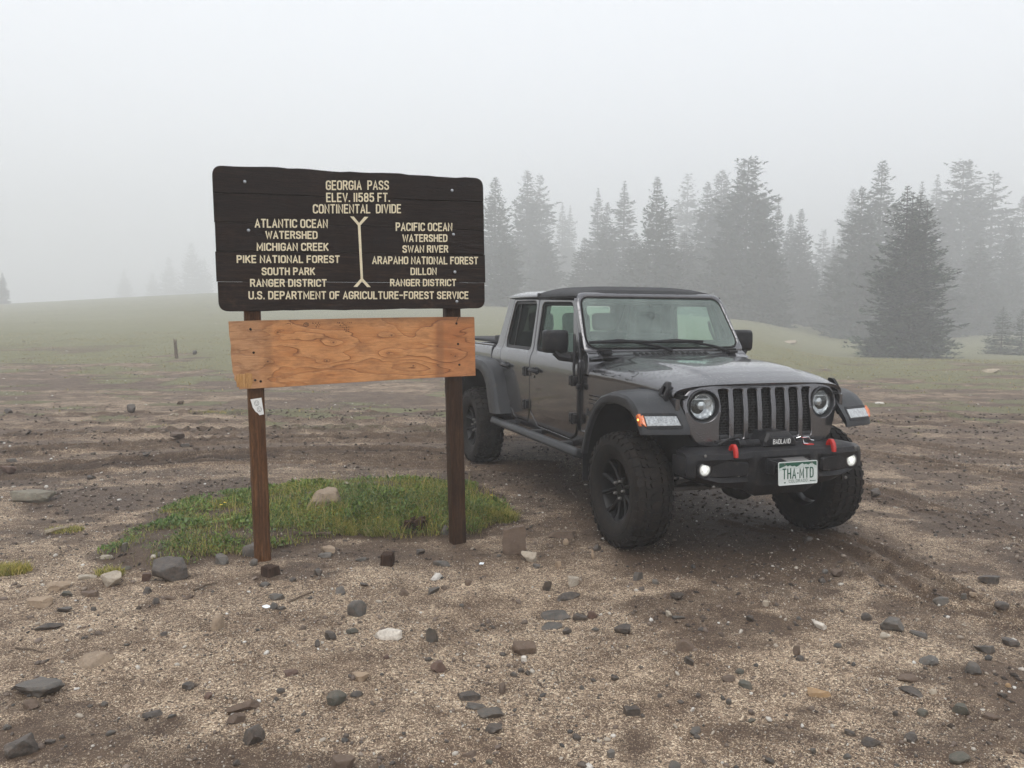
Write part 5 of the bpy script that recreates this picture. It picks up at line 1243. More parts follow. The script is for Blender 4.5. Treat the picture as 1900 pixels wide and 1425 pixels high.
# rubber hood latches
for s in (-1, 1):
    bm = bmesh.new(); y_ = s * (yh(.30) + .016)
    rt = rotm('X', s * 14)
    plate(bm, rounded([(.245, 1.055), (.345, 1.050), (.350, 1.150), (.325, 1.192), (.285, 1.196), (.255, 1.155)], .018, 3), [rounded([(.280, 1.105), (.318, 1.104), (.318, 1.160), (.285, 1.162)], .01, 3)],
          lambda u, v, w, s=s: (u, s * (yh(.30) + .030 - w - max(0, v - 1.10) * .34), v), .028, .006, cuts_v=(1.10,))
    box(bm, (.295, s * (yh(.3) + .006), 1.050), (.11, .05, .036), .010)
    tube(bm, [(.262, s * (yh(.3) + .018), 1.072), (.332, s * (yh(.3) + .018), 1.070)], .013, 8)
    box(bm, (.25, s * (yh(.3) + .006), 1.12), (.03, .02, .05), .006)
    finish('hood_latch', bm, M['black'], truck)

# ---- grille panel
def gx(y, z):
    b = interp(z, [.76, .80, 1.0, 1.145, 1.19], [.482, .486, .478, .452, .440])
    return b - .055 * (min(abs(y), .66) / .625) ** 3.2 * 1.0
half = [(0, 1.178), (.40, 1.177), (.50, 1.168), (.57, 1.146), (.612, 1.105), (.626, 1.055), (.622, .985), (.600, .905), (.576, .845), (.552, .803), (.518, .776), (.470, .764), (0, .762)]
gout = rounded([(y, z) for y, z in half] + [(-y, z) for y, z in half[::-1][1:-1]], .02, 2)
slots = []
for k in range(-3, 4):
    c = k * .1125; hw = .0375
    so = [(c - hw, .812), (c + hw, .812), (c + hw, 1.146), (c - hw, 1.146)]
    if abs(k) == 3:      # outermost slots are notched by the headlamp ring
        e = 1 if k > 0 else -1
        pts = [(c - e * hw, .812), (c + e * hw, .812), (c + e * hw, .90), (c + e * (hw - .004), .94), (c + e * (hw - .012), .985), (c + e * (hw - .015), 1.035), (c + e * (hw - .012), 1.085), (c + e * (hw - .004), 1.12), (c + e * hw, 1.146), (c - e * hw, 1.146)]
        so = pts if e > 0 else pts[::-1]
        if area2(so) < 0: so = so[::-1]
        slots.append(rounded(so, [.018 if (abs(p[1] - .812) < .001 or abs(p[1] - 1.146) < .001) else 0 for p in so], 4))
    else: slots.append(rounded(so, .018, 4))
HL = (.487, 1.036, .107)
holes = slots + [circ(s * HL[0], HL[1], HL[2], 36) for s in (-1, 1)]
bm = bmesh.new()
plate(bm, gout, holes, lambda u, v, w: (gx(u, v) - w, u, v), .045, .006, cuts_u=tuple(s * q for s in (-1, 1) for q in (.40, .47, .53, .57, .60)), cuts_v=(.80, .86, 1.0, 1.08, 1.145))
gr = finish('grille', bm, M['paint'], truck)
# bright sill at the foot of each slot, honeycomb insert behind
for k in range(-3, 4):
    bm = bmesh.new(); c = k * .1125
    box(bm, (.462, c, .826), (.020, .070, .030), .006); finish('slot_sill', bm, M['flare'], gr)
M['meshblack'] = simple('honeycomb_black', (.009, .009, .0095), .45, spec=.3)
def mesh_insert(c):
    bm = bmesh.new()
    r = .013; row = 0; z = .822
    while z < 1.15:
        for j in (-1, 0, 1):
            yy = c + j * .030 + (.015 if row % 2 else 0)
            if abs(yy - c) > .034: continue
            x0 = gx(yy, z) - .036
            hexa = [(x0 + .004 * (i % 2), yy + r * math.cos(math.pi / 3 * i + .52), z + r * .8 * math.sin(math.pi / 3 * i + .52)) for i in range(7)]
            tube(bm, hexa, .0026, 4, False)
        z += .0185; row += 1
    return bm
bm = bmesh.new(); box(bm, (.395, 0, .979), (.004, .80, .36)); finish('slot_shade_sheet', bm, M['gap'], gr)  # added black sheet, painted shade for the depth behind the slots
for k in range(-3, 4): finish('mesh_insert', mesh_insert(k * .1125), M['meshblack'], gr, 0)
# header gap between hood and grille
# ---- headlamps
for s in (-1, 1):
    e = empty('headlight', (gx(HL[0], HL[1]) - .004, s * HL[0], HL[1]), 0, truck); e.rotation_euler = (0, 0, s * math.radians(9))
    bm = bmesh.new(); lathe(bm, [(.112, -.004), (.113, .006), (.109, .010), (.105, .006), (.104, -.02), (.098, -.045), (.094, -.055)], 44, 'X'); finish('bezel_ring', bm, M['flare'], e)
    bm = bmesh.new(); lathe(bm, [(.107, -.03), (.088, -.034), (.086, -.028), (.084, -.040)], 40, 'X'); finish('trim_ring', bm, M['black'], e)
    bm = bmesh.new(); lathe(bm, [(.086, -.020), (.080, -.030), (.055, -.042), (.030, -.048), (.028, -.030), (.018, -.024), (.001, -.022)], 40, 'X')
    box(bm, (-.028, 0, .045), (.010, .11, .010), .003); finish('reflector', bm, M['reflector'], e)
    bm = bmesh.new(); lathe(bm, [(.0875, -.026), (.089, -.014), (.083, -.008), (.06, .002), (.03, .008), (.001, .010)], 40, 'X'); 
    finish('lens', bm, M.setdefault('lamplens', mk_glass('headlamp_lens', (.93, .95, .95), .02)), e)
    bm = bmesh.new(); lathe(bm, [(.0895, -.03), (.091, -.016), (.087, -.010), (.0855, -.016)], 40, 'X'); finish('chrome_ring', bm, M['chrome'], e)

# ---- wheel-arch flares
FO = [(-.545, .590), (-.500, .690), (-.452, .800), (-.395, .905), (-.315, .995), (-.205, 1.062), (-.06, 1.100), (.08, 1.108), (.20, 1.100), (.285, 1.070), (.340, 1.028), (.380, .975), (.415, .925), (.430, .895), (.432, .862)]
FI = [(-.500, .585), (-.458, .680), (-.415, .780), (-.355, .870), (-.280, .945), (-.185, .995), (-.06, 1.020), (.07, 1.024), (.165, 1.014), (.240, .994), (.290, .965), (.335, .925), (.362, .893), (.382, .872), (.392, .858)]
def flare_sections(bm, O, I, s, y_in, front=True, cx=0.0, mirror_x=False):
    rings = []
    for (ox, oz), (ix, iz) in zip(O, I):
        k = interp(ox, [.15, .42], [0, .095]) if front else 0       # nose sweeps forward towards the grille
        prof = []
        up = interp(ox, [-.4, -.1, .1, .26, .36], [.0, .022, .022, .026, .0]) if front else .01
        for q, (yy, a) in enumerate([(y_in, 0), (.84, 0), (.900, .0), (.928, .10), (.938, .30), (.938, .80), (.930, 1.0), (.895, 1.0), (y_in + .03, .92)]):
            x = ox + (ix - ox) * a; z = oz + (iz - oz) * a + (up if yy < .72 and a == 0 else up * .35 if yy < .86 and a == 0 else 0)
            if front: x += k * max(0, (.938 - yy) / .30) ** .8 if yy < .938 else 0
            if mirror_x: x = -x
            prof.append(bm.verts.new((cx + x, s * yy, z)))
        rings.append(prof)
    for a, b in zip(rings, rings[1:]):
        for i in range(len(a)):
            j = (i + 1) % len(a)
            bm.faces.new((a[i], a[j], b[j], b[i]))
    bm.faces.new(rings[0]); bm.faces.new(rings[-1][::-1])
    bmesh.ops.recalc_face_normals(bm, faces=bm.faces[:])
for s in (-1, 1):
    bm = bmesh.new(); flare_sections(bm, FO, FI, s, .635)
    fl = finish('front_fender_flare', bm, M['flare'], truck, 28)
    # marker lamp set into the nose: follows the swept front face
    def nose(y, z, off=0.0):
        ox = interp(z, [.862, .895, .925, .975, 1.028], [.432, .430, .415, .380, .340]); k = interp(ox, [.15, .42], [0, .095])
        return ox + k * max(0, (.938 - y) / .30) ** .8 + off
    def nose_plate(pts, off, th_, ch, cu):
        b_ = bmesh.new(); plate(b_, pts, [], lambda u, v, w: (nose(u, v, off - w), s * u, v), th_, ch, cuts_u=cu, cuts_v=(.925, .975)); return b_
    lamp = rounded([(.680, .908), (.900, .905), (.932, .930), (.936, .975), (.905, .992), (.690, .990)], [.012, .012, .01, .01, .012, .012], 3)
    finish('lamp_surround', nose_plate(inset2(lamp, -.007), .004, .02, .003, (.72, .78, .84, .9, .925)), M['black'], fl)
    ml = finish('marker_light', nose_plate([(.690, .921), (.905, .919), (.904, .950), (.905, .979), (.696, .979)], .010, .02, .004, (.72, .78, .83)), M['clearlens'], fl)
    # amber end sits round the corner on the side
    bm = nose_plate(rounded([(.910, .914), (.916, .914), (.934, .932), (.935, .970), (.918, .983), (.910, .984)], [.0, .010, .01, .01, .010, 0], 3), .010, .03, .005, (.9, .92))
    plate(bm, rounded([(.345, .976), (.392, .912), (.420, .915), (.408, .962), (.372, .994)], .008, 3), [], lambda u, v, w, s=s: (u, s * (.944 - w), v), .03, .004)
    finish('turn_signal', bm, M['amber'], fl)
    bm = bmesh.new(); bmesh.ops.create_icosphere(bm, subdivisions=2, radius=.008); finish('signal_bulb', bm, M['amberlit'], fl, loc=(.385, s * .943, .955))
    # inner liner and mud guard
    bm = bmesh.new()
    ring = [(.40 * math.cos(a) if math.cos(a) > 0 else .49 * math.cos(a), .408 + .63 * math.sin(a)) for a in lin(1.0, math.pi, 15)]
    for (x0, z0), (x1, z1) in zip(ring, ring[1:]):
        q = [bm.verts.new(p) for p in ((x0, s * .905, z0), (x1, s * .905, z1), (x1, s * .50, z1), (x0, s * .50, z0))]; bm.faces.new(q)
    bmesh.ops.remove_doubles(bm, verts=bm.verts[:], dist=1e-4)
    box(bm, (-.07, s * .49, .84), (.84, .02, .36)); finish('wheel_well', bm, M['gap'], truck)
    bm = bmesh.new(); plate(bm, rounded([(.70, .37), (.925, .37), (.93, .66), (.70, .66)], .02), [], lambda u, v, w: (-.515 - .02 * (.66 - v) + w, s * u, v), .012, .003); finish('mud_flap', bm, M['black'], truck)
# rear flares
RO = [(-.96, .645), (-.905, .72), (-.80, .95), (-.70, 1.065), (-.60, 1.125), (-.46, 1.155), (-.2, 1.165), (.2, 1.165), (.46, 1.155), (.60, 1.125), (.70, 1.065), (.80, .95), (.905, .72), (.96, .645)]
RI = [(-.70, .630), (-.655, .70), (-.575, .90), (-.50, .975), (-.42, 1.02), (-.32, 1.045), (-.15, 1.055), (.15, 1.055), (.32, 1.045), (.42, 1.02), (.50, .975), (.575, .90), (.655, .70), (.70, .630)]
for s in (-1, 1):
    bm = bmesh.new(); flare_sections(bm, RO, RI, s, .78, False, -3.487); finish('rear_fender_flare', bm, M['flare'], truck, 28)
    bm = bmesh.new()
    ring = [(-3.487 + .66 * math.cos(a), .42 + .64 * math.sin(a)) for a in lin(.1, math.pi - .1, 15)]
    for (x0, z0), (x1, z1) in zip(ring, ring[1:]):
        q = [bm.verts.new(p) for p in ((x0, s * .84, z0), (x1, s * .84, z1), (x1, s * .50, z1), (x0, s * .50, z0))]; bm.faces.new(q)
    bmesh.ops.remove_doubles(bm, verts=bm.verts[:], dist=1e-4)
    box(bm, (-3.487, s * .49, .75), (1.3, .02, .6)); finish('wheel_well', bm, M['gap'], truck)

# ---- load bed
for s in (-1, 1):
    bm = bmesh.new()
    arch = [(-3.487 + .70 * math.cos(a), .42 + .66 * math.sin(a)) for a in lin(.25, math.pi - .25, 11)]
    bed = [(-3.172, 1.300), (-4.66, 1.300), (-4.66, .66), (-4.20, .60)] + arch[::-1] + [(-2.80, 1.02), (-3.160, 1.02)]
    bed = [(-4.66, .66), (-4.20, .62)] + arch[::-1][0:9] + [(-3.172, 1.06), (-3.172, 1.300), (-4.66, 1.300)]
    plate(bm, bed, [], lambda u, v, w, s=s: (u, s * (interp(v, [.6, .75, 1.2, 1.27, 1.30], [.775, .79, .79, .782, .762]) - w), v), .03, .006, cuts_v=(.75, 1.2, 1.27))
    box(bm, (-3.92, s * .735, 1.303), (1.49, .07, .016), .006)
    finish('bed_side', bm, M['paint'], truck)
    bm = bmesh.new(); box(bm, (-4.672, s * .70, 1.12), (.05, .12, .26), .012); finish('tail_light', bm, M['red'], truck)
bm = bmesh.new(); box(bm, (-4.66, 0, 1.0), (.05, 1.28, .56), .012); finish('tailgate', bm, M['paint'], truck)
bm = bmesh.new(); box(bm, (-3.92, 0, .75), (1.46, 1.5, .06), .01); box(bm, (-3.20, 0, 1.02), (.04, 1.46, .52), .01); finish('bed_floor', bm, M['black'], truck)
bm = bmesh.new()
box(bm, (-3.95, 0, 1.338), (1.42, 1.40, .030), .010); box(bm, (-3.26, 0, 1.365), (.16, 1.40, .075), .02); finish('bed_cover', bm, M['fabric'], truck)
bm = bmesh.new(); box(bm, (-4.78, 0, .70), (.16, 1.7, .18), .03); finish('rear_bumper', bm, M['black'], truck)

# ---- side steps
for s in (-1, 1):
    bm = bmesh.new()
    box(bm, (-1.78, s * .862, .545), (2.14, .085, .075), .022, rotm('X', s * 18), 3)
    for x in (-2.5, -1.8, -1.1): box(bm, (x, s * .76, .56), (.07, .20, .05), .01)
    finish('side_step', bm, M['flare'], truck)
# ---- mirrors
for s in (-1, 1):
    e = empty('side_mirror', (-1.117, s * .90, 1.415), 0, truck)
    bm = bmesh.new()
    plate(bm, rounded([(-.100, -.094), (.102, -.094), (.102, .094), (-.100, .094)], [.03, .03, .035, .035], 4), [], lambda u, v, w: (.052 - w - .10 * (abs(u / .10) ** 3 * .16 + abs(v / .09) ** 3 * .14), s * u, v), .105, .022, cuts_u=(-.07, -.03, .03, .07), cuts_v=(-.06, 0, .06))
    finish('mirror_housing', bm, M['black'], e, 40)
    bm = bmesh.new(); plate(bm, rounded(frect(-.085, .088, -.078, .078), .02), [], lambda u, v, w: (-.056 + w, s * u, v), .004, .001); finish('mirror_glass', bm, M['chrome'], e)
    bm = bmesh.new()
    tube(bm, [(.01, s * .02, -.085), (.02, s * -.02, -.125), (.06, s * -.11, -.135), (.10, s * -.135, -.12)], [.030, .034, .036, .040], 10)
    box(bm, (.065, s * -.145, -.118), (.13, .03, .075), .012); finish('mirror_arm', bm, M['black'], e)

# ---- front bumper (one steel beam with lamp pods, skid and deck)
def bprof(y):
    a = abs(y); t = interp(a, [0, .40, .60, .70], [0, .012, .045, .10])
    fx = .700 - t; zt = interp(a, [0, .26, .33, .62, .70], [.752, .752, .745, .742, .728]); zb = interp(a, [0, .20, .30, .45, .60, .70], [.455, .450, .505, .520, .560, .600])
    deck = .40 if a < .6 else interp(a, [.6, .7], [.40, .46])
    return [(deck, zt + .022), (fx - .05, zt + .020), (fx - .012, zt + .004), (fx, zt - .03), (fx + .002, .66), (fx, .60), (fx - .012, max(zb + .03, .56) if a > .25 else .53), (fx - .06, zb), (deck, zb)]
bm = bmesh.new()
ysx = sorted(set(lin(-.70, .70, 57)))
rings = []
for y in ysx:
    a = abs(y); pr = bprof(y); ring = []
    for k, (x, z) in enumerate(pr):
        # lamp pockets pressed into the face, plate recess in the middle
        if k in (4, 5): x -= .030 * float(sstep(.25, .28, a) * sstep(.655, .63, a))
        if k in (4, 5): x -= .022 * float(sstep(.215, .195, a))
        ring.append(bm.verts.new((x, y, z)))
    rings.append(ring)
for a, b in zip(rings, rings[1:]):
    for i in range(len(a)): j = (i + 1) % len(a); bm.faces.new((a[i], a[j], b[j], b[i]))
bm.faces.new(rings[0]); bm.faces.new(rings[-1][::-1]); bmesh.ops.recalc_face_normals(bm, faces=bm.faces[:])
for s in (-1, 1):
    # end wings that drop beside the frame, bolts, raised deck rib
    box(bm, (.50, s * .695, .66), (.16, .02, .13), .010)
fb = finish('front_bumper', bm, M['black'], truck, 35)
for s in (-1, 1):
    bm = bmesh.new()
    # sculpted pod: tapers outward from the middle of the truck, lamp sits at its outer end
    pod = rounded([(.290, .598), (.600, .588), (.640, .625), (.640, .672), (.600, .708), (.440, .708), (.290, .690)], [.02, .03, .02, .02, .03, .05, .02], 4)
    plate(bm, pod, [circ(.588, .648, .047, 24)], lambda u, v, w: (.683 - w - .045 * float(sstep(.40, .56, u)) + .012 * float(sstep(.38, .30, u)) - .04 * max(0, u - .6), s * u, v), .05, .010, cuts_u=(.33, .38, .42, .47, .52, .56, .6))
    finish('lamp_pod', bm, M['black'], fb, 30)
    bm = bmesh.new(); lathe(bm, [(.047, .0), (.045, .012), (.040, .014), (.038, .004)], 28, 'X'); finish('fog_lamp_ring', bm, M['steel'], fb, loc=(.628, s * .588, .648))
    bm = bmesh.new(); lathe(bm, [(.043, -.004), (.040, .008), (.024, .014), (.001, .016)], 28, 'X'); fg = finish('fog_light', bm, M['foglamp'], fb, loc=(.628, s * .588, .648))
    for (bx_, bz_) in ((.60, .742), (.53, .505), (.36, .575)):
        bm = bmesh.new(); lathe(bm, [(.001, .008), (.008, .007), (.011, 0)], 10, 'X'); finish('bolt', bm, M['steel'], fb, loc=(bprof(bx_)[3][0] - (.012 if bz_ < .6 else -.002) , s * bx_, bz_ if bz_ > .6 else bz_ + .03))
    # red tow hooks
    bm = bmesh.new()
    hk = [(.628, s * .39, .765), (.634, s * .39, .785), (.648, s * .39, .797), (.664, s * .39, .795), (.678, s * .39, .780), (.685, s * .39, .756), (.686, s * .39, .726)]
    for (a, b) in zip(hk, hk[1:]):
        pass
    rr_ = []
    for i, p_ in enumerate(hk):
        t_ = (Vector(hk[min(i + 1, 6)]) - Vector(hk[max(i - 1, 0)])).normalized(); nn = Vector((t_.z, 0, -t_.x)); w_ = .0115 + .004 * (i > 2)
        rr_.append([bm.verts.new(Vector(p_) + nn * a_ * w_ + Vector((0, b_ * .013, 0))) for a_, b_ in ((-1, -.7), (-.6, -1), (.6, -1), (1, -.7), (1, .7), (.6, 1), (-.6, 1), (-1, .7))])
    for a, b in zip(rr_, rr_[1:]):
        for i in range(8): bm.faces.new((a[i], a[(i + 1) % 8], b[(i + 1) % 8], b[i]))
    bm.faces.new(rr_[0]); bm.faces.new(rr_[-1][::-1]); bmesh.ops.recalc_face_normals(bm, faces=bm.faces[:])
    finish('tow_hook', bm, M['red'], fb, 30)
# winch under a black cover
bm = bmesh.new()
plate(bm, rounded([(-.135, .765), (.135, .765), (.128, .812), (.085, .868), (-.085, .868), (-.128, .812)], .012, 3), [], lambda u, v, w: (.630 - w - max(0, v - .82) * .5, u, v), .17, .014, cuts_v=(.82,))
tube(bm, [(.57, -.30, .790), (.57, -.135, .790)], .028, 10); box(bm, (.57, -.215, .792), (.06, .07, .05), .012)
tube(bm, [(.56, -.22, .80), (.545, -.28, .835), (.52, -.33, .822), (.50, -.40, .785)], .007, 6)
wn = finish('winch', bm, M['black'], truck)
bm = bmesh.new(); tube(bm, [(.60, .15, .818), (.615, .17, .828), (.60, .20, .820), (.61, .24, .822), (.60, .265, .800), (.605, .29, .796)], .0045, 6); tube(bm, [(.60, .20, .81), (.60, .21, .78), (.61, .24, .775)], .006, 6); finish('winch_lever', bm, M['chrome'], wn)
bm = bmesh.new(); box(bm, (.61, .24, .770), (.05, .06, .016), .004); finish('winch_tab', bm, M['red'], wn)
bm = bmesh.new(); plate(bm, rounded(frect(-.082, .082, .782, .832), .008), [], lambda u, v, w: (.640 - w, u, v), .014, .004); wb = finish('name_plate', bm, M['black'], wn)
wd_, pd_ = layout('BADLAND', .26); k_ = .135 / wd_
lettering('lettering', [[(-.0675 + px * k_, .793 + py * .029) for px, py in l] for l in pd_], lambda u, v: ((.6405, u, v), (1, 0, 0)), .0021, M['white'], wn, .3)
# fairlead + licence plate bracket
bm = bmesh.new(); box(bm, (.70, -.01, .66), (.05, .30, .10), .01); tube(bm, [(.735, -.12, .668), (.735, .10, .668)], .022, 12); box(bm, (.745, -.155, .66), (.08, .02, .09), .006); box(bm, (.745, .135, .66), (.08, .02, .09), .006)
finish('fairlead', bm, M['black'], truck)
bm = bmesh.new(); box(bm, (.80, -.015, .714), (.06, .17, .008), .003, rotm('Y', 10)); finish('plate_bracket', bm, M['steel'], truck)
PX = .835; PY0 = -.017
lp = empty('licence_plate', (PX, PY0, .632), 0, truck); lp.rotation_euler = (0, math.radians(-3), 0)
bm = bmesh.new(); plate(bm, rounded(frect(-.1525, .1525, -.076, .076), .012, 4), [], lambda u, v, w: (-w, u, v), .003, .001); finish('plate_sheet', bm, M['platewhite'], lp)
bm = bmesh.new(); plate(bm, rounded(frect(-.1525, .1525, -.076, .076), .012, 4), [rounded(frect(-.1475, .1475, -.071, .071), .010, 4)], lambda u, v, w: (.0022 - w, u, v), .003, .001); finish('plate_rim', bm, M['platewhite'], lp)
bm = bmesh.new()
top = [(-.146, .069), (-.146, .036), (-.125, .042), (-.105, .047), (-.092, .054), (-.080, .046), (-.062, .052), (-.045, .044), (-.028, .048), (-.012, .040), (.004, .046), (.020, .055), (.034, .062), (.048, .052), (.062, .056), (.080, .049), (.098, .058), (.112, .060), (.124, .050), (.146, .040), (.146, .069)]
plate(bm, top, [], lambda u, v, w: (.0008 - w, u, v), .0006, .0001); finish('plate_green_sky', bm, M['green'], lp)
bm = bmesh.new()
rid = [(p[0], p[1] - .0012) for p in top[1:-1]]; low = [(.146, .020), (.12, .034), (.104, .030), (.092, .038), (.075, .026), (.055, .038), (.030, .030), (.018, .040), (-.01, .024), (-.04, .032), (-.062, .026), (-.09, .040), (-.11, .028), (-.146, .018)]
plate(bm, rid + low, [], lambda u, v, w: (.0008 - w, u, v), .0006, .0001); finish('plate_mountains', bm, M['mount'], lp)
w1, p1 = layout('THA*MTD', .34, .3); k1 = .236 / w1
lettering('lettering', [[(-.118 + px * k1, -.032 + py * .062) for px, py in l] for l in p1], lambda u, v: ((.0014, u, v), (1, 0, 0)), .0042, M['green'], lp, .3)
w2, p2 = layout('COLORADO', .3); k2 = .142 / w2
lettering('lettering', [[(-.071 + px * k2, -.059 + py * .017) for px, py in l] for l in p2], lambda u, v: ((.0014, u, v), (1, 0, 0)), .00105, M['green'], lp, .3)
bm = bmesh.new()
for y_, z_ in ((-.105, .062), (.105, .062)): lathe(bm, [(.001, .004), (.005, .003), (.006, 0)], 10, 'X', (0, y_, z_))
finish('plate_screw', bm, M['steel'], lp)
bm = bmesh.new(); box(bm, (.0012, -.103, -.058), (.001, .012, .007)); box(bm, (.0012, .10, -.055), (.001, .012, .006)); box(bm, (.0012, .125, -.056), (.001, .03, .004)); finish('plate_sticker', bm, M['green'], lp)

# ---- wheels
R_T, W_T = .412, .285
def tyre_bm():
    bm = bmesh.new(); h = W_T / 2
    prof = [(.222, -.108), (.236, -.118), (.262, -.132), (.300, -.1425), (.340, -.1425), (.372, -.136), (.392, -.124), (.398, -.10), (.401, 0), (.398, .10), (.392, .124), (.372, .136), (.340, .1425), (.300, .1425), (.262, .132), (.236, .118), (.222, .108)]
    lathe(bm, prof, 72, 'Y')
    bmesh.ops.recalc_face_normals(bm, faces=bm.faces[:])
    rnd = random.Random(4)
    def surf_r(y): return interp(abs(y), [0, .08, .115, .135], [.4125, .411, .404, .388])
    def block(pts, a0):
        """polygon in (y, arc angle) extruded from the carcass"""
        top, bot = [], []
        cyy = sum(p[0] for p in pts) / len(pts); caa = sum(p[1] for p in pts) / len(pts)
        for y, a in pts:
            r = surf_r(y); aa = a + a0; yy = cyy + (y - cyy) * .93; a2 = a0 + caa + (a - caa) * .93
            top.append(bm.verts.new((r * math.cos(a2), yy, r * math.sin(a2)))); bot.append(bm.verts.new(((r - .016) * math.cos(aa), y, (r - .016) * math.sin(aa))))
        try:
            bm.faces.new(top)
            for i in range(len(pts)): j = (i + 1) % len(pts); bm.faces.new((top[i], bot[i], bot[j], top[j]))
        except ValueError: pass
    N = 36; st = 2 * math.pi / N; g = .11 * st
    for k in range(N):
        a0 = k * st; v = .10 * st * (1 if k % 2 else -1)
        # centre chain of interlocking six-sided blocks
        block([(-.036, .12 * st + v), (-.010, g * .6 + v), (.014, .10 * st + v), (.030, .40 * st + v), (.026, .78 * st + v), (.004, .92 * st + v), (-.022, .84 * st + v), (-.044, .52 * st + v)], a0)
        for sd in (-1, 1):
            o_ = .5 * st if sd > 0 else .18 * st
            block([(sd * .040, o_ + .06 * st), (sd * .062, o_ + .0 * st), (sd * .082, o_ + .16 * st), (sd * .080, o_ + .58 * st), (sd * .086, o_ + .80 * st), (sd * .060, o_ + .90 * st), (sd * .044, o_ + .72 * st), (sd * .050, o_ + .40 * st)], a0)
            # shoulder lugs, alternately longer, running down the sidewall
            L = .133 if k % 2 else .127
            y0, y1 = sd * .093, sd * L
            block([(y0, o_ + .30 * st), (y0 + sd * .018, o_ + .24 * st), (y1, o_ + .26 * st), (y1, o_ + .94 * st), (y0 + sd * .012, o_ + 1.02 * st), (y0, o_ + .95 * st)], a0)
            # side biters
            rr0, rr1 = (.352 if k % 2 else .366), .392; aa = a0 + o_ + .34 * st; bb = a0 + o_ + .86 * st
            q = [(rr1, .1315, aa), (rr1, .1315, bb), (rr0, .1400, bb - .08 * st), (rr0, .1400, aa + .08 * st)]
            t_ = [bm.verts.new((r * math.cos(a), sd * (y + .0065), r * math.sin(a))) for r, y, a in q]; b_ = [bm.verts.new((r * math.cos(a), sd * (y - .004), r * math.sin(a))) for r, y, a in q]
            bm.faces.new(t_)
            for i in range(4): j = (i + 1) % 4; bm.faces.new((t_[i], b_[i], b_[j], t_[j]))
    bmesh.ops.recalc_face_normals(bm, faces=bm.faces[:])
    # raised sidewall ring
    for sd in (-1, 1): lathe(bm, [(.318, sd * .1425), (.320, sd * .1450), (.326, sd * .1450), (.328, sd * .1425)], 72, 'Y')
    # worn-in flat where the tyre stands
    for v in bm.verts:
        if v.co.z < -.400: v.co.z = -.400 - (abs(v.co.z) - .400) * .35
    return bm
tyre_o = finish('tyre', tyre_bm(), M['rubber'], None, 30)
def rim_bm():
    bm = bmesh.new()
    lathe(bm, [(.226, -.112), (.232, -.114), (.2325, -.106), (.222, -.100), (.214, -.085), (.205, -.03), (.200, .06), (.222, .108), (.228, .112)], 60, 'Y')
    lathe(bm, [(.19, .01), (.10, .03), (.001, .03)], 40, 'Y')            # brake disc and hub behind
    # five pairs of faceted spokes
    for k in range(5):
        for sd in (-1, 1):
            a = 2 * math.pi * k / 5 + math.pi / 2; pts = []
            def P(r, off, y): return Vector((r * math.cos(a) - off * math.sin(a), y, r * math.sin(a) + off * math.cos(a)))
            sec = [(.055, sd * .008, -.058, .013), (.10, sd * .022, -.068, .012), (.150, sd * .040, -.074, .013), (.185, sd * .055, -.086, .016), (.212, sd * .066, -.102, .020)]
            rings = []
            for r, o_, y, hw in sec:
                rings.append([bm.verts.new(P(r, o_ - hw, y + .004)), bm.verts.new(P(r, o_, y - .006)), bm.verts.new(P(r, o_ + hw, y + .004)), bm.verts.new(P(r, o_ + hw, y + .034)), bm.verts.new(P(r, o_ - hw, y + .034))])
            for A, B in zip(rings, rings[1:]):
                for i in range(5): j = (i + 1) % 5; bm.faces.new((A[i], A[j], B[j], B[i]))
            bm.faces.new(rings[0]); bm.faces.new(rings[-1][::-1])
    lathe(bm, [(.085, -.035), (.082, -.062), (.062, -.066), (.036, -.060), (.034, -.072), (.028, -.076), (.001, -.077)], 30, 'Y')
    bmesh.ops.recalc_face_normals(bm, faces=bm.faces[:])
    return bm
rim_o = finish('rim', rim_bm(), M['rimblack'], None, 25)
bm = bmesh.new(); lathe(bm, [(.0115, 0), (.0115, -.018), (.008, -.026), (.001, -.027)], 6, 'Y'); nut_o = finish('lug_nut', bm, M['steel'], None, 20)
first = True
for (wx, s) in ((0, -1), (0, 1), (-3.487, -1), (-3.487, 1)):
    e = empty('wheel', (wx, s * .80, .408), 0, truck); e.rotation_euler = (0, math.radians((wx * 31 + s * 17) % 72), math.pi if s > 0 else 0)
    for src in (tyre_o, rim_o):
        o = src if first else src.copy()
        if not first: COL.objects.link(o)
        o.parent = e
        if src is tyre_o:      # keep the flattened patch on the ground
            o.rotation_euler = (0, -e.rotation_euler.y, 0)
    for k in range(5):
        a = 2 * math.pi * (k + .5) / 5 + math.pi / 2
        o = nut_o if (first and k == 0) else nut_o.copy()
        if not (first and k == 0): COL.objects.link(o)
        o.parent = e; o.location = (.0635 * math.cos(a), -.066, .0635 * math.sin(a))
    first = False

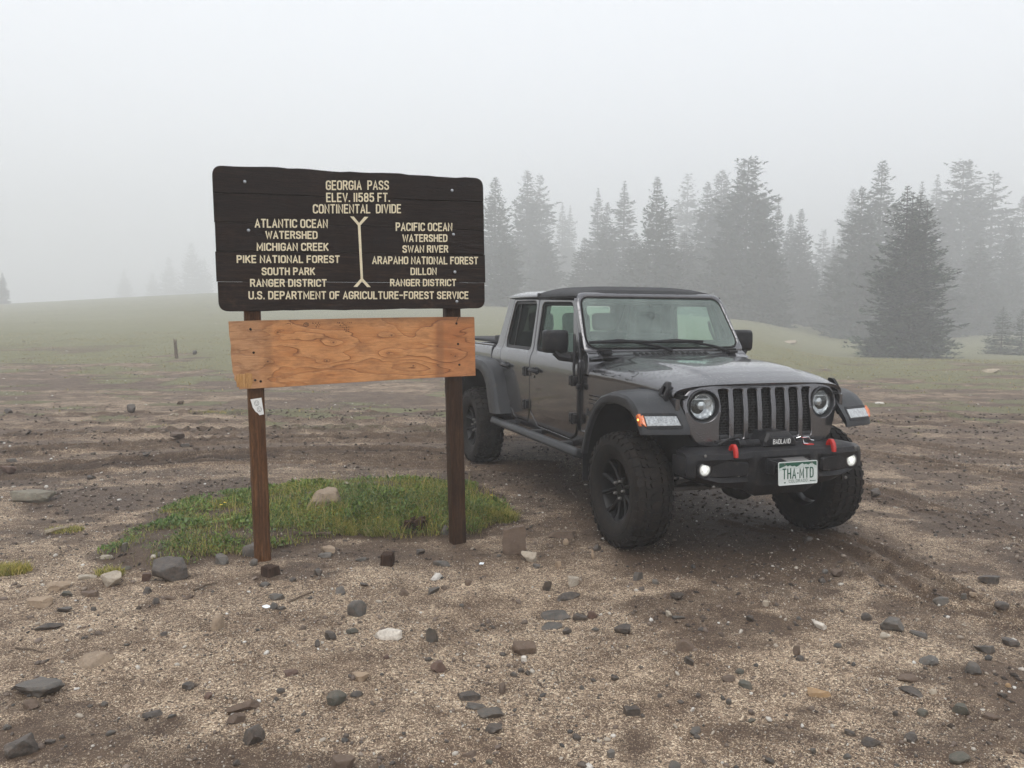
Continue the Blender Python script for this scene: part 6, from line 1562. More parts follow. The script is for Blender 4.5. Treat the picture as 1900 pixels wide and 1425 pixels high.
# ---- underbody
bm = bmesh.new()
for s in (-1, 1): box(bm, (-2.0, s * .42, .555), (5.0, .09, .13), .02)
for x in (.40, -.6, -1.6, -2.6, -4.3): box(bm, (x, 0, .55), (.10, .86, .09), .02)
finish('chassis_rail', bm, M['dark'], truck)
for x in (0, -3.487):
    bm = bmesh.new(); tube(bm, [(x, -.70, .408), (x, .70, .408)], .042, 14); tube(bm, [(x - .12, .12, .40), (x - .06, .12, .40), (x + .06, .12, .40), (x + .13, .12, .40)], [.07, .125, .125, .06], 16)
    for s in (-1, 1): tube(bm, [(x, s * .60, .408), (x, s * .69, .408)], [.05, .11], 14)
    finish('axle', bm, M['dark'], truck)
    for s in (-1, 1):
        bm = bmesh.new(); pts = [(x + .055 * math.cos(a), s * .46 + .055 * math.sin(a), .46 + .25 * a / (12 * math.pi)) for a in lin(0, 12 * math.pi, 120)]
        tube(bm, pts, .008, 5); tube(bm, [(x + .1, s * .52, .40), (x + .04, s * .50, .95)], .024, 10); finish('suspension_spring', bm, M['dark'], truck)
bm = bmesh.new(); tube(bm, [(.17, -.62, .42), (.17, .62, .42)], .017, 8); tube(bm, [(.14, -.5, .46), (.20, .45, .66)], .015, 8); tube(bm, [(.2, -.42, .58), (.2, .42, .50)], .018, 8); finish('steering_link', bm, M['steel'], truck)
bm = bmesh.new(); box(bm, (-1.2, .1, .47), (.9, .5, .12), .03); tube(bm, [(-3.4, .1, .43), (-1.6, .1, .50)], .035, 10); tube(bm, [(-4.5, -.45, .5), (-2.8, -.40, .52)], .05, 10); finish('driveline', bm, M['dark'], truck)

# ---- interior seen through the glass
cab = []
bm = bmesh.new(); box(bm, (-1.02, 0, 1.19), (.30, 1.40, .22), .05, None, 3); box(bm, (-1.08, 0, 1.02), (.22, 1.36, .26), .04); box(bm, (-1.02, .38, 1.30), (.22, .36, .05), .02); finish('dashboard', bm, M['interior'], truck)
def seat(x, y):
    e = empty('seat', (x, y, .62), 0, truck)
    bm = bmesh.new(); box(bm, (.10, 0, .22), (.52, .50, .16), .05, None, 3); finish('seat_cushion', bm, M['seat'], e)
    bm = bmesh.new(); box(bm, (-.20, 0, .55), (.14, .50, .58), .05, rotm('Y', -12), 3); finish('seat_back', bm, M['seat'], e)
    bm = bmesh.new(); box(bm, (-.275, 0, .935), (.10, .27, .19), .045, rotm('Y', -10), 3); tube(bm, [(-.25, -.06, .75), (-.27, -.06, .9)], .008, 6); tube(bm, [(-.25, .06, .75), (-.27, .06, .9)], .008, 6); finish('headrest', bm, M['seat'], e)
for y in (-.38, .38): seat(-1.62, y)
for y in (-.36, .36): seat(-2.55, y)
e = empty('steering_wheel', (-1.27, .38, 1.235), 0, truck); e.rotation_euler = (0, math.radians(-64), 0)
bm = bmesh.new(); tube(bm, [(.185 * math.cos(a), .185 * math.sin(a), 0) for a in lin(0, 2 * math.pi, 33)], .016, 8, False); finish('wheel_rim', bm, M['interior'], e)
bm = bmesh.new(); box(bm, (0, 0, -.01), (.13, .15, .05), .02)
for a in (0, 2.2, -2.2): tube(bm, [(0, 0, -.01), (.18 * math.cos(a + math.pi / 2 * 0), .18 * math.sin(a), 0)], .012, 6)
tube(bm, [(0, 0, -.02), (0, 0, -.20)], .03, 8); finish('wheel_hub', bm, M['interior'], e)
bm = bmesh.new()
for s in (-1, 1):
    tube(bm, [(-1.04, s * .655, 1.33), (-1.24, s * .625, 1.735), (-1.34, s * .62, 1.765), (-2.05, s * .62, 1.775), (-2.75, s * .62, 1.755), (-3.0, s * .63, 1.40)], .032, 8)
    tube(bm, [(-2.06, s * .64, 1.25), (-2.05, s * .62, 1.77)], .034, 8)
tube(bm, [(-2.05, -.62, 1.775), (-2.05, .62, 1.775)], .032, 8); tube(bm, [(-1.28, -.62, 1.755), (-1.28, .62, 1.755)], .028, 8)
finish('roll_bar', bm, M['interior'], truck)
bm = bmesh.new(); box(bm, (-1.20, 0, 1.685), (.03, .25, .065), .015, rotm('Y', -8)); tube(bm, [(-1.19, 0, 1.70), (-1.175, 0, 1.755)], .012, 6); finish('rear_view_mirror', bm, M['black'], truck)
for s in (-1, 1):
    bm = bmesh.new(); tube(bm, [(-1.12, s * .62, 1.42), (-1.16, s * .60, 1.50), (-1.20, s * .60, 1.58)], .013, 6); finish('grab_handle', bm, M['interior'], truck)
# ================================================================== the sign
S_A = (-1.644, 5.389); S_U = Vector((.9315, .3640, 0)).normalized()
sign = empty('information_sign', (S_A[0], S_A[1], 0.0), math.atan2(S_U.y, S_U.x))
tag(sign, 'dark brown wooden sign with cream letters on two posts, orange plywood board below it', 'sign')
# local frame: x along the sign, -y towards the reader, z up
def wood_mat(name, c0, c1, c2, scl=(1.2, 1, 14), rough=.55, axis_scale=1.0, fleck=.0):
    t = NT(name); g = t.n('NewGeometry'); oi = t.n('ObjectInfo')
    off = t.n('CombineXYZ'); t.set(off.inputs[0], t.math('MULTIPLY', oi.outputs['Random'], 7.0)); t.set(off.inputs[2], t.math('MULTIPLY', oi.outputs['Random'], 3.0))
    c = t.co(scale=scl); va = t.n('VectorMath', operation='ADD'); t.t.links.new(c, va.inputs[0]); t.t.links.new(off.outputs[0], va.inputs[1]); c = va.outputs[0]
    n1 = t.noise(c, 5.0 * axis_scale, 7, .68, .4); n2 = t.noise(c, 22.0 * axis_scale, 5, .7, .2); big = t.noise(t.co(), 2.3, 5, .7)
    col = t.ramp(n1, [(.22, c0), (.5, c1), (.78, c2)])
    col = t.mix(t.rng(n2, .45, .75), col, c0)
    col = t.mix(t.math('MULTIPLY', t.rng(big, .55, .72), fleck), col, [x * 2.1 for x in c2])
    crk = t.noise(c, 9.0 * axis_scale, 3, .5, .3); crack = t.rng(t.math('ABSOLUTE', t.math('SUBTRACT', crk, .5)), .0, .014, 1, 0)
    col = t.mix(t.math('MULTIPLY', crack, .7), col, [x * .25 for x in c0])
    b = t.bsdf(Base_Color=col, Roughness=t.rng(n2, .3, .7, rough * .8, rough * 1.15)); b.inputs['Specular IOR Level'].default_value = .12
    t.set(b.inputs['Normal'], t.bump(t.math('ADD', n2, t.math('MULTIPLY', n1, .8)), .004, .7)); return t.m
M['signwood'] = wood_mat('dark_stained_boards', (.0065, .0042, .0035), (.017, .0105, .008), (.036, .020, .014), (1.0, 1, 16), .5, fleck=.35)
M['signwood2'] = wood_mat('dark_stained_boards_weathered', (.0065, .0042, .0035), (.020, .012, .009), (.060, .032, .020), (1.0, 1, 16), .55, fleck=.6)
M['post'] = wood_mat('brown_post_timber', (.032, .015, .008), (.115, .052, .022), (.24, .12, .052), (16, 16, .9), .6, .8, fleck=.15)
M['postdark'] = wood_mat('dark_post_timber', (.014, .008, .005), (.048, .024, .013), (.11, .058, .030), (16, 16, .9), .6, .8, fleck=.1)
M['cream'] = simple('cream_letter_paint', (.74, .655, .46), .6, var=.10, vs=40)
M['bolt'] = simple('galvanised_bolt', (.55, .58, .62), .3, .9)
M['screw'] = simple('dark_screw_head', (.012, .010, .009), .5, .6)
def mk_ply():
    t = NT('orange_plywood'); co = t.co(); sep = t.n('SeparateXYZ'); t.t.links.new(co, sep.inputs[0]); X, Z = sep.outputs[0], sep.outputs[2]
    warp = t.co(scale=(1.5, 1, 5.6)); warp2 = t.co(scale=(5, 1, 22))
    h = t.math('MULTIPLY', t.noise(warp, 1.05, 3, .45, .45), 1.0)
    h = t.math('ADD', h, t.math('MULTIPLY', t.noise(warp2, 1.3, 4, .6), .05))
    knots = [(.050, 1.327, .055, .20), (.470, 1.447, .035, .16), (.860, 1.492, .035, .16), (.842, 1.372, .038, .2), (1.010, 1.283, .05, -.2), (.425, 1.325, .02, .14), (1.31, 1.345, .05, .22), (.115, 1.515, .02, .1)]
    for kx, kz, s_, a_ in knots:
        dx = t.math('MULTIPLY', t.math('SUBTRACT', X, kx), .42); dz = t.math('SUBTRACT', Z, kz)
        d2 = t.math('ADD', t.math('MULTIPLY', dx, dx), t.math('MULTIPLY', dz, dz))
        h = t.math('ADD', h, t.math('MULTIPLY', t.math('POWER', 2.718, t.math('DIVIDE', t.math('MULTIPLY', d2, -1), s_ * s_)), a_))
    band = t.math('FRACT', t.math('MULTIPLY', h, 7.0))
    line = t.math('MULTIPLY', t.rng(band, .0, .13, 1, 0, True), t.rng(t.noise(co, 7, 3), .34, .54, .15, 1))
    base = t.mix(t.math('POWER', band, 2.2), (.64, .31, .125), (.50, .205, .070))
    pale = t.noise(co, 3.2, 4, .6)
    base = t.mix(t.rng(pale, .5, .68, 0, .45), base, (.62, .34, .17))
    base = t.mix(t.math('MULTIPLY', line, .90), base, (.15, .045, .016))
    # redder, darker heartwood right of the weather line
    rr = t.rng(X, 1.13, 1.19, 0, .55, True); base = t.mix(rr, base, t.mix(1.0, base, (.66, .48, .42), 'MULTIPLY'))
    # grey weathering over the two posts; darker along the top
    def band_x(c, w_): return t.rng(t.math('ABSOLUTE', t.math('SUBTRACT', X, c)), w_ * .25, w_, 1, 0, True)
    gw = t.math('MAXIMUM', t.math('MULTIPLY', band_x(.05, .045), .34), t.math('MULTIPLY', band_x(1.20, .04), .36))
    gw = t.math('MAXIMUM', gw, t.math('MULTIPLY', t.rng(Z, 1.565, 1.61, 0, 1), .5)); gw = t.math('MULTIPLY', gw, t.rng(t.noise(co, 12, 5, .7), .25, .6, .45, 1))
    base = t.mix(gw, base, (.085, .062, .045))
    lf = t.rng(X, -.02, .06, .5, 0, True); base = t.mix(lf, base, (.42, .27, .16))
    sta = t.rng(t.noise(t.co(scale=(2.6, 1, 7)), 2.6, 7, .72), .46, .68, 0, .75); base = t.mix(sta, base, (.27, .125, .055))
    for kx, kz, s_, a_ in knots:
        dx = t.math('MULTIPLY', t.math('SUBTRACT', X, kx), .8); dz = t.math('SUBTRACT', Z, kz)
        d = t.math('SQRT', t.math('ADD', t.math('MULTIPLY', dx, dx), t.math('MULTIPLY', dz, dz)))
        ring = t.math('MULTIPLY', t.rng(t.math('SINE', t.math('MULTIPLY', d, 950.0)), .2, .9), t.rng(d, .014, .022, 1, 0, True))
        base = t.mix(t.math('MULTIPLY', ring, .5), base, (.10, .04, .02))
        base = t.mix(t.rng(d, .003, .007, .8, 0, True), base, (.05, .02, .012))
    fn = t.noise(t.co(scale=(4, 1, 70)), 3.0, 6, .7)
    base = t.mix(t.rng(fn, .40, .66, 0, .42), base, (.26, .10, .036))
    b = t.bsdf(Base_Color=base, Roughness=.55); b.inputs['Specular IOR Level'].default_value = .3
    t.set(b.inputs['Normal'], t.bump(t.math('ADD', t.math('MULTIPLY', line, -1.2), fn), .002, .8)); return t.m
M['ply'] = mk_ply()
M['plycore'] = wood_mat('torn_plywood_core', (.28, .13, .045), (.50, .28, .11), (.66, .42, .20), (20, 20, 1.2), .8, .8)
Y_F = -.112          # front face of the boards
def lerp(a, b, t): return a + (b - a) * t
TL, TR, BL, BR = (-.262, 2.542), (1.497, 2.570), (-.244, 1.645), (1.520, 1.680)
def edgeL(z): t = (TL[1] - z) / (TL[1] - BL[1]); return lerp(TL[0], BL[0], t)
def edgeR(z): t = (TR[1] - z) / (TR[1] - BR[1]); return lerp(TR[0], BR[0], t)
seams = [((TL[1]), (TR[1])), (2.372, 2.408), (2.196, 2.216), (2.014, 2.050), (1.829, 1.857), (BL[1], BR[1])]
rs_ = random.Random(3)
def wob(x, k, a=.0016): return a * (math.sin(x * 9.1 + k) + .6 * math.sin(x * 23.7 + k * 2.3) + .4 * math.sin(x * 57 + k))
for i in range(5):
    (zl, zr), (wl, wr) = seams[i], seams[i + 1]
    xl0, xr0, xl1, xr1 = edgeL(zl), edgeR(zr), edgeL(wl), edgeR(wr)
    gap = .0010
    topn = 28
    def zt(x): return lerp(zl, zr, (x - TL[0]) / 1.76) - (gap if i > 0 else 0) + wob(x, i, .0035 if i == 0 else .0006)
    def zb(x): return lerp(wl, wr, (x - TL[0]) / 1.76) + (gap if i < 4 else 0) + wob(x, i + 1, .002 if i == 4 else .0006)
    stag = [(0, 0), (.000, .000), (.003, -.001), (-.002, .003), (.004, -.004)][i]
    xa, xb = (xl0 + xl1) / 2 + stag[0], (xr0 + xr1) / 2 + stag[1]
    P = [(x, zb(x)) for x in lin(xl1 + stag[0], xr1 + stag[1], topn)] + [(x, zt(x)) for x in lin(xr0 + stag[1], xl0 + stag[0], topn)]
    rad = [0.0] * len(P)
    if i == 0: rad[topn] = .075; rad[-1] = .065
    if i == 4: rad[0] = .085; rad[topn - 1] = .08
    # corners with wide radii need neighbouring points out of the way
    def thin(P, rad):
        Q = []; Rr = []
        big = [(P[k], rad[k]) for k in range(len(P)) if rad[k] > 0]
        for k, p_ in enumerate(P):
            if rad[k] == 0 and any(math.dist(p_, b_[0]) < b_[1] * 1.15 for b_ in big): continue
            Q.append(p_); Rr.append(rad[k])
        return Q, Rr
    P, rad = thin(P, rad); P = rounded(P, rad, 7)
    bm = bmesh.new(); yo = Y_F + [0, .0015, 0, .002, .0005][i]
    plate(bm, P, [], lambda u, v, w: (u, yo + w, v), .040, .0025 if 0 < i < 4 else .004)
    finish('board', bm, M['signwood2' if i >= 3 else 'signwood'], sign, 30)
TEXT = [('GEORGIA  PASS',.426,.839,2.458,2.483,.062),('ELEV. 11585 FT.',.427,.845,2.381,2.404,.060),('CONTINENTAL  DIVIDE',.342,.920,2.304,2.334,.060),
 ('ATLANTIC OCEAN',-.017,.436,2.197,2.214,.056),('WATERSHED',.046,.370,2.128,2.139,.051),('MICHIGAN CREEK',-.008,.439,2.051,2.066,.052),('PIKE NATIONAL FOREST',-.129,.511,1.971,1.989,.050),
 ('SOUTH PARK',.019,.351,1.899,1.907,.050),('RANGER DISTRICT',-.052,.425,1.825,1.834,.050),('PACIFIC OCEAN',.882,1.276,2.214,2.229,.057),('WATERSHED',.927,1.241,2.141,2.153,.052),
 ('SWAN RIVER',.927,1.247,2.069,2.080,.051),('ARAPAHO NATIONAL FOREST',.722,1.463,1.989,2.007,.053),('DILLON',.982,1.165,1.922,1.927,.050),('RANGER DISTRICT',.842,1.304,1.844,1.853,.050),
 ('U.S. DEPARTMENT OF AGRICULTURE-FOREST SERVICE',-.063,1.393,1.748,1.768,.053)]
for txt, x0, x1, z0, z1, h in TEXT:
    w_, ls = layout(txt, .27, .34); r = .0045
    kx = (x1 - x0 - 2 * r) / w_; hh = h - 2 * r
    pol = [[(x0 + r + px * kx, lerp(z0, z1, px / w_) - hh / 2 + py * hh) for px, py in l] for l in ls]
    lettering('lettering', pol, lambda u, v: ((u, Y_F - .0008, v), (0, -1, 0)), r, M['cream'], sign, .22)
# the divide symbol: a long rod splaying at both ends
bm = bmesh.new()
def bar2(p, q, wd):
    d_ = Vector((q[0] - p[0], q[1] - p[1])).normalized(); n_ = Vector((-d_.y, d_.x)) * wd / 2
    return [(p[0] + n_.x, p[1] + n_.y), (p[0] - n_.x, p[1] - n_.y), (q[0] - n_.x, q[1] - n_.y), (q[0] + n_.x, q[1] + n_.y)]
sym = [(.580, 2.268), (.604, 2.268), (.6385, 2.228), (.674, 2.270), (.699, 2.270), (.6475, 2.213), (.6615, 1.866), (.7130, 1.812), (.688, 1.812), (.6545, 1.849), (.6235, 1.812), (.598, 1.812), (.6460, 1.866), (.6300, 2.213)]
plate(bm, sym, [], lambda u, v, w: (u, Y_F - .0012 + w, v), .003, .0006); finish('divide_symbol', bm, M['cream'], sign)
# faint knife carving
wm, pm = layout('MT', .3); lettering('carving', [[(.735 + px * .062, 2.085 + py * .055) for px, py in l] for l in pm], lambda u, v: ((u, Y_F - .0003, v), (0, -1, 0)), .0018, M['gap'], sign, .3)
for bx_, bz_ in ((-.071, 2.45), (-.055, 2.152), (1.274, 2.475), (1.284, 2.18), (1.295, 1.926), (1.309, 1.724)):
    bm = bmesh.new(); lathe(bm, [(.001, -.007), (.006, -.0065), (.0095, -.003), (.011, .001)], 14, 'Y'); finish('bolt', bm, M['bolt'], sign, loc=(bx_, Y_F, bz_))
# posts
def post(x, top, lean, zb, mat, hw=.052):
    bm = bmesh.new(); zsx = lin(zb - .25, top, 26); rings = []
    for k, z in enumerate(zsx):
        ring = []
        for j in range(20):
            a = 2 * math.pi * (j + .5) / 20; c, s_ = math.cos(a), math.sin(a)
            p_ = (abs(c) ** 5 + abs(s_) ** 5) ** (-1 / 5)
            rr_ = hw * p_ * (1 + .03 * math.sin(z * 7 + j * 1.3) + .018 * math.sin(z * 31 + j * 2.1))
            if z < zb + .12: rr_ *= 1 + .05 * math.sin(j * 2.7)
            cx_ = x + lean * (z - 1.1)
            ring.append(bm.verts.new((cx_ + rr_ * c, rr_ * s_ * .98, z)))
        rings.append(ring)
    for a, b in zip(rings, rings[1:]):
        for i in range(20): bm.faces.new((a[i], a[(i + 1) % 20], b[(i + 1) % 20], b[i]))
    disc_cap(bm, rings[-1])
    return finish('post', bm, mat, sign, 35)
post(-.022, 2.30, -.022, -.02, M['post'], .052); post(1.322, 2.32, -.028, .06, M['postdark'], .056)
# orange plywood board, ragged on the left, torn at the lower left corner
bm = bmesh.new()
ply = [(-.130, 1.170), (-.128, 1.152), (-.05, 1.154), (.15, 1.160), (.4, 1.171), (.7, 1.182), (.981, 1.193), (1.459, 1.205), (1.456, 1.33), (1.454, 1.423), (1.449, 1.612), (1.443, 1.618), (1.2, 1.617), (.982, 1.614), (.6, 1.606), (.405, 1.600), (0, 1.590), (-.184, 1.583), (-.181, 1.50), (-.172, 1.43), (-.175, 1.38), (-.167, 1.30), (-.165, 1.262), (-.155, 1.238), (-.157, 1.215), (-.145, 1.20)]
plate(bm, ply, [], lambda u, v, w: (u, -.078 + w + .006 * math.sin(u * 2.2), v), .018, .002, cuts_u=lin(.1, 1.3, 7)); pl_ = finish('plywood_board', bm, M['ply'], sign)
bm = bmesh.new(); plate(bm, [(-.142, 1.168), (-.060, 1.158), (-.045, 1.190), (-.048, 1.250), (-.075, 1.256), (-.100, 1.248), (-.125, 1.252), (-.148, 1.243)], [], lambda u, v, w: (u, -.0815 + w, v), .004, .0008); finish('torn_corner', bm, M['plycore'], pl_)
for x_, z_ in ((-.057, 1.535), (-.055, 1.532), (-.040, 1.385), (-.034, 1.208), (1.313, 1.573), (1.325, 1.43), (1.335, 1.285), (.0, 1.20)):
    bm = bmesh.new(); lathe(bm, [(.001, -.002), (.006, -.002), (.008, .001)], 12, 'Y'); finish('screw', bm, M['screw'], pl_, loc=(x_ + .004, -.079, z_))
bm = bmesh.new(); tube(bm, [(1.318, -.080, 1.585), (1.322, -.090, 1.605), (1.335, -.086, 1.622)], .0018, 5); finish('wire_end', bm, M['screw'], pl_)
# pen scribbles on the plywood
sr = random.Random(8); sc_ = []
for (x0, z0, n_, dx) in ((.335, 1.572, 3, .018), (.345, 1.560, 3, .016), (.355, 1.548, 2, .018), (.495, 1.575, 4, .012), (.512, 1.560, 4, .012), (.528, 1.545, 4, .012), (.54, 1.53, 3, .012), (.545, 1.518, 3, .01), (.16, 1.568, 4, .014), (.56, 1.578, 3, .013)):
    for k in range(n_):
        a = x0 + k * dx; sc_.append([(a + sr.uniform(0, .010), z0 + sr.uniform(-.005, .006)) for _ in range(4)])
sc_ += [[(.295 + .017 * math.cos(a), 1.563 + .013 * math.sin(a)) for a in lin(0, 6.6, 12)], [(.283, 1.568), (.296, 1.572), (.305, 1.560), (.290, 1.553)], [(.286, 1.562), (.300, 1.566), (.308, 1.570)]]
lettering('pen_scribble', sc_, lambda u, v: ((u, -.0783 + .006 * math.sin(u * 2.2), v), (0, -1, 0)), .0013, M['gap'], pl_, .3, 5)
# joke power-outlet sticker on the left post, its lower left torn
bm = bmesh.new(); st = [(-.060, 1.083), (.008, 1.092), (.022, .984), (-.006, .979), (-.018, .995), (-.030, 1.003), (-.046, 1.030)]
plate(bm, st, [], lambda u, v, w: (u, -.058 + w - (.0 if u < .0 else -.001), v), .003, .0006); stk = finish('outlet_sticker', bm, M['white'], sign)
bm = bmesh.new()
for cx_, cz_ in ((-.022, 1.058), (-.006, 1.018)):
    plate(bm, circ(cx_, cz_, .0145, 16, .017), [circ(cx_, cz_, .0128, 16, .0152)], lambda u, v, w: (u, -.0592 + w, v), .0008, .0002)
    for q in (-.005, .005): box(bm, (cx_ + q, -.0592, cz_ + .003), (.0018, .0010, .009))
    box(bm, (cx_ + .001, -.0592, cz_ - .009), (.004, .0010, .004))
finish('socket_print', bm, M['gap'], stk)
# ================================================================== conifers
def mk_needles(name, a, b, c):
    t = NT(name); g = t.n('NewGeometry'); co = t.co()
    col = t.ramp(g.outputs['Random Per Island'], [(0, a), (.6, b), (1, c)])
    col = t.mix(t.rng(t.noise(co, .9, 4), .35, .7), t.mix(1.0, col, (.75, .8, .8), 'MULTIPLY'), col)
    bs = t.bsdf(Base_Color=col, Roughness=.7); bs.inputs['Specular IOR Level'].default_value = .2
    return t.m
M['needles'] = mk_needles('spruce_needles', (.016, .030, .018), (.040, .064, .040), (.13, .17, .11))
M['needles2'] = mk_needles('fir_needles', (.016, .026, .020), (.030, .046, .034), (.055, .072, .052))
M['bark'] = simple('grey_bark', (.06, .05, .042), .9, vs=20, var=.3)
def crown_data(seed, H, R, n_whorl, per, sprays, spray_len, shape=1.0, tips=((0, 0, 1.0),), gap=.15):
    r = np.random.default_rng(seed); V = []; F = []
    segs = []        # branches
    for (tx0, ty0, th_) in tips:
        hh = H * th_; z0 = .02 * H if th_ > .97 else H * (th_ - .34)
        nw = int(n_whorl * (hh - z0) / H)
        for k in range(nw):
            f = (k + r.uniform(-.3, .3)) / nw; z = z0 + (hh - z0) * (1 - (1 - f) ** 1.12)
            rel = 1 - z / hh
            L = R * (rel ** shape) * (1.0 if th_ > .97 else .75) * (.88 + .10 * math.sin(k * 1.7) + .14 * math.sin(k * .37 + seed) + r.normal(0, .05)) + .009 * H * (.05 + rel)
            if rel > .86: L *= interp(rel, [.86, 1], [1, .86])
            m = max(3, int(per * (.45 + .55 * rel)))
            a0 = r.uniform(0, 6.28)
            for j in range(m):
                if r.uniform() < gap: continue
                a = a0 + 6.283 * j / m + r.uniform(-.3, .3); l = L * r.uniform(.62, 1.12) * (1.18 if r.uniform() < .08 else 1)
                dr = -.38 * rel + .34 * (1 - rel) + r.uniform(-.08, .08)
                segs.append((tx0 * min(1, z / hh * 1.2), ty0, z, a, l, dr))
    P = []; D = []; S = []
    for (bx, by, z, a, l, dr) in segs:
        ns = max(2, int(sprays * (l / R) + 1.5))
        t = (np.arange(ns) + r.uniform(0, 1, ns)) / ns; t = .12 + .88 * t
        for rep in range(3):
            off = r.normal(0, 1, ns) * .16 * l * (1.05 - t * .75); 
            x = bx + np.cos(a) * t * l - np.sin(a) * off; y = by + np.sin(a) * t * l + np.cos(a) * off
            zz = z + dr * l * t + .16 * l * t ** 2.2 + r.normal(0, .018 * H / 8, ns) - np.abs(off) * .15
            da = a + np.sign(off) * r.uniform(.2, .9, ns); el = r.uniform(-.35, .35, ns) + .25 * (t > .85)
            P.append(np.stack([x, y, zz], -1)); D.append(np.stack([np.cos(da) * np.cos(el), np.sin(da) * np.cos(el), np.sin(el)], -1))
            S.append(spray_len * r.uniform(.6, 1.3, ns) * (1.1 - .35 * t) * (.20 + .80 * min(1, (l / R) * 1.6)))
    # leader shoots
    for (tx0, ty0, th_) in tips:
        n = 26; z = H * th_ * (1 - .10 * r.uniform(0, 1, n)); a = r.uniform(0, 6.28, n)
        P.append(np.stack([np.full(n, tx0), np.full(n, ty0), z], -1)); D.append(np.stack([np.cos(a) * .5, np.sin(a) * .5, np.full(n, .85)], -1)); S.append(spray_len * r.uniform(.12, .28, n) * (.4 + (1 - z / (H * th_)) * 8))
    P = np.vstack(P); D = np.vstack(D); S = np.concatenate(S)[:, None]; D /= np.linalg.norm(D, axis=1)[:, None]
    n = len(P); U = np.cross(D, np.array([0, 0, 1.]) + r.normal(0, .35, (n, 3))); U /= np.linalg.norm(U, axis=1)[:, None] + 1e-9
    W = np.cross(D, U)
    # a spray: three finger-like facets, so the outline is ragged
    q = [P, P + D * S * .5 + U * S * .20 , P + D * S, P + D * S * .5 - U * S * .20, P + D * S * .15 + U * S * .42 + W * S * .04, P + D * S * .15 - U * S * .42 + W * S * .04, P + D * S * .30]
    V = np.stack(q, 1).reshape(-1, 3)
    f0 = np.array([(0, 1, 2), (0, 2, 3), (0, 4, 6), (0, 6, 5)])
    return V, (f0[None] + (np.arange(n) * 7)[:, None, None]).reshape(-1, 3), segs
def crown_mesh(name, mat, **kw):
    V, Fc, segs = crown_data(**kw)
    me = bpy.data.meshes.new(name); me.vertices.add(len(V)); me.vertices.foreach_set('co', V.astype(np.float32).ravel())
    Fc = Fc.astype(np.int32); me.loops.add(Fc.size); me.loops.foreach_set('vertex_index', Fc.ravel()); me.polygons.add(len(Fc)); me.polygons.foreach_set('loop_start', (np.arange(len(Fc)) * 3).astype(np.int32)); me.update(calc_edges=True)
    me.materials.append(mat)
    bm = bmesh.new(); H = kw['H']
    for (tx, ty, t_) in kw.get('tips', ((0, 0, 1.0),)):
        tube(bm, [(0, 0, -.3), (tx * .3, ty, H * .3 * t_), (tx * .8, ty, H * .66 * t_), (tx, ty, H * .985 * t_)], [.014 * H, .010 * H, .005 * H, .0015 * H], 8)
    rr_ = random.Random(kw['seed'])
    for (bx, by, z, a, l, dr) in segs[::4]:
        tube(bm, [(bx, by, z), (bx + math.cos(a) * l * .5, by + math.sin(a) * l * .5, z + dr * l * .5 + .03 * l), (bx + math.cos(a) * l * .85, by + math.sin(a) * l * .85, z + dr * l * .85 + .11 * l)], [.006 * H * .3 + .006, .005, .003], 3, False)
    bt = bpy.data.meshes.new('trunk'); bm.to_mesh(bt); bm.free(); bt.materials.append(M['bark'])
    return me, bt
PROTO = {
 'slim': crown_mesh('crown', M['needles2'], seed=1, H=10, R=1.85, n_whorl=50, per=12, sprays=9, spray_len=.46, shape=.80, gap=.06),
 'full': crown_mesh('crown', M['needles2'], seed=2, H=10, R=2.9, n_whorl=52, per=15, sprays=11, spray_len=.54, shape=.72, gap=.06),
 'broad': crown_mesh('crown', M['needles2'], seed=3, H=10, R=2.7, n_whorl=50, per=14, sprays=10, spray_len=.60, shape=.45, gap=.14),
 'twin': crown_mesh('crown', M['needles2'], seed=4, H=10, R=2.5, n_whorl=50, per=13, sprays=10, spray_len=.54, shape=.60, tips=((0, 0, 1.0), (.55, .1, .93)), gap=.10),
 'ragged': crown_mesh('crown', M['needles2'], seed=5, H=10, R=2.1, n_whorl=40, per=11, sprays=8, spray_len=.56, shape=.52, gap=.20),
 'young': crown_mesh('crown', M['needles'], seed=6, H=5, R=2.0, n_whorl=32, per=13, sprays=8, spray_len=.32, shape=.8),
 'hero': crown_mesh('crown', M['needles'], seed=7, H=6.75, R=2.15, n_whorl=48, per=19, sprays=15, spray_len=.27, shape=.72, tips=((0, 0, .97), (.55, .05, .975), (-.42, -.05, 1.0), (.3, -.45, .92)), gap=.12),
}
def tree(kind, x, y, H, wid, seed, label, cat='conifer', group=None):
    base = {'young': 5.0, 'hero': 6.75}.get(kind, 10.0); k = H / base
    r = random.Random(seed); cm, tm = PROTO[kind]
    e = empty('spruce_tree', (x, y, float(th(x, y, False)) - .05), r.uniform(0, 6.28) if kind != 'hero' else .5)
    for nm, me in (('trunk', tm), ('crown', cm)):
        o = bpy.data.objects.new(nm, me); COL.objects.link(o); o.parent = e; o.scale = (k * wid, k * wid, k)
    tag(e, label, cat, group)
    return e
for i, (kind, x, y, H, wid, label, grp) in enumerate(TREES):
    tree(kind, x, y, H, wid, i + 20, label, 'spruce tree', grp)
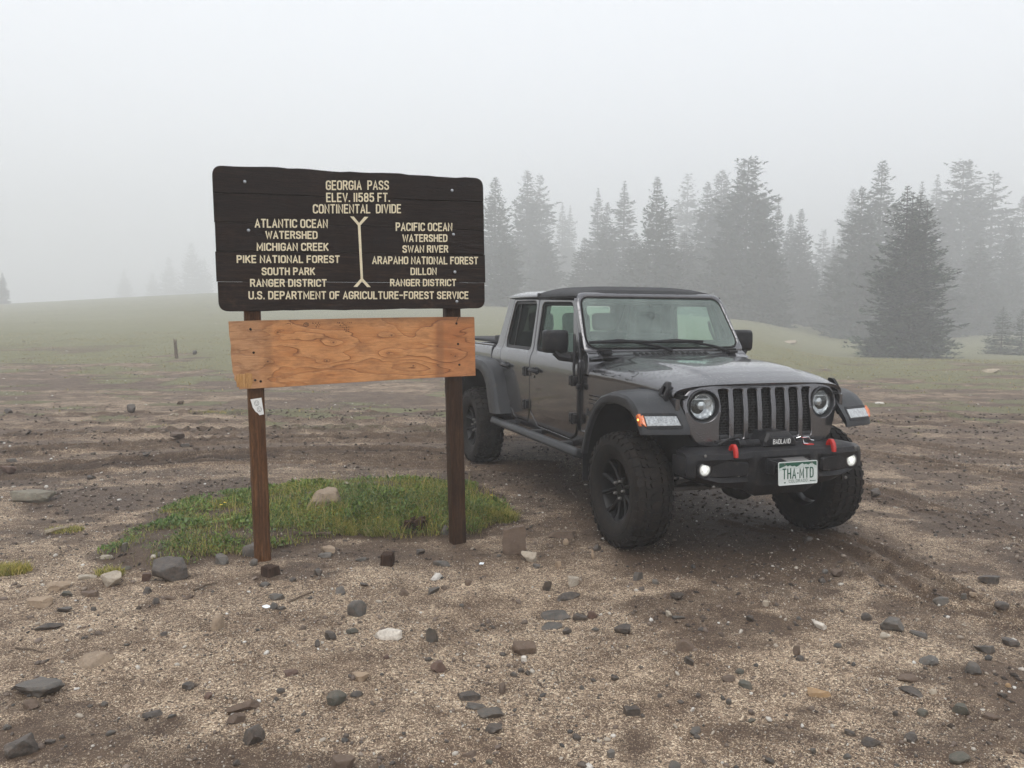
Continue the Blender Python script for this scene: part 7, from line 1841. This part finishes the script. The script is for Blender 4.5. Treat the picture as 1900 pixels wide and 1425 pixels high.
# ================================================================== stones lying about
def stone_mat(name, col, rough=.6, var=.35, speck=0.0, wet=.0, speckcol=(.6, .57, .5)):
    t = NT(name); co = t.co(); oi = t.n('ObjectInfo')
    n = t.noise(co, 14.0, 7, .7); n2 = t.noise(co, 90.0, 5, .7); st = t.noise(t.co(scale=(1, 1, 5)), 22.0, 4, .6)
    c = t.mix(t.rng(n, .28, .72), [x * (1 - var) for x in col], [min(.9, x * (1 + var)) for x in col])
    c = t.mix(t.math('MULTIPLY', t.rng(st, .4, .7), .4), c, [x * .6 for x in col])
    v = t.mix(t.math('MULTIPLY', oi.outputs['Random'], .5), c, t.mix(1.0, c, (1.3, 1.2, 1.08), 'MULTIPLY'))
    if speck: v = t.mix(t.math('MULTIPLY', t.rng(n2, .58, .66), speck), v, speckcol)
    v = t.mix(t.rng(t.noise(co, 30.0, 6, .75), .42, .68, 0, .62), v, (.16, .118, .088))
    b = t.bsdf(Base_Color=v, Roughness=t.rng(n, .3, .7, rough * .8, min(1, rough * 1.25))); b.inputs['Coat Weight'].default_value = wet; b.inputs['Coat Roughness'].default_value = .35
    b.inputs['Specular IOR Level'].default_value = .35
    t.set(b.inputs['Normal'], t.bump(t.math('ADD', t.math('MULTIPLY', n, 1.4), t.math('MULTIPLY', n2, .5)), .006)); return t.m
SM = {'dark': stone_mat('dark_stone', (.058, .050, .044), .5, .3, .10, .15), 'slate': stone_mat('slate_stone', (.082, .077, .070), .5, .25, .05, .15), 'grey': stone_mat('grey_stone', (.125, .12, .112), .6, .3, .2),
      'green': stone_mat('green_grey_stone', (.090, .090, .074), .6, .3, .15), 'brown': stone_mat('brown_stone', (.125, .090, .068), .7, .3, .12), 'reddish': stone_mat('reddish_stone', (.125, .078, .062), .7, .25, .1),
      'tan': stone_mat('tan_stone', (.34, .26, .185), .75, .3, .3), 'pale': stone_mat('pale_granite', (.42, .37, .30), .75, .28, .35, 0, (.12, .11, .10)), 'white': stone_mat('white_quartz', (.66, .63, .58), .55, .18, .25, 0, (.35, .28, .22)),
      'mossy': stone_mat('mossy_stone', (.20, .19, .155), .8, .35, .4, 0, (.10, .13, .06)), 'rust': stone_mat('rusty_lichen_stone', (.36, .24, .13), .85, .35, .5, 0, (.55, .50, .38))}
def stone_mesh(shape, seed, w_, h_, sub):
    r = np.random.default_rng(seed); bm = bmesh.new(); bmesh.ops.create_icosphere(bm, subdivisions=sub, radius=1.0)
    P = np.array([v.co[:] for v in bm.verts])
    npl, lo, hi = {'slab': (13, .46, .78), 'boulder': (14, .52, .82), 'cobble': (9, .62, .9), 'wedge': (11, .36, .72), 'shard': (11, .33, .68), 'round': (4, .8, 1.0), 'block': (0, 0, 0)}[shape]
    if shape == 'block':
        for ax in range(3):
            for s_ in (-1, 1):
                n = np.zeros(3); n[ax] = s_; n += r.normal(0, .08, 3); n /= np.linalg.norm(n); d = P @ n - .58; P -= np.outer(np.maximum(d, 0), n)
    for _ in range(npl):
        n = r.normal(0, 1, 3); n[2] *= .7; n /= np.linalg.norm(n); d = P @ n - r.uniform(lo, hi); P -= np.outer(np.maximum(d, 0), n)
    if shape in ('slab', 'boulder', 'wedge'):        # a flattish top
        n = np.array([r.normal(0, .12), r.normal(0, .12), 1.0]); n /= np.linalg.norm(n); d = P @ n - r.uniform(.45, .62); P -= np.outer(np.maximum(d, 0), n)
    amp = .055 if shape != 'round' else .02
    off = r.uniform(0, 50, 3)
    for i in range(len(P)):
        q = Vector(P[i] * 2.2 + off); P[i] *= 1 + amp * mnoise.noise(q) * 2 + amp * .8 * mnoise.noise(q * 3.1) + amp * .4 * mnoise.noise(q * 7)
    P[:, 0] /= (P[:, 0].max() - P[:, 0].min()); P[:, 1] /= (P[:, 1].max() - P[:, 1].min()); P[:, 2] /= (P[:, 2].max() - P[:, 2].min())
    P[:, 0] *= w_; P[:, 1] *= w_ * {'slab': .62, 'shard': .45, 'block': .8}.get(shape, .78); P[:, 2] *= h_
    P[:, 2] -= P[:, 2].min()
    for v, p_ in zip(bm.verts, P): v.co = p_
    bm.normal_update()
    for f in bm.faces: f.smooth = True
    for e_ in bm.edges:
        if len(e_.link_faces) == 2: e_.smooth = e_.calc_face_angle(0) < math.radians(26 if shape != 'round' else 60)
    me = bpy.data.meshes.new('stone'); bm.to_mesh(me); bm.free(); return me
for i, (x, y, w_, h_, shape, colr, rz, bury, label, grp) in enumerate(ROCKS):
    me = stone_mesh(shape, i * 7 + 3, w_, h_, 4 if w_ > .12 else 3 if w_ > .05 else 2); me.materials.append(SM[colr])
    o = bpy.data.objects.new('stone', me); COL.objects.link(o)
    o.location = (x, y, float(th(x, y, False)) - bury * h_); o.rotation_euler = (0, 0, rz); tag(o, label, 'stone', grp)
# ---- odds and ends
def at_ground(o, x, y, dz=0.0, rot=(0, 0, 0)): o.location = (x, y, float(th(x, y, False)) + dz); o.rotation_euler = rot
M['stub'] = wood_mat('cut_post_wood', (.020, .012, .009), (.060, .036, .025), (.12, .075, .05), (14, 14, 1.2), .8, .8)
for (x, y, w_, h_, lb, sd_) in EXTRA['stubs']:
    bm = bmesh.new(); r_ = random.Random(sd_); box(bm, (0, 0, h_ / 2 - .01), (w_, w_ * .9, h_ + .02), .006, None, 1)
    bmesh.ops.subdivide_edges(bm, edges=bm.edges[:], cuts=2)
    for v in bm.verts: v.co += Vector((r_.uniform(-1, 1), r_.uniform(-1, 1), r_.uniform(-1, 1))) * .004
    o = finish('wood_block', bm, M['stub'], None, 30); at_ground(o, x, y, -.01, (0, 0, .5 + sd_)); tag(o, lb, 'wood block')
M['deadwood'] = wood_mat('dead_wood', (.06, .045, .035), (.16, .12, .09), (.30, .25, .19), (3, 3, 3), .85, 2.0)
M['palewood'] = wood_mat('pale_dead_wood', (.20, .16, .11), (.38, .32, .24), (.52, .46, .36), (3, 3, 3), .85, 2.0)
for (x0, y0, x1, y1, r0, mt, lb, sd_) in EXTRA['sticks']:
    r_ = random.Random(sd_); bm = bmesh.new(); n = 7; pts = []
    for k in range(n):
        t = k / (n - 1); x = x0 + (x1 - x0) * t; y = y0 + (y1 - y0) * t; L = math.hypot(x1 - x0, y1 - y0)
        pts.append((x - x0 + r_.uniform(-.03, .03) * L, y - y0 + r_.uniform(-.03, .03) * L, float(th(x, y, False)) - float(th(x0, y0, False)) + r0 * .8 + .03 * L * math.sin(t * 3.1)))
    tube(bm, pts, [r0 * (1.1 - .6 * k / n) for k in range(n)], 6)
    o = finish('stick', bm, M[mt], None, 50); o.location = (x0, y0, float(th(x0, y0, False))); tag(o, lb, 'stick')
bm = bmesh.new(); box(bm, (0, 0, .01), (.26, .03, .02), .004, rotm('Z', 3)); o = finish('board_scrap', bm, M['deadwood'], None); at_ground(o, *EXTRA['scrap'], .0, (0, .03, .1)); tag(o, 'thin reddish weathered board scrap lying at the front edge of the grass', 'board')
# rotten stump chunk in the mound
bm = bmesh.new(); r_ = random.Random(5)
for k in range(9):
    a = r_.uniform(-.6, .6); box(bm, (r_.uniform(-.07, .07), r_.uniform(-.04, .04), .03 + r_.uniform(0, .02)), (.05, .03, r_.uniform(.05, .09)), .005, rotm('Y', a * 50) @ rotm('Z', r_.uniform(0, 90)), 1)
o = finish('rotten_stump', bm, M['stub'], None, 30); at_ground(o, *EXTRA['stump']); tag(o, 'broken rotten reddish stump in the grass left of the right post', 'stump')
# weathered stake and dark peaked rock out in the meadow
sx, sy = EXTRA['stake']; zz = float(th(sx, sy, False)); bm = bmesh.new(); rings = []
for k, z in enumerate(lin(-.1, .56, 9)):
    rings.append([bm.verts.new((.055 * math.cos(a) * (1.1 - .25 * k / 8) - .02 * k / 8 * 2, .045 * math.sin(a), z + (.10 * math.sin(a * 2 + 1) if k == 8 else 0))) for a in lin(0, 2 * math.pi * 11 / 12, 12)])
for a, b in zip(rings, rings[1:]):
    for i in range(12): bm.faces.new((a[i], a[(i + 1) % 12], b[(i + 1) % 12], b[i]))
disc_cap(bm, rings[-1]); o = finish('wooden_stake', bm, M['deadwood'], None, 40); o.location = (sx, sy, zz); tag(o, 'weathered grey broken stake standing alone in the meadow left of the sign', 'stake')
# scraps of paper
M['paper'] = simple('white_paper', (.82, .85, .88), .6, var=.03)
for k, (x, y, lb) in enumerate(EXTRA['paper']):
    bm = bmesh.new(); grid(bm, lambda u, v: (u * .045, v * .022, .010 + .005 * math.sin(u * 5 + v * 3)), lin(-.5, .5, 5), lin(-.5, .5, 4))
    o = finish('paper_scrap', bm, M['paper'], None); at_ground(o, x, y, 0, (.25, .1, .3 + k)); tag(o, lb, 'paper scrap')
# small yellow flowers
M['petal'] = simple('yellow_petals', (.75, .52, .03), .5)
for k, (x, y, hz, lb) in enumerate(EXTRA['flowers']):
    e = empty('flower', (x, y, float(th(x, y, False)))); tag(e, lb, 'flower')
    bm = bmesh.new(); tube(bm, [(0, 0, 0), (.004, .002, hz * .6), (0, -.006, hz)], .0015, 5); finish('stem', bm, M['leaf'], e)
    for q in range(6):
        a = q * math.pi / 3; bm = bmesh.new(); c, s_ = math.cos(a), math.sin(a)
        vs = [bm.verts.new(p_) for p_ in ((0, -.006, hz), (c * .008 - s_ * .005, -.006 + s_ * .008 + c * .005, hz + .003), (c * .017, -.006 + s_ * .017, hz + .004), (c * .008 + s_ * .005, -.006 + s_ * .008 - c * .005, hz + .003))]
        bm.faces.new(vs); finish('petal', bm, M['petal'], e, 0)
for k, (x, y, r_, h_, n, lb) in enumerate(EXTRA['tussocks']): tussock(x, y, r_, h_, n, lb, k)

# ================================================================== the mist
bm = bmesh.new(); bmesh.ops.create_cube(bm, size=1.0)
for v in bm.verts: v.co = Vector((v.co.x * 600, 186 + v.co.y * 508, -18 + (v.co.z + .5) * 68))
t = NT('mist_air'); vol = t.n('VolumePrincipled'); vol.inputs['Color'].default_value = (.95, .955, .965, 1); vol.inputs['Density'].default_value = HAZE; vol.inputs['Anisotropy'].default_value = .25
t.t.links.new(vol.outputs[0], t.out.inputs['Volume'])
hz = finish('haze', bm, t.m, None, 0); tag(hz, kind='stuff')
